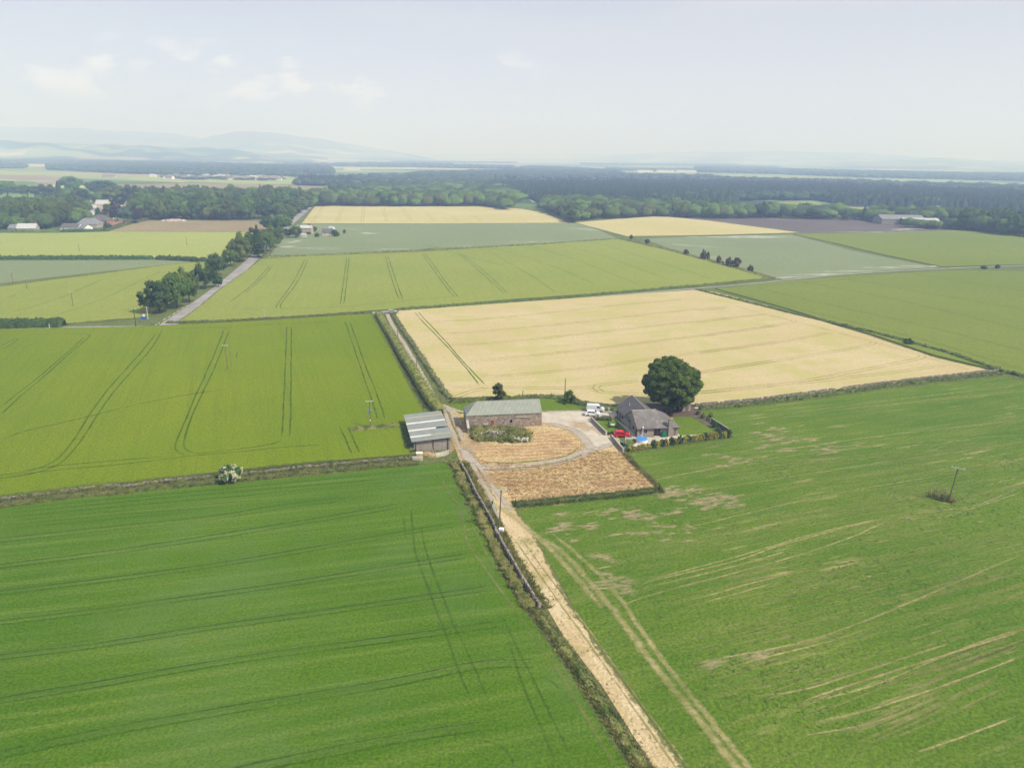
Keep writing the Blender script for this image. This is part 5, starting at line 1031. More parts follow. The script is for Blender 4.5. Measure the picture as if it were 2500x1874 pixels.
t = empty('open_lean_to', (x - 3.0, y + .6, .05), label='dark open fronted lean-to against the outhouse behind the tree', cat='shed'); MB().box(0, 1.75, 1.5, 1.6, 0, 1.9).box(0, .1, 0, 1.5, 0, 1.9).build('wall', 'wood_dark', t); MB().add([(-.1, -.2, 2.1), (1.75, -.2, 2.1), (1.75, 1.7, 1.95), (-.1, 1.7, 1.95)], [(0, 1, 2, 3)]).build('roof', 'wood_dark', t)
for px, lb in ((1648, 'left'), (1661, 'right')):
    x, y = G(px, 1001); t = empty('garden_bench', (x, y, .07), label='small white garden bench in the shade, %s of the pair behind the tree' % lb, cat='bench', group='white benches behind the tree'); MB().box(-.25, .25, -.2, .2, .35, .42).build('seat', 'plastic_white', t); MB().box(-.25, .25, .2, .26, .42, .85).build('backrest', 'plastic_white', t)
    for a in (-.2, .2): MB().box(a - .03, a + .03, -.17, .2, 0, .35).build('leg', 'plastic_white', t)
x, y = G(1701, 998); t = empty('white_board', (x, y, .05), R_(5), label='white board lying in the long grass by the field wall', cat='board'); MB().box(-.6, .6, -.3, .3, .25, .3).build('sheet', 'plastic_white', t); MB().box(-.5, .5, -.2, .2, 0, .25).build('rest', 'wood_grey', t)
# ---------------------------------------------------------------- hedge of gold and green shrubs with its post and wire fence
r = random.Random(4); line = P([(1532, 1101), (1640, 1086), (1700, 1076), (1785, 1066)])
pl = resample(line, .5); N = 23
for i in range(N):
    q = pl[int((i + .5) / N * (len(pl) - 1))]; gold = i in (0, 1, 2, 3, 4, 6, 8, 10, 12, 14, 15, 16, 18, 19, 21); h = 1.05 + .25 * r.random() if i < 5 else (1.5 + .3 * r.random() if gold else 1.75 + .35 * r.random())
    words = ['first', 'second', 'third', 'fourth', 'fifth', 'sixth', 'seventh', 'eighth', 'ninth', 'tenth', 'eleventh', 'twelfth', 'thirteenth', 'fourteenth', 'fifteenth', 'sixteenth', 'seventeenth', 'eighteenth', 'nineteenth', 'twentieth', 'twenty-first', 'twenty-second', 'twenty-third']
    tree('garden_shrub', (q[0], q[1] + r.uniform(-.1, .1)), h, 1.75, 'bush', 'leaf_gold' if gold else 'leaf_dark', '%s shrub in the fenced garden hedge, %s from the pool end' % ('golden yellow' if gold else 'dark green', words[i]), 'shrub', 'shrubs in the garden hedge')
t = empty('wire_fence', (0, 0, 0), label='post and wire fence in front of the gold and green shrubs', cat='fence')
fp = [G(a, b) for a, b in ((1541, 1107), (1560, 1103), (1581, 1100), (1602, 1096), (1622, 1093), (1643, 1090), (1664, 1086), (1684, 1082), (1704, 1079), (1724, 1076), (1743, 1073), (1761, 1071), (1780, 1069), (1788, 1066))]
for x, y in fp: MB().tube((x, y - .7, 0), (x, y - .7, 1.25), .045, n=6).build('post', 'wood_grey', t)
for z in (.4, .75, 1.1):
    m = MB(); [m.tube((a[0], a[1] - .7, z), (b[0], b[1] - .7, z), .008, n=4) for a, b in zip(fp, fp[1:])]; m.build('wire', 'metal_grey', t)
# ---------------------------------------------------------------- the big tree
def big_tree():
    t = empty('sycamore_tree', (43.9, 193.9, 0), label='huge dark green spreading tree with a thick trunk behind the bungalow', cat='tree')
    v, f = crown_data(7, 7.6, 6.5, 8.4, 150, 1.05, 46000, .30, 1, .62, .5, .35, .72)
    v2, f2 = crown_data(9, 6.1, 5.3, 8.4, 46, 1.25, 9000, .34, 1, .7, .7, .35, .7)
    V, T = merge([(v, f), (v2, f2)]); link('crown', npmesh('crown', V, T), 'leaf_sycamore', t)
    m = MB(); m.tube((0, 0, -.2), (.1, 0, 1.2), 1.35, .95, 14).tube((.1, 0, 1.2), (0, 0, 3.6), .95, .75, 12)
    for i in range(9): a = i * .7; m.tube((0, 0, 2.6 + .15 * i), (math.cos(a) * 4.5, math.sin(a) * 4.5, 6 + (i % 3)), .36, .1, 7)
    for i in range(6): a = i * 1.05; m.tube((math.cos(a) * .5, math.sin(a) * .5, .7), (math.cos(a) * 1.9, math.sin(a) * 1.9, -.1), .4, .12, 6)
    m.build('trunk', 'bark', t)
big_tree()
# ---------------------------------------------------------------- single trees and bushes on the farm
ptree('young_tree', 1217, 978, 30, 938, 'tall', 'leaf_olive', 'slender young tree behind the barn roof', seed=1)
ptree('farm_bush', 1388, 984, 34, 955, 'bush', 'leaf_green', 'round green bush at the edge of the ripe wheat behind the barn', 'bush')
ptree('flowering_hawthorn', 562, 1176, 58, 1136, 'bush', 'leaf_haw', 'creamy white flowering bush growing by the dry stone wall', 'bush', seed=2)
ptree('field_bush', 2217, 840, 26, 827, 'bush', 'leaf_dark', 'dark bush on the hedge line right of the ripe wheat field', 'bush')
ptree('field_bush', 2127, 813, 9, 807, 'bush', 'leaf_dark', 'tiny dark bush farther up the hedge right of the wheat', 'bush')
for a in [(1675, 622, 15, 609, 'leftmost of the bushes'), (1717, 633, 17, 611, 'tall dark left half of a pair'), (1728, 633, 10, 616, 'slim right half of a pair'), (1754, 643, 12, 624, 'thin twiggy one of the bushes'), (1764, 643, 8, 637, 'smallest low one of the bushes'), (1779, 649, 22, 630, 'reddish left half of the largest clump'), (1797, 653, 24, 629, 'reddish right half of the largest clump'), (1832, 662, 17, 648, 'rightmost of the bushes'), (1541, 583, 11, 574, 'small dark one farthest up the line of bushes'), (1580, 595, 13, 583, 'second one down the line of bushes')]:
    ptree('boundary_bush', *a[:4], 'bush', 'leaf_reddish', a[4] + ' between the two pale green fields', 'bush', 'bushes on the boundary of the weedy field')
ptree('boundary_bush', 2402, 656, 15, 649, 'bush', 'leaf_dark', 'left of two dark bushes beside the lane at the far right', 'bush', 'bushes by the right hand lane'); ptree('boundary_bush', 2434, 655, 11, 646, 'bush', 'leaf_dark', 'right of two dark bushes beside the lane at the far right', 'bush', 'bushes by the right hand lane')
r = random.Random(9)
for i, (px, py, w, top, mt, d) in enumerate([(1704, 1012, 12, 1003, 'leaf_olive', 'pale leafy shrub at the upper end of the planting bed'), (1716, 1021, 14, 1009, 'leaf_green', 'full green shrub in the planting bed beside the garden lawn'), (1728, 1027, 12, 1019, 'leaf_olive', 'cream tinted shrub in the middle of the planting bed'), (1742, 1044, 15, 1027, 'leaf_dark', 'dark shrub in front of the dark panel fence'), (1752, 1052, 14, 1041, 'leaf_green', 'leafy shrub at the lower end of the dark panel fence'), (1757, 1057, 10, 1048, 'leaf_dark', 'dark little shrub at the lower corner of the garden lawn'), (1780, 1064, 13, 1049, 'leaf_dark', 'dark round shrub at the lower end of the panel fence'),
                                        (1735, 1018, 13, 1008, 'leaf_weed', 'weedy bush between planting bed and field'), (1462, 1026, 13, 1018, 'leaf_green', 'left green shrub under the short rubble wall'), (1475, 1026, 13, 1018, 'leaf_olive', 'middle green shrub under the short rubble wall'), (1488, 1027, 13, 1018, 'leaf_green', 'right green shrub under the short rubble wall'), (1485, 1061, 10, 1054, 'leaf_green', 'left dark shrub at the near end of the small lawn'), (1494, 1060, 11, 1052, 'leaf_dark', 'right dark shrub at the near end of the small lawn')]):
    ptree('garden_shrub', px, py, w, top, 'bush', mt, d, 'shrub')
# ---------------------------------------------------------------- hedges
LH = zz(860, 740, 5.527, [(352, 170), (420, 290), (540, 480), (660, 690), (790, 900), (910, 1090), (1010, 1260), (1110, 1400), (1190, 1500)])
hedge('lane_hedge', LH, 2.7, 2.1, 'leaf_hedge', 'long clipped hedge between the lush barley and the farm track', leaf=.3, density=34, ragged=.08, clip=True, seed=3)
LB = zz(860, 740, 5.527, [(515, 150), (600, 270), (700, 420), (800, 570), (900, 720), (1000, 880), (1100, 1030), (1200, 1180), (1290, 1290)])
hedge('lane_bank_hedge', [(x + .6, y) for x, y in LB], 1.7, .8, 'leaf_greygrass', 'low overgrown grassy hedge between the farm track and ripe wheat', leaf=.35, density=22, ragged=.35, seed=4)
tufts('long_grass', along(zz(860, 740, 5.527, [(290, 200), (400, 380), (560, 680), (720, 960), (860, 1220), (960, 1420)]), 2.0, 2600, 3), .45, .3, 'leaf_grass', 4)
hedge('wheat_edge_hedge', P([(1098, 984), (1150, 979), (1210, 976), (1290, 972), (1330, 970)]), 1.4, 1.1, 'leaf_grass', 'low green hedge behind the stone barn', leaf=.35, density=22, ragged=.3, seed=5)
hedge('wheat_edge_hedge', P([(1330, 970), (1370, 972), (1400, 983), (1440, 992), (1497, 1003)]), 1.6, 1.0, 'leaf_grass', 'curving grassy hedge from the round bush to the bungalow', leaf=.35, density=22, ragged=.3, seed=6)
hedge('boundary_hedge', zz(1700, 540, 2.765, [(0, 466), (300, 540), (700, 640), (1180, 752), (1420, 815), (1700, 893), (1960, 983), (2080, 1018), (2212, 1050)]) + D([(2260, 836), (2700, 960)]), 1.9, .95, 'leaf_grass', 'long low hedge along the right side of the ripe wheat', leaf=.5, density=12, ragged=.4, seed=7)
RW = zz(1700, 540, 2.765, [(0, 1250), (200, 1232), (400, 1213), (900, 1148), (1400, 1083), (1900, 1028), (2030, 1015)])
drystone('stone_wall', RW, .8, .36, 'long dry stone wall between the ripe wheat and the right grass field', 21, step=.8, ruin=.1)
RWg = [(x + .3, y - 2.3) for x, y in RW]
hedge('wall_side_hedge', RWg, 1.8, .8, 'leaf_grass', 'overgrown strip of nettles in front of the long right hand wall', leaf=.4, density=22, ragged=.45, seed=8)
hedge('left_far_hedge', P([(-300, 632), (0, 633), (180, 633), (372, 633)]), 4.0, 2.4, 'leaf_dark', 'dark hedge below the pale barley at the far left', leaf=.7, density=12, ragged=.3, seed=9)
hedge('left_far_hedge', P([(382, 633), (450, 636), (505, 640)]), 4.0, 2.6, 'leaf_dark', 'short dark hedge running to the roadside trees', leaf=.7, density=12, ragged=.3, seed=10)
hedge('clipped_hedge', P([(-400, 806), (0, 799), (158, 796)]), 5.0, 3.0, 'leaf_dark', 'thick dark clipped hedge by the side road at the left edge', leaf=.5, density=24, ragged=.12, seed=11, clip=True)
hedge('roadside_hedge', P([(405, 789), (500, 787), (600, 783), (700, 777), (800, 771), (906, 764)]), 1.8, .9, 'leaf_grass', 'low ragged hedge above the side road left of the track', leaf=.4, density=14, ragged=.4, seed=12)
hedge('roadside_hedge', P([(970, 757), (1100, 748), (1350, 730), (1650, 703), (1700, 699), (1890, 681)]), 2.0, 1.0, 'leaf_grass', 'long low hedge above the side road right of the track', leaf=.45, density=12, ragged=.45, seed=13)
hedge('field_edge_growth', P([(640, 629), (800, 622), (1100, 607), (1350, 595), (1510, 583)]), 3.5, .7, 'leaf_weed', 'strip of rough growth below the flowering field', leaf=.6, density=8, ragged=.5, seed=14)
hedge('field_edge_growth', P([(1515, 582), (1620, 608), (1760, 645), (1880, 680)]), 4.0, .6, 'leaf_weed', 'strip of rough growth beside the reddish boundary bushes', leaf=.6, density=8, ragged=.5, seed=15)
hedge('village_hedge', P([(-100, 566), (0, 567), (90, 568), (140, 563)]), 5, 2.2, 'leaf_olive', 'green hedge in front of the far left cottage', leaf=.9, density=10, seed=16)
hedge('village_hedge', P([(150, 566), (200, 566), (252, 566)]), 5, 2.4, 'leaf_dark', 'dark hedge in front of the white bungalow', leaf=.9, density=10, seed=17)
hedge('village_hedge', P([(254, 565), (290, 552), (330, 542), (362, 535)]), 6, 1.6, 'leaf_olive', 'hedge slanting up beside the brown field', leaf=.9, density=10, seed=18)
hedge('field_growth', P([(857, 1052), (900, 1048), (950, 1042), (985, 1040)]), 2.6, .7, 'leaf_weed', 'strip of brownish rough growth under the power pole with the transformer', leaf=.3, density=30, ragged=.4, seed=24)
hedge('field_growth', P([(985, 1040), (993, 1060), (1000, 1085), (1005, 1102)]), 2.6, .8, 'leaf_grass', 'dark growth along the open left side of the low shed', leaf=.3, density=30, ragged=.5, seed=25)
# walls and long growth round the front fields
AWl = P([(-250, 1245), (0, 1222)]) + zz(0, 740, 2.212, [(200, 1042), (350, 1022), (480, 1003), (600, 996), (700, 993), (780, 978), (870, 968), (1060, 950), (1200, 938), (1330, 925), (1500, 908), (1660, 888), (1800, 878), (1900, 867), (2080, 852), (2160, 846)]) + P([(1018, 1120)])
drystone('stone_wall', AWl, .5, .42, 'long tumbled dry stone wall between the lush barley and front grass field', 31, step=.5, ruin=.4)
hedge('wall_side_growth', [(x + .4, y - 2.2) for x, y in AWl], 2.2, .55, 'leaf_grass', 'long strip of rough growth below the tumbled stone wall', leaf=.32, density=26, ragged=.5, seed=19)
tufts('long_grass', along([(x, y - 3.0) for x, y in AWl], 1.2, 4500, 5), .4, .25, 'leaf_weed', 4, 6)
tufts('long_grass', along(AWl, .5, 3500, 9), .55, .25, 'leaf_weed', 4, 10)
tufts('long_grass', along([(x, y + 1.2) for x, y in AWl], 1.6, 5000, 7), .5, .25, 'leaf_grass', 4, 8)
AW2 = zz(1100, 1100, 4.143, [(90, 125), (130, 190), (180, 280), (260, 450), (330, 570), (430, 750), (470, 850), (550, 1000), (640, 1160), (720, 1300), (830, 1480), (900, 1590)])
drystone('stone_wall', AW2, .75, .42, 'dry stone wall running down beside the farm track', 41, step=.42, ruin=.04)
W2g = [(x - 1.5, y - .5) for x, y in AW2]
hedge('wall_side_growth', W2g, 1.9, .7, 'leaf_weed', 'bushy green growth on the left of the track side wall', leaf=.3, density=34, ragged=.6, seed=20)
tufts('long_grass', along([(x + .9, y + .2) for x, y in AW2], 1.2, 2500, 13), .55, .22, 'leaf_weed', 4, 14)
W3 = [(x - .8, y) for x, y in zz(1200, 1350, 3.164, [(370, 440), (420, 500), (500, 600), (600, 740), (680, 850), (750, 950), (830, 1070), (900, 1170), (980, 1290), (1060, 1420), (1130, 1520), (1200, 1610), (1290, 1740), (1400, 1900)])]
hedge('fence_line_hedge', W3, 1.0, .5, 'leaf_weed', 'overgrown fence line between the front grass and dry strip', leaf=.26, density=60, ragged=.5, seed=22)
tufts('long_grass', along(W3, 1.5, 6000, 15), .42, .18, 'leaf_weed', 4, 16)
sheet('verge', [(x - 1.9, y) for x, y in W3] + [(x + .2, y) for x, y in reversed(W3)], 'verge_green', .038)
t = empty('fence_posts', (0, 0, 0)) if False else None
t = empty('wire_fence', (0, 0, 0), label='old wire fence in the overgrown line beside the dry strip', cat='fence')
q = resample(W3, 5.0)
for x, y in q[:14]: MB().tube((x + .5, y, 0), (x + .55, y, 1.35), .05, n=6).build('post', 'wood_grey', t)
m = MB(); [m.tube((a[0] + .5, a[1], 1.1), (b[0] + .5, b[1], 1.1), .008, n=4) for a, b in zip(q[:13], q[1:14])]; m.build('wire', 'metal_grey', t)
YF = P([(1258, 1232), (1330, 1226), (1430, 1216), (1530, 1206), (1612, 1197)])
hedge('yard_edge_growth', YF, 1.2, .45, 'leaf_grass', 'long green grass along the lower edge of the dry yard', leaf=.28, density=26, ragged=.5, seed=23)
YF2 = P([(1526, 1108), (1550, 1135), (1575, 1158), (1600, 1182), (1612, 1196)])
tufts('long_grass', along(YF, 2.2, 2600, 17), .5, .2, 'leaf_grass', 4, 18); tufts('long_grass', along(YF2, .8, 900, 19), .4, .2, 'leaf_weed', 4, 20)
t = empty('wire_fence', (0, 0, 0), label='thin wire fence round the lower corner of the dry yard', cat='fence')
q = list(resample(YF, 6.0)) + list(resample(YF2, 4.5))[::-1]
for x, y in q: MB().tube((x, y + .6, 0), (x, y + .6, 1.2), .04, n=6).build('post', 'wood_grey', t)
for z in (.5, 1.05): m = MB(); [m.tube((a[0], a[1] + .6, z), (b[0], b[1] + .6, z), .008, n=4) for a, b in zip(q, q[1:])]; m.build('wire', 'metal_grey', t)
for px, py, lb in ((1258, 1237, 'thick black gatepost at the lower corner of the dry yard'), (1202, 1240, 'black gatepost hinging the mesh gate beside the track'), (1610, 1198, 'dark corner post at the far lower end of the dry yard')):
    x, y = G(px, py); t = empty('gate_post', (x, y, 0), label=lb, cat='post'); MB().tube((0, 0, 0), (0, 0, 1.55), .14, .12, 8).build('shaft', 'wood_dark', t); MB().tube((0, 0, 1.55), (0, 0, 1.62), .13, .05, 8).build('cap', 'wood_dark', t)
def gate(label, a, b, h, bars, mat='metal_pale', mesh_=False):
    a = Vector((*a, 0)); b = Vector((*b, 0)); L = (b - a).length; t = empty('field_gate', a, math.atan2(b.y - a.y, b.x - a.x), label=label, cat='gate')
    for x in (0, L, L / 2): MB().tube((x, 0, .15), (x, 0, h), .04, n=6).build('stile', mat, t)
    for k in range(bars): z = .2 + (h - .2) * k / (bars - 1); MB().tube((0, 0, z), (L, 0, z), .035, n=6).build('bar', mat, t)
    if mesh_:
        m = MB(); n = int(L / .16)
        for k in range(n): m.tube((L * k / n, 0, .2), (L * k / n, 0, h), .012, n=4)
        m.build('mesh_panel', mat, t)
gate('pale tubular field gate beside the low shed', zz(940, 980, 5.527, [(690, 760)])[0], zz(940, 980, 5.527, [(860, 715)])[0], 1.15, 6)
gate('galvanised mesh gate standing open beside the track', G(1202, 1243), G(1217, 1271), 1.2, 4, mesh_=True)
t = empty('rail_fence', (0, 0, 0), label='short wooden rail fence from the stone wall to the black gatepost', cat='fence'); a, b = Vector((*G(1181, 1243), 0)), Vector((*G(1201, 1241), 0))
for z in (.45, .85, 1.2): MB().tube(a + Vector((0, 0, z)), b + Vector((0, 0, z)), .05, n=6).build('rail', 'wood_grey', t)
for k in (0, .5): q = a.lerp(b, k); MB().tube(q, q + Vector((0, 0, 1.3)), .06, n=6).build('post', 'wood_grey', t)
for (px, py), h, lean, lb in (((1015, 1111), 1.9, .5, 'pale post leaning right in front of the low shed'), ((1061, 1117), 2.6, -.6, 'tall pale post by the tubular field gate')):
    x, y = G(px, py); t = empty('timber_post', (x, y, 0), label=lb, cat='post'); MB().tube((0, 0, 0), (lean, .2, h), .06, .05).build('shaft', 'coping', t); MB().tube((lean * .5, .1, h * .5), (lean * .5 + .3, .3, 0), .03).build('brace', 'wood_grey', t)
x, y = G(1024, 1112); t = empty('straw_bale', (x, y, .1), R_(3), label='straw yellow bale wrapped in white on top, in front of the low shed', cat='bale')
MB().box(-.72, .72, -.5, .5, 0, .55).build('bale_body', 'straw_yellow', t); MB().box(-.74, .74, -.52, .52, .555, .72).build('wrap', 'plastic_white', t)
x, y = G(1020, 1123); t = empty('concrete_trough', (x, y, 0), R_(4), label='pale concrete slab trough set into the tumbled wall', cat='trough')
MB().box(-1.2, 1.2, -.3, .3, 0, .85).build('body', 'concrete', t); MB().box(-1.1, 1.1, -.2, .2, .855, .9).build('rim_slab', 'coping', t)
x, y = G(1224, 1300); t = empty('supply_cabinet', (x, y, 0), R_(-12), label='white ribbed plastic cabinet at the foot of the track side pole', cat='cabinet')
MB().box(-.42, .42, -.35, .35, 0, .85).build('case', 'plastic_white', t); m = MB(); [m.box(-.36 + k * .16, -.29 + k * .16, -.38, -.351, .08, .78) for k in range(5)]; m.build('rib', 'plastic_white', t); MB().box(-.46, .46, -.39, .39, .85, .93).build('lid', 'plastic_white', t); MB().box(-.06, .09, -.395, -.381, .3, .55).build('window', 'glass_dark', t)
# ---------------------------------------------------------------- poles
def pole(label, px, py, top, arm=1.6, az=10, kind='line', leanx=0., mat='wood_pole', h=None):
    x, y = G(px, py)
    if h is None:
        lo, hi = 0., 20.
        for _ in range(30):
            mm = (lo + hi) / 2
            if proj(x, y, mm)[1] > top: lo = mm
            else: hi = mm
        h = lo
    t = empty('power_pole' if arm else 'timber_pole', (x, y, 0), R_(az), label=label, cat='pole'); lx = leanx * h; t.rotation_euler = (0, leanx, R_(az)) if False else (0, 0, R_(az))
    tip = Vector((lx, 0, h)); MB().tube((0, 0, -.2), tip, .15, .10, 9).build('pole', mat, t)
    if arm:
        A = tip + Vector((0, 0, -.15)); MB().obox(A, (arm / 2, .06, .06)).build('crossarm', 'metal_pale', t)
        for s in ((-1, 0, 1) if arm > 1.5 else (-1, 1)):
            for dy in ((-.35, .35) if kind == 'strain' else (0,)): MB().tube(A + Vector((s * (arm / 2 - .05), dy, .05)), A + Vector((s * (arm / 2 - .05), dy * 1.3, .3)), .05, .07, 6).build('insulator', 'insulator', t)
    if kind == 'transformer':
        MB().box(-.55, -.2, -.2, .2, h - 3.2, h - 2.2).build('transformer', 'transformer', t); MB().tube((.12, 0, h - 2.6), (.45, 0, h - 2.3), .04).build('bracket', 'metal_pale', t)
        MB().box(-.12, .12, -.16, -.11, h - 5.4, h - 5.0).build('warning_plate', 'plastic_white', t)
    return t
pole('tall power pole beside the white cabinet on the track', 1218, 1297, 1194, 2.1, 9, 'strain', .045)
pole('leaning power pole standing alone in the right grass field', 2315, 1226, 1140, 2.3, -38, 'strain', .06)
pole('power pole with a blue transformer near the low shed', 905, 1045, 978, 1.9, 8, 'transformer')
pole('power pole in the middle of the lush barley field', 556, 905, 842, 1.9, 0)
pole('dark power pole at the road junction on the left', 332, 798, 752, 1.8, 5, mat='wood_dark')
pole('thin power pole in the left barley field', 179, 749, 712, 1.6, 5)
pole('bare timber pole behind the stone barn', 1276, 984, 953, 0); pole('tall thin timber pole at the wheat edge by the round bush', 1379, 968, 923, 0)
pole('pole beside the track nearest the side road', 971, 826, 804, 0); pole('pole halfway down the farm track', 1017, 900, 873, 0); pole('pole at the lower end of the lane hedge', 1075, 990, 957, 0)
pole('small pale pole in the barley above the side road', 646, 778, 745, 0, mat='coping'); pole('slim green grey pole by the road sign', 361.5, 779, 750, 0, mat='metal_pale')
pole('faint pole in the far left barley, left of two', 194, 615, 592, .9); pole('faint pole in the far left barley, right of two', 457, 600, 578, .9); pole('faint pole at the edge of the left weedy field', 66, 706, 680, .9); pole('left small pole in the grey green weedy field', 32, 692, 663, .9)
x, y = G(351, 786); t = empty('road_sign', (x, y, 0), label='round white sign above a blue panel at the road junction', cat='sign')
for s in (-.7, .7): MB().tube((s, .05, 0), (s, .05, 1.9), .05, n=6).build('post', 'metal_grey', t)
MB().box(-1.15, 1.15, -.03, .03, .9, 2.1).build('panel', 'sign_blue', t); MB().tube((.35, -.04, 2.85), (.35, .0, 2.85), .72, n=24).build('roundel', 'sign_red', t); MB().tube((.4, -.07, 2.85), (.4, -.045, 2.85), .58, n=24).build('roundel_face', 'plastic_white', t)
x, y = G(375, 792); t = empty('marker_board', (x, y, .06), label='small grey green board at the mouth of the side road', cat='board'); MB().box(-.9, .9, -.03, .03, .25, .95).build('board', 'trough', t); MB().tube((-.6, 0, 0), (-.6, 0, .3), .04).build('leg', 'wood_grey', t); MB().tube((.6, 0, 0), (.6, 0, .3), .04).build('leg', 'wood_grey', t)
x, y = G(121, 800); t = empty('marker_post', (x, y, 0), label='short white post in front of the dark clipped hedge', cat='post'); MB().tube((0, 0, 0), (0, 0, 1.4), .09).build('shaft', 'plastic_white', t); MB().tube((0, 0, 1.4), (0, 0, 1.5), .1, .04).build('cap', 'plastic_white', t)
# feeder pen in the right field
x, y = G(2294, 1208); t = empty('hay_feeder', (x, y, 0), R_(-30), label='weathered timber pen beside the leaning pole in the right field', cat='feeder')
for a, b in ((-1, -.7), (1, -.7), (1, .7), (-1, .7)): MB().tube((a, b, 0), (a, b, 1.3), .07, n=6).build('post', 'wood_grey', t)
for z in (.7, 1.2):
    for a, b in (((-1, -.7), (1, -.7)), ((1, -.7), (1, .7)), ((1, .7), (-1, .7)), ((-1, .7), (-1, -.7))): MB().tube((*a, z), (*b, z), .055, n=6).build('rail', 'wood_grey', t)
cx, cy = G(2300, 1216); rs = np.random.RandomState(5); c = rs.normal(size=(420, 2)) * [1.1, .6]; c = np.stack([cx + c[:, 0] * .8 + c[:, 1] * .5, cy - c[:, 0] * .5 + c[:, 1]], 1); tufts('rough_grass', c, .8, .25, 'leaf_weed', 4, 21)
# ---------------------------------------------------------------- brambles and rubble in front of the barn
rs = np.random.RandomState(12)
BR = zz(1090, 940, 7.1355, [(420, 690), (560, 690), (760, 735), (1000, 750), (1400, 790), (1480, 860), (1440, 1000), (1200, 1000), (800, 990), (560, 990), (420, 930)]); parts = []
bc = gridscatter(BR, 1.7, rs)
for q in bc:
    pq = np.array(BR); cq = pq.mean(0); e = min(1, max(.35, 1.25 - 1.1 * np.hypot((q[0] - cq[0]) / 9.5, (q[1] - cq[1]) / 5.5))); rr = rs.uniform(.5, 1.3) * (.55 + .5 * e); parts.append(blob((q[0], q[1], rr * .1), rr * .75, 1, rs, .3, rs.uniform(.5, .8))); n = 110; d = rs.normal(size=(n, 3)); d /= np.linalg.norm(d, axis=1)[:, None]; d[:, 2] = abs(d[:, 2])
    parts.append(quads(np.array([q[0], q[1], rr * .1]) + d * rr * rs.uniform(.6, 1.25, (n, 1)) * np.array([1.1, 1.1, .85]), d + rs.normal(size=(n, 3)) * .5, .26, rs))
V, T = merge(parts); o = link('brambles', npmesh('brambles', V, T), 'leaf_bramble'); o['kind'] = 'stuff'
tufts('long_grass', scatter(BR, 1800, rs), 1.1, .22, 'leaf_bramble', 3, 22); pass
for (cx, cy), n, lb, s in ((zz(1090, 940, 7.1355, [(850, 900)])[0], 55, 'heap of bleached broken timber among the brambles', 1.0), (zz(1090, 940, 7.1355, [(1330, 985)])[0], 26, 'smaller pale rubbish heap at the right end of the brambles', .7)):
    m = MB(); r = random.Random(n)
    for k in range(n): m.obox(Vector((cx + r.gauss(0, 1.1) * s, cy + r.gauss(0, .6) * s, .25 + r.random() * 1.25 * s)), (r.uniform(.3, .9) * s, .07, .05), r.uniform(0, 6.28), r.uniform(-.5, .5))
    tag(m.build('timber_heap', 'coping' if s == 1 else 'plastic_white'), lb, 'heap')
m = MB(); r = random.Random(6)
for k in range(7): m.obox(Vector((rot2(2.5 + .12 * k, -1.0, BA)[0] + B0.x + 2, rot2(4.4 + .2 * k, -1.2, BA)[1] + B0.y + .2, 1.4 + r.random() * .3)), (.35, .1, .03), r.uniform(0, 3), .4)
tag(m.build('white_scrap', 'plastic_white'), 'white scraps lying on the brambles beside the barn door', 'scrap')
# dry grass swaths, strip tussocks and weeds of the right field
YD = P([(1130, 1085), (1180, 1125), (1300, 1135), (1400, 1120), (1460, 1095), (1530, 1110), (1600, 1190), (1500, 1203), (1260, 1225), (1190, 1150)]); YU = P([(1150, 1082), (1300, 1085), (1310, 1050), (1350, 1055), (1420, 1085), (1400, 1110), (1300, 1122), (1180, 1115)])
for pl_, n, sd in ((YD, 7500, 31), (YU, 4600, 32)):
    c = scatter(pl_, n * 2, np.random.RandomState(sd)); row = np.sin((c[:, 1] - .12 * c[:, 0] + .35 * np.sin(c[:, 0] * .45)) * 2 * math.pi / 2.0); c = c[row > .55][:n]
    tufts('cut_grass_swath', c, .13, .26, 'leaf_palestraw', 4, sd, lean=2.4)
tufts('dry_weeds', scatter(YD, 2600, np.random.RandomState(33)), .22, .26, 'leaf_drybrown', 4, 34, lean=1.0); tufts('green_weeds', scatter(YD, 320, np.random.RandomState(35)), .2, .3, 'leaf_weed', 4, 36)
ST = P([(1250, 1300), (1300, 1320), (1400, 1490), (1525, 1674), (1670, 1874), (1720, 1950), (1640, 1950), (1590, 1874), (1470, 1674), (1370, 1540), (1310, 1440), (1250, 1350)])
pass; tufts('green_weeds', scatter(ST, 160, np.random.RandomState(39)), .2, .22, 'leaf_weed', 4, 40)
RF = P([(1420, 1240), (1800, 1130), (2500, 1050), (2700, 1300), (2700, 1950), (1760, 1950), (1600, 1700), (1330, 1300)])
c = scatter(RF, 9000, np.random.RandomState(41)); k = np.sin(c[:, 0] * .11 + 1) * np.sin(c[:, 1] * .13) + np.random.RandomState(42).normal(size=len(c)) * .6; c = c[k > .85]
tufts('field_weeds', c, .18, .30, 'leaf_lushgrass', 6, 43, lean=1.2)
tufts('field_weeds', scatter(RF, 90, np.random.RandomState(44)), .2, .35, 'leaf_lushgrass', 8, 45, lean=.9)
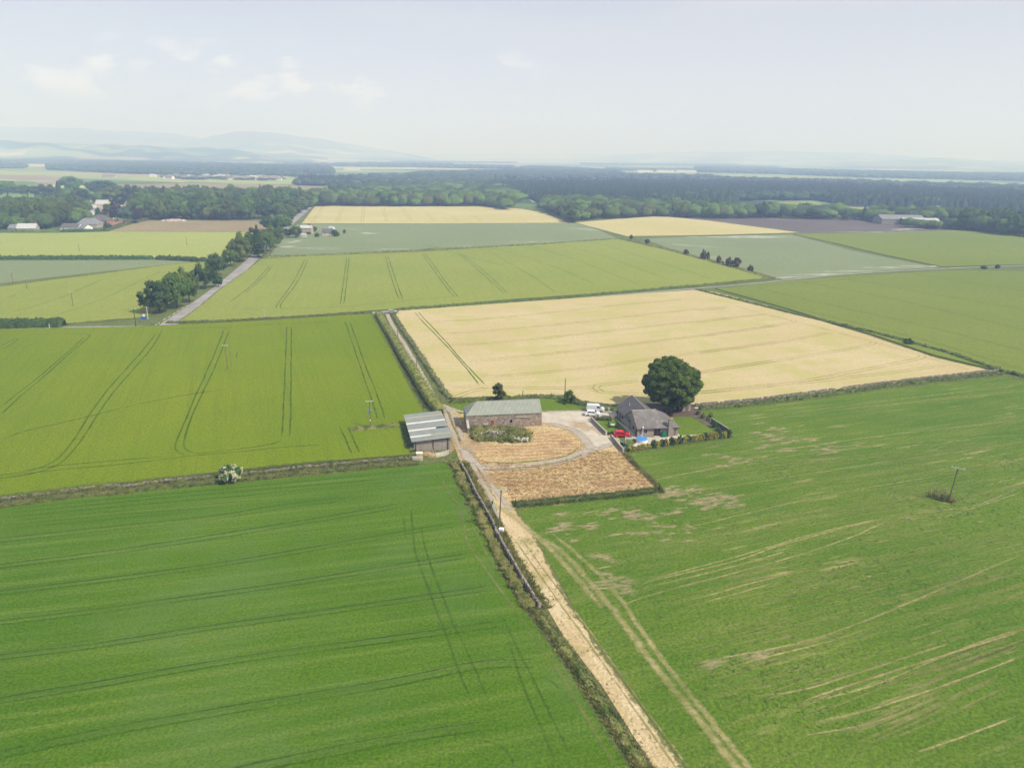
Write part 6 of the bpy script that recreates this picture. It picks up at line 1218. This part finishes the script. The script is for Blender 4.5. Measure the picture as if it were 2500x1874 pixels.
# ================================================================ roadside trees
ORD = ['first', 'second', 'third', 'fourth', 'fifth', 'sixth', 'seventh', 'eighth', 'ninth', 'tenth', 'eleventh', 'twelfth', 'thirteenth', 'fourteenth', 'fifteenth', 'sixteenth', 'seventeenth', 'eighteenth', 'nineteenth', 'twentieth']
ORD += ['twenty-' + o for o in ORD[:9]] + ['thirtieth'] + ['thirty-' + o for o in ORD[:9]] + ['fortieth'] + ['forty-' + o for o in ORD[:9]] + ['fiftieth'] + ['fifty-' + o for o in ORD[:9]] + ['sixtieth'] + ['sixty-' + o for o in ORD[:9]]
AV = [(388, 764, 74, 694, 'round', 'leaf_dark'), (432, 752, 68, 673, 'round', 'leaf_green'), (463, 738, 56, 664, 'round', 'leaf_olive'), (502, 704, 52, 648, 'round', 'leaf_dark'), (530, 672, 46, 626, 'round', 'leaf_dark'), (564, 650, 42, 612, 'round', 'leaf_green'),
      (586, 638, 60, 585, 'round', 'leaf_olive'), (600, 628, 54, 572, 'round', 'leaf_green'), (625, 608, 44, 562, 'round', 'leaf_olive')]
for i, a in enumerate(AV): ptree('roadside_tree', a[0], a[1], a[2] * .88, a[3], a[4], a[5], 'leafy tree on the left of the main road, %s up from the junction' % ORD[i], 'tree', 'trees along the left of the main road', seed=i)
ptree('small_tree', 534, 700, 21, 674, 'round', 'leaf_dark', 'small lollipop tree on the right verge of the main road', seed=2)
ptree('conifer_tree', 632, 628, 36, 554, 'spruce', 'leaf_dark', 'tall dark pointed conifer on the right of the main road', seed=1)
AV2 = [(652, 614, 42, 570, 'round', 'leaf_green'), (668, 604, 44, 556, 'round', 'leaf_olive'), (690, 566, 46, 527, 'round', 'leaf_green'), (656, 562, 34, 531, 'round', 'leaf_dark'), (684, 576, 20, 556, 'round', 'leaf_green'), (703, 580, 22, 560, 'round', 'leaf_dark'), (722, 580, 26, 552, 'tall', 'leaf_olive'),
       (708, 543, 24, 514, 'round', 'leaf_green'), (698, 533, 36, 501, 'round', 'leaf_green'), (720, 527, 32, 499, 'round', 'leaf_olive'), (734, 520, 36, 490, 'round', 'leaf_green'), (748, 512, 34, 480, 'round', 'leaf_olive')]
for i, a in enumerate(AV2): ptree('roadside_tree', a[0], a[1], a[2], a[3], a[4], a[5], 'leafy tree between the conifer and the far bend of the road, %s going away' % ORD[i], 'tree', 'trees along the far main road', seed=i + 1)
# hamlet by the house on the right of the road
for a in [(757, 566, 12, 548, 'round', 'leaf_dark', 'dark tree left of the slate grey house'), (824, 577, 13, 566, 'bush', 'leaf_green', 'round bush right of the two storey house'), (768, 566, 11, 553, 'tall', 'leaf_green', 'upright tree behind the two storey house'), (754, 572, 12, 566, 'bush', 'leaf_dark', 'bush in front of the two storey house'), (774, 578, 14, 569, 'bush', 'leaf_green', 'green bush between the two far cottages'),
          (817, 577, 20, 561, 'bush', 'leaf_dark', 'dark bush beside the white roofed cottage'), (841, 570, 8, 560, 'bush', 'leaf_green', 'last small bush on the right of the far cottages'), (797, 566, 9, 560, 'bush', 'leaf_green', 'small bush behind the white roofed cottage')]:
    ptree('cottage_tree', *a[:6], a[6], 'tree')
def far_bld(name, label, px, py, wpx, rz, depth, eave, ridge, wm, rm, cat='house', n=3, hip=0, chim=1, group=None, win=True):
    k = pxm(px, py); L = wpx * k / max(.3, abs(math.cos(R_(rz)))); x, y = G(px, py); a = R_(rz); ox, oy = rot2(-L / 2, 0, a)
    op = [('F', L * (i + .5) / n - .5, 1.0, 1.1, 1.2, 'window') for i in range(n)] if win else []
    if eave > 4.5 and win: op += [('F', L * (i + .5) / n - .5, 3.6, 1.1, 1.2, 'window') for i in range(n)]
    return building(name, label, cat, (x + ox, y + oy), a, L, depth, eave, ridge, wm, rm, hipL=hip, hipR=hip, openings=op, chimneys=[(L - 1.2, depth / 2, .8, ridge + 1.3)] if chim else [], group=group)
far_bld('far_house', 'two storey grey house with a pale roof among trees by the road', 747, 571, 26, 3, 8, 5.0, 7.0, 'cottage_stone', 'roof_light', n=3)
far_bld('glasshouse', 'small pale greenhouse in front of the two storey house', 741, 579, 10, 3, 4, 1.8, 2.8, 'metal_pale', 'roof_light', 'greenhouse', win=False, chim=0)
far_bld('far_house', 'dark slate cottage with a white gable right of the two storey house', 799, 575, 22, 8, 9, 2.6, 5.6, 'render_cream', 'roof_slate', n=2, chim=0)
far_bld('far_house', 'small bright white roofed building behind the slate cottage', 807, 570, 12, -10, 6, 3.0, 6.0, 'render_white', 'roof_light', n=1, chim=0)
# left hamlet
far_bld('stone_cottage', 'stone cottage with a pale slate roof at the far left', 65, 566, 34, 14, 9, 3.0, 6.6, 'cottage_stone', 'roof_light', n=3)
far_bld('stone_cottage', 'lower dark roofed cottage joined at the far left edge', 33, 565, 22, 0, 8, 2.7, 5.6, 'cottage_stone', 'roof_grey', n=2)
far_bld('white_cottage', 'long white bungalow with a dark roof behind the dark hedge', 170, 563, 36, 2, 9, 2.8, 5.6, 'render_white', 'roof_slate', n=3, chim=0)
far_bld('white_cottage', 'white gabled bungalow end beside the long white bungalow', 200, 564, 16, -25, 8, 2.8, 5.4, 'render_white', 'roof_grey', n=1, chim=0)
far_bld('steading', 'wide slate roofed farmstead behind the white bungalow', 212, 556, 42, 2, 14, 3.2, 8.0, 'cottage_stone', 'roof_grey', 'farmhouse', n=4, hip=4)
far_bld('steading', 'large blue grey roofed farmstead with red walls at the hamlet', 238, 550, 40, -3, 14, 4.2, 9.0, 'brick_red', 'roof_slate', 'farmhouse', n=3, hip=5)
far_bld('barn_range', 'grey roofed barn range behind the farmstead, nearest row', 226, 533, 26, 5, 12, 3.5, 7, 'cottage_stone', 'roof_light', 'barn', n=2, chim=0)
far_bld('barn_range', 'grey roofed barn range behind the farmstead, middle row', 227, 525, 24, 12, 12, 3.5, 7, 'cottage_stone', 'roof_grey', 'barn', n=2, chim=0)
far_bld('barn_range', 'grey roofed barn range behind the farmstead, farthest row', 224, 517, 18, 14, 12, 3.5, 7, 'cottage_stone', 'roof_light', 'barn', n=2, chim=0)
far_bld('country_house', 'tall pale house with a turret at the back of the hamlet', 248, 512, 24, 6, 12, 6.5, 11, 'render_cream', 'roof_light', n=3)
far_bld('low_outhouse', 'long low white walled outhouse under the hamlet trees', 258, 538, 24, 1, 6, 2.2, 3.0, 'render_white', 'roof_light', 'outhouse', n=2, chim=0)
far_bld('pale_lodge', 'pale roofed lodge under the trees right of the hamlet', 316, 508, 18, 4, 10, 4, 8, 'render_cream', 'roof_light', n=2, chim=0)
a, b = G(276, 555), G(305, 544); t = empty('brick_wall', (a[0], a[1], 0), math.atan2(b[1] - a[1], b[0] - a[0]), label='red brick garden wall slanting up beside the brown field', cat='wall'); L = math.dist(a, b); MB().box(0, L, -.25, .25, 0, 3.2).build('wall', 'brick_red', t); MB().box(-.1, L + .1, -.32, .32, 3.2, 3.4).build('coping', 'coping', t)
x, y = G(421, 540); m = MB(); parts = [blob((x + dx, y, 0), s, 2, np.random.RandomState(k), .25, .45) for k, (dx, s) in enumerate(((-8, 4.5), (-2, 6), (5, 5.5), (11, 4)))]; V, T = merge(parts); o = link('rubble_heap', npmesh('rubble_heap', V, T), 'earth'); tag(o, 'heap of pale earth and rubble at the back of the brown field', 'heap'); plain('rubble', (.40, .33, .29), var=.3, scale=.6, bump=.5); o.data.materials[0] = MATS['rubble']
far_bld('low_farm_building', 'long low farm building in the distant green fields at the left', 110, 452, 34, 2, 14, 3.5, 6, 'cottage_stone', 'roof_grey', 'barn', n=3, chim=0)
far_bld('low_farm_building', 'pale barn beside a tree in the distant fields', 264, 434, 26, 3, 20, 5, 9, 'cottage_stone', 'roof_rust', 'barn', n=2, chim=0)
# right farm
far_bld('farm_shed', 'long grey roofed farm shed at the back of the right farm', 2205, 548, 90, -3, 24, 5.5, 9.5, 'block_grey', 'roof_grey', 'barn', n=3, chim=0, win=False)
far_bld('farm_shed', 'pale roofed long farm shed in front of the grey one', 2252, 551, 74, -3, 18, 4.0, 7.5, 'wood_dark', 'roof_light', 'barn', n=3, chim=0, win=False)
far_bld('farm_shed', 'small blue grey farm shed at the left of the right farm', 2183, 547, 36, 8, 14, 4.5, 7.5, 'block_dark', 'roof_grey', 'barn', n=2, chim=0, win=False)
for i, px in enumerate((2293, 2301, 2309, 2318, 2325)): far_bld('holiday_chalet', 'small white fronted building in the row before the dark forest, %s from left' % ORD[i], px, 509, 7, -4, 8, 3, 4.5, 'render_white', 'roof_grey', n=1, chim=0, group='white buildings before the forest')
x, y = G(2133, 540); t = empty('tractor', (x, y, 0), label='small green tractor parked at the edge of the ploughed field', cat='tractor'); MB().box(-1.8, 1.0, -.6, .6, .9, 1.7).build('bonnet', 'bin_green', t); MB().box(-.2, 1.4, -.7, .7, 1.7, 2.8).build('cab', 'glass_dark', t)
for px_, s, rr in ((1.0, -1, .9), (1.0, 1, .9), (-1.4, -1, .6), (-1.4, 1, .6)): MB().tube((px_, s * .7, rr), (px_, s * 1.1, rr), rr, n=14).build('wheel', 'tyre', t)
# villages
rs = random.Random(21)
def village(xs, ya, yb, n, name, seed):
    r = random.Random(seed); L = []
    for k in range(n): px = xs[0] + (xs[1] - xs[0]) * (k + r.random()) / n; L.append((px, r.uniform(ya, yb) + (px - xs[0]) / (xs[1] - xs[0]) * 3))
    for k, (px, py) in enumerate(sorted(L)):
        wm = r.choice(['render_white', 'render_white', 'render_cream', 'cottage_stone']); rm = r.choice(['roof_grey', 'roof_light', 'roof_slate', 'roof_rust'])
        far_bld('village_house', 'small %s house with a %s roof in the %s, %s from the left' % ({'render_white': 'white', 'render_cream': 'cream', 'cottage_stone': 'stone'}[wm], {'roof_grey': 'grey', 'roof_light': 'pale', 'roof_slate': 'dark', 'roof_rust': 'brown'}[rm], name, ORD[k]), px, py, r.uniform(7, 11), r.uniform(-30, 30), 10, r.choice([3, 5]), r.choice([7, 8.5]), wm, rm, n=2, chim=0, group='houses in the ' + name)
village((402, 690), 431, 438, 62, 'far village', 5); village((858, 1004), 440, 447, 18, 'tree clad village', 6)
far_bld('village_house', 'bright white house standing alone at the left end of the far village', 372, 432, 12, 4, 10, 4, 8, 'render_white', 'roof_light', n=2, chim=0)
for i, (px, w) in enumerate(((1575, 36), (1625, 40), (1676, 46))): far_bld('factory_shed', 'long white industrial shed beyond the forest, %s from the left' % ORD[i], px, 421, w, 0, 40, 8, 11, 'render_white', 'roof_light', 'factory', win=False, chim=0, group='white sheds beyond the forest')
far_bld('factory_shed', 'long low white glasshouse block beyond the far village', 695, 409, 50, -1, 30, 5, 8, 'render_white', 'roof_light', 'factory', win=False, chim=0)
far_bld('factory_shed', 'pale grey shed between trees beyond the tree clad village', 1000, 413, 26, 0, 25, 6, 9, 'metal_pale', 'roof_light', 'factory', win=False, chim=0)
far_bld('park_cabin', 'red brown timber cabin in the parkland before the woods', 960, 467, 8, 2, 8, 3, 5, 'brick_red', 'roof_slate', 'cabin', n=1, chim=0)
# ================================================================ woods
CAND = []   # every deciduous tree of the woods: (screen size, x, y, height, width, kind, material, wood name)
MIXM = ['leaf_green', 'leaf_green', 'leaf_olive', 'leaf_green', 'leaf_dark', 'leaf_olive']
def wood(poly, sp, h, wname, seed, mats=MIXM, kinds=('round', 'round', 'broad', 'tall', 'tall', 'round', 'pine'), jit=.38, thin=0.):
    r = np.random.RandomState(seed); rr = random.Random(seed)
    for x, y in gridscatter(P(poly), sp, r, jit):
        if rr.random() < thin: continue
        hh = h * rr.uniform(.68, 1.25); k = rr.choice(kinds); CAND.append([hh / math.hypot(x, y), x, y, hh, sp * rr.uniform(1.0, 1.4) * (.8 if k == 'tall' else 1), k, rr.choice(mats), wname])
wood([(-60, 562), (0, 561), (125, 560), (205, 545), (222, 524), (190, 512), (100, 515), (-60, 522)], 11.5, 16, 'wood above the far left cottage', 1)
wood([(360, 537), (450, 538), (560, 538), (690, 535), (690, 530), (560, 531), (360, 530)], 11.5, 16.5, 'row behind the brown field', 2, jit=.2)
wood([(330, 528), (450, 529), (560, 529), (560, 520), (740, 512), (745, 496), (640, 489), (480, 488), (330, 498)], 14, 18, 'large wood behind the brown field', 3, thin=.1)
wood([(740, 512), (766, 504), (1180, 504), (1245, 514), (1250, 504), (1180, 496), (766, 494), (735, 500)], 13, 15, 'wood behind the pale wheat field', 4)
wood([(1322, 512), (1395, 543), (1440, 537), (1600, 529), (1600, 520), (1440, 515), (1330, 505)], 13, 13, 'wood between the two pale wheat fields', 5)
wood([(1600, 529), (1740, 534), (1880, 533), (1880, 526), (1740, 526), (1600, 520)], 13, 14, 'wood behind the ploughed field', 6)
wood([(2345, 562), (2500, 578), (2620, 590), (2620, 560), (2500, 550), (2350, 546)], 12, 16, 'dark wood at the right edge', 7, mats=['leaf_dark', 'leaf_dark', 'leaf_green'])
wood([(1880, 532), (2000, 536), (2110, 541), (2160, 545), (2170, 538), (2000, 524), (1880, 522)], 15, 14, 'trees before the right farm', 8, mats=['leaf_dark', 'leaf_green'], thin=.25)
wood([(2215, 556), (2300, 560), (2345, 562), (2345, 556), (2215, 551)], 12, 8, 'garden trees of the right farm', 9, thin=.3)
wood([(2120, 530), (2345, 542), (2345, 536), (2120, 526)], 14, 13, 'trees behind the right farm', 10, mats=['leaf_dark', 'leaf_green'])
wood([(765, 494), (1180, 496), (1180, 486), (765, 484)], 17, 15, 'back of the wood behind the pale wheat', 11, mats=['leaf_dark', 'leaf_green'])
wood([(790, 483), (1180, 484), (1260, 495), (1260, 470), (1180, 460), (1040, 458), (1000, 470), (900, 474)], 26, 14, 'parkland before the forest', 12, mats=['leaf_dark', 'leaf_green'], thin=.45)
wood([(1330, 505), (1440, 515), (1600, 520), (1740, 526), (1740, 515), (1600, 510), (1440, 503), (1340, 498)], 18, 14, 'forest fringe', 13, mats=['leaf_dark', 'leaf_green'])
wood([(230, 500), (330, 498), (330, 488), (230, 492)], 14, 15, 'trees behind the hamlet', 14)
CAND.sort(key=lambda c: -c[0])
for px, py, w, top, kind, mt, lb in [(20, 483, 46, 446, 'round', 'leaf_green', 'wide round tree at the left edge beyond the pale field'), (68, 483, 48, 453, 'broad', 'leaf_green', 'second wide round tree beyond the pale field'), (112, 484, 40, 453, 'round', 'leaf_dark', 'third round tree beyond the pale field'), (147, 492, 24, 445, 'spruce', 'leaf_dark', 'pointed dark conifer among the hamlet trees'),
      (175, 470, 40, 434, 'round', 'leaf_green', 'tall round tree behind the hamlet conifer'), (180, 500, 52, 458, 'round', 'leaf_green', 'broad tree left above the hamlet'), (110, 494, 34, 472, 'round', 'leaf_dark', 'dark tree just above the left wood'), (200, 502, 40, 466, 'round', 'leaf_dark', 'dark leafy tree beside the turreted house'), (250, 478, 62, 444, 'broad', 'leaf_dark', 'wide dark tree clump in the gap above the hamlet'),
      (284, 500, 46, 457, 'tall', 'leaf_olive', 'tall pale green tree right above the hamlet'), (322, 500, 40, 456, 'round', 'leaf_dark', 'dark tree at the left end of the large wood'), (242, 540, 22, 508, 'pine', 'leaf_dark', 'thin layered pine in front of the hamlet roofs'), (267, 540, 24, 500, 'tall', 'leaf_olive', 'upright yellowish tree in the hamlet'),
      (288, 540, 28, 500, 'round', 'leaf_copper', 'large purple leaved tree in the hamlet, left one'), (311, 545, 32, 506, 'round', 'leaf_blue', 'blue green cedar like tree between the purple trees'), (335, 545, 22, 508, 'round', 'leaf_copper', 'purple leaved tree right of the blue green tree'), (436, 522, 30, 478, 'round', 'leaf_copper', 'purple leaved tree inside the large wood'), (262, 560, 18, 542, 'bush', 'leaf_dark', 'dark bush beside the brick wall'),
      (636, 470, 8, 449, 'spruce', 'leaf_dark', 'lone conifer spire above the large wood, left one'), (655, 474, 8, 451, 'spruce', 'leaf_dark', 'conifer spire above the large wood, middle one'), (662, 474, 8, 453, 'spruce', 'leaf_dark', 'conifer spire above the large wood, right one'), (1772, 529, 16, 503, 'spruce', 'leaf_dark', 'dark conifer behind the left of the ploughed field'), (2108, 538, 18, 503, 'spruce', 'leaf_dark', 'dark conifer left of the right farm'), (2062, 538, 18, 512, 'spruce', 'leaf_dark', 'pointed conifer behind the ploughed field'), (2350, 545, 18, 506, 'spruce', 'leaf_dark', 'tall conifer at the right edge wood'), (1255, 458, 12, 428, 'spruce', 'leaf_dark', 'tall conifer standing above the forest edge, right one'), (1210, 458, 12, 426, 'spruce', 'leaf_dark', 'tall conifer standing above the forest edge, left one')]:
    ptree('conifer_tree' if kind in ('spruce', 'pine') else 'village_tree', px, py, w, top, kind, mt, lb, 'tree')
NIND = 283
ind, rest = CAND[:NIND], CAND[NIND:]
byw = {}
for c in ind: byw.setdefault(c[7], []).append(c)
COLN = {'leaf_green': 'mid green', 'leaf_olive': 'olive green', 'leaf_dark': 'dark green', 'leaf_copper': 'purple'}
for wn, L in byw.items():
    L.sort(key=lambda c: math.hypot(c[1], c[2])); nrow = max(1, round(len(L) / 16)); rows = [L[int(len(L) * i / nrow):int(len(L) * (i + 1) / nrow)] for i in range(nrow)]
    for ri, row in enumerate(rows):
        row.sort(key=lambda c: c[1] / c[2])
        for ti, c in enumerate(row):
            lb = '%s tree, %s, %s, %s from left' % (COLN[c[6]], wn, 'front rank' if ri == 0 else ORD[ri] + ' rank', ORD[ti])
            tree('wood_tree', (c[1], c[2]), c[3], c[4] * 1.15, c[5], c[6], lb, 'tree', 'trees of the ' + wn)
def mass(name, pts, heights, widths, mat, seed, conifer=False, sub=1, leaves=0):
    """a wood that reads as one mass: many simple crowns in one mesh"""
    rs = np.random.RandomState(seed); n = len(pts); bv, bf = (ICO[sub] if not conifer else (None, None))
    if conifer:
        a = np.arange(6) * math.pi / 3; bv = np.concatenate([np.stack([np.cos(a), np.sin(a), np.full(6, .0)], 1), np.stack([np.cos(a + .5) * .62, np.sin(a + .5) * .62, np.full(6, .5)], 1), [[0, 0, 1.0]]]); bf = np.array([(i, (i + 1) % 6, 6 + i) for i in range(6)] + [((i + 1) % 6, 6 + (i + 1) % 6, 6 + i) for i in range(6)] + [(6 + i, 6 + (i + 1) % 6, 12) for i in range(6)])
        V = bv[None] * np.stack([widths / 2, widths / 2, heights * .9], 1)[:, None] * (1 + rs.uniform(-.22, .22, (n, len(bv), 1))) + np.stack([pts[:, 0], pts[:, 1], heights * .08], 1)[:, None]
    else:
        d = 1 + rs.uniform(-.22, .22, (n, len(bv), 1)); V = bv[None] * d * np.stack([widths / 2, widths / 2, heights * .42], 1)[:, None] + np.stack([pts[:, 0], pts[:, 1], heights * .58], 1)[:, None]
    F = bf[None] + (np.arange(n) * len(bv))[:, None, None]
    V = V.reshape(-1, 3); F = F.reshape(-1, 3)
    if leaves:
        d = rs.normal(size=(n * leaves, 3)); d /= np.linalg.norm(d, axis=1)[:, None]; ii = np.repeat(np.arange(n), leaves)
        c = d * np.stack([widths / 2, widths / 2, heights * .42], 1)[ii] * rs.uniform(.85, 1.22, (len(ii), 1)) + np.stack([pts[:, 0], pts[:, 1], heights * .58], 1)[ii]
        V, F = merge([(V, F), quads(c, d + rs.normal(size=d.shape) * .5, 1.5, rs)])
    o = link(name, npmesh(name, V, F), mat); o['kind'] = 'stuff'; return o
for mt in ('leaf_green', 'leaf_olive', 'leaf_dark'):
    q = [c for c in rest if c[6] == mt]
    if q: mass('distant_wood', np.array([(c[1], c[2]) for c in q]), np.array([c[3] for c in q]), np.array([c[4] * 1.15 for c in q]), mt, 5, sub=2, leaves=90)
def forest(name, poly, h, sp0, mat, seed, conifer=False, thin=0):
    rs = np.random.RandomState(seed); p = P(poly); c = gridscatter(p, sp0, rs, .45)
    if thin: c = c[rs.uniform(size=len(c)) > thin]
    d = np.hypot(c[:, 0], c[:, 1]); hh = h * rs.uniform(.75, 1.2, len(c)); mass(name, c, hh, np.full(len(c), sp0 * 1.5) * rs.uniform(.8, 1.25, len(c)), mat, seed, conifer, 1, 0 if conifer or sp0 > 22 else 24)
# (ground is hidden under the crowns)
sheet('forest_floor', P([(1190, 455), (1300, 453), (1500, 451), (1750, 452), (2000, 458), (2300, 474), (2500, 481), (2900, 500), (2900, 530), (2500, 519), (2330, 511), (2060, 503), (1990, 490), (1780, 489), (1760, 520), (1650, 525), (1430, 505), (1330, 505), (1290, 484), (1180, 470)]), 'earth', .2)
forest('forest', [(1190, 455), (1300, 453), (1500, 451), (1750, 452), (1800, 453), (1800, 489), (1760, 520), (1650, 523), (1430, 504), (1330, 500), (1290, 484), (1180, 470)], 15, 8.5, 'leaf_forest', 51, True)
forest('forest', [(1800, 453), (2000, 458), (2300, 474), (2500, 481), (2900, 500), (2900, 528), (2500, 518), (2330, 510), (2060, 502), (1990, 489), (1800, 487)], 15, 8.5, 'leaf_forest', 52, True)
forest('forest', [(1440, 503), (1650, 522), (1760, 519), (1780, 490), (1990, 490), (2100, 502), (2300, 508), (2300, 502), (2060, 494), (1990, 482), (1780, 480), (1600, 490)], 13, 16, 'leaf_farwood', 53)
forest('forest', [(728, 453), (868, 456), (862, 444), (735, 442)], 17, 9, 'leaf_forest', 54, True); forest('forest', [(722, 453), (872, 457), (868, 452), (728, 449)], 14, 14, 'leaf_farwood', 55)
forest('forest', [(800, 470), (1040, 452), (1200, 458), (1190, 470), (1000, 462), (900, 474)], 15, 15, 'leaf_dark', 56, False, .55)
forest('distant_wood', [(116, 415), (250, 422), (320, 425), (435, 428), (430, 416), (200, 409), (118, 409)], 16, 14, 'leaf_farwood', 57)
forest('distant_wood', [(-100, 397), (0, 399), (110, 401), (330, 411), (560, 418), (720, 422), (810, 426), (805, 412), (500, 403), (300, 397), (0, 392), (-100, 390)], 17, 24, 'leaf_farwood', 58)
forest('distant_wood', [(400, 429), (690, 430), (730, 434), (730, 425), (560, 422), (400, 424)], 13, 17, 'leaf_farwood', 59, thin=.2)
forest('distant_wood', [(400, 438), (700, 442), (700, 438), (400, 434)], 7, 26, 'leaf_farwood', 60, thin=.72)
forest('distant_wood', [(860, 449), (1040, 452), (1190, 455), (1250, 448), (1190, 438), (1000, 432), (860, 434)], 13, 19, 'leaf_farwood', 61, thin=.6)
forest('distant_wood', [(1000, 440), (1250, 440), (1500, 438), (1740, 440), (1740, 434), (1440, 430), (1250, 420), (1000, 428)], 14, 24, 'leaf_farwood', 62, thin=.15)
forest('distant_wood', [(1500, 449), (1750, 449), (1750, 446), (1500, 446)], 13, 20, 'leaf_farwood', 63)
forest('distant_wood', [(1700, 421), (1900, 426), (2100, 434), (2500, 443), (2700, 450), (2700, 432), (2100, 422), (1700, 410)], 16, 26, 'leaf_farwood', 64)
forest('distant_wood', [(1740, 447), (1980, 452), (2120, 457), (2500, 472), (2700, 478), (2700, 470), (2500, 462), (2120, 450), (1740, 440)], 14, 20, 'leaf_farwood', 65, thin=.3)
forest('distant_wood', [(820, 407), (1120, 411), (1250, 414), (1250, 409), (820, 402)], 16, 30, 'leaf_farwood', 66); forest('distant_wood', [(1250, 415), (1440, 427), (1520, 427), (1500, 420), (1300, 408)], 14, 26, 'leaf_farwood', 67)
forest('distant_wood', [(880, 402), (1100, 404), (1100, 402), (880, 400)], 16, 40, 'leaf_farwood', 68); forest('distant_wood', [(1500, 404), (1800, 407), (1800, 403), (1500, 401)], 16, 40, 'leaf_farwood', 69)
forest('distant_wood', [(1480, 416), (1740, 419), (1740, 416), (1480, 413)], 11, 26, 'leaf_farwood', 70, thin=.35); forest('distant_wood', [(0, 386), (180, 389), (180, 385), (0, 383)], 16, 40, 'leaf_dark', 71)
forest('distant_wood', [(-100, 412), (0, 412), (60, 412), (60, 408), (-100, 407)], 14, 22, 'leaf_farwood', 72)
for k, (xa, ya, xb, yb) in enumerate(((960, 395, 1260, 398), (1200, 390, 1420, 392), (1420, 401, 1700, 403), (1650, 394, 1900, 398), (700, 401, 900, 404), (2000, 405, 2300, 412), (500, 394, 700, 398), (1080, 386, 1300, 388), (1700, 405, 1900, 409))):
    forest('distant_wood', [(xa, ya + 1.6), (xb, yb + 1.6), (xb, yb), (xa, ya)], 14, 34, 'leaf_forest', 80 + k)
haze()
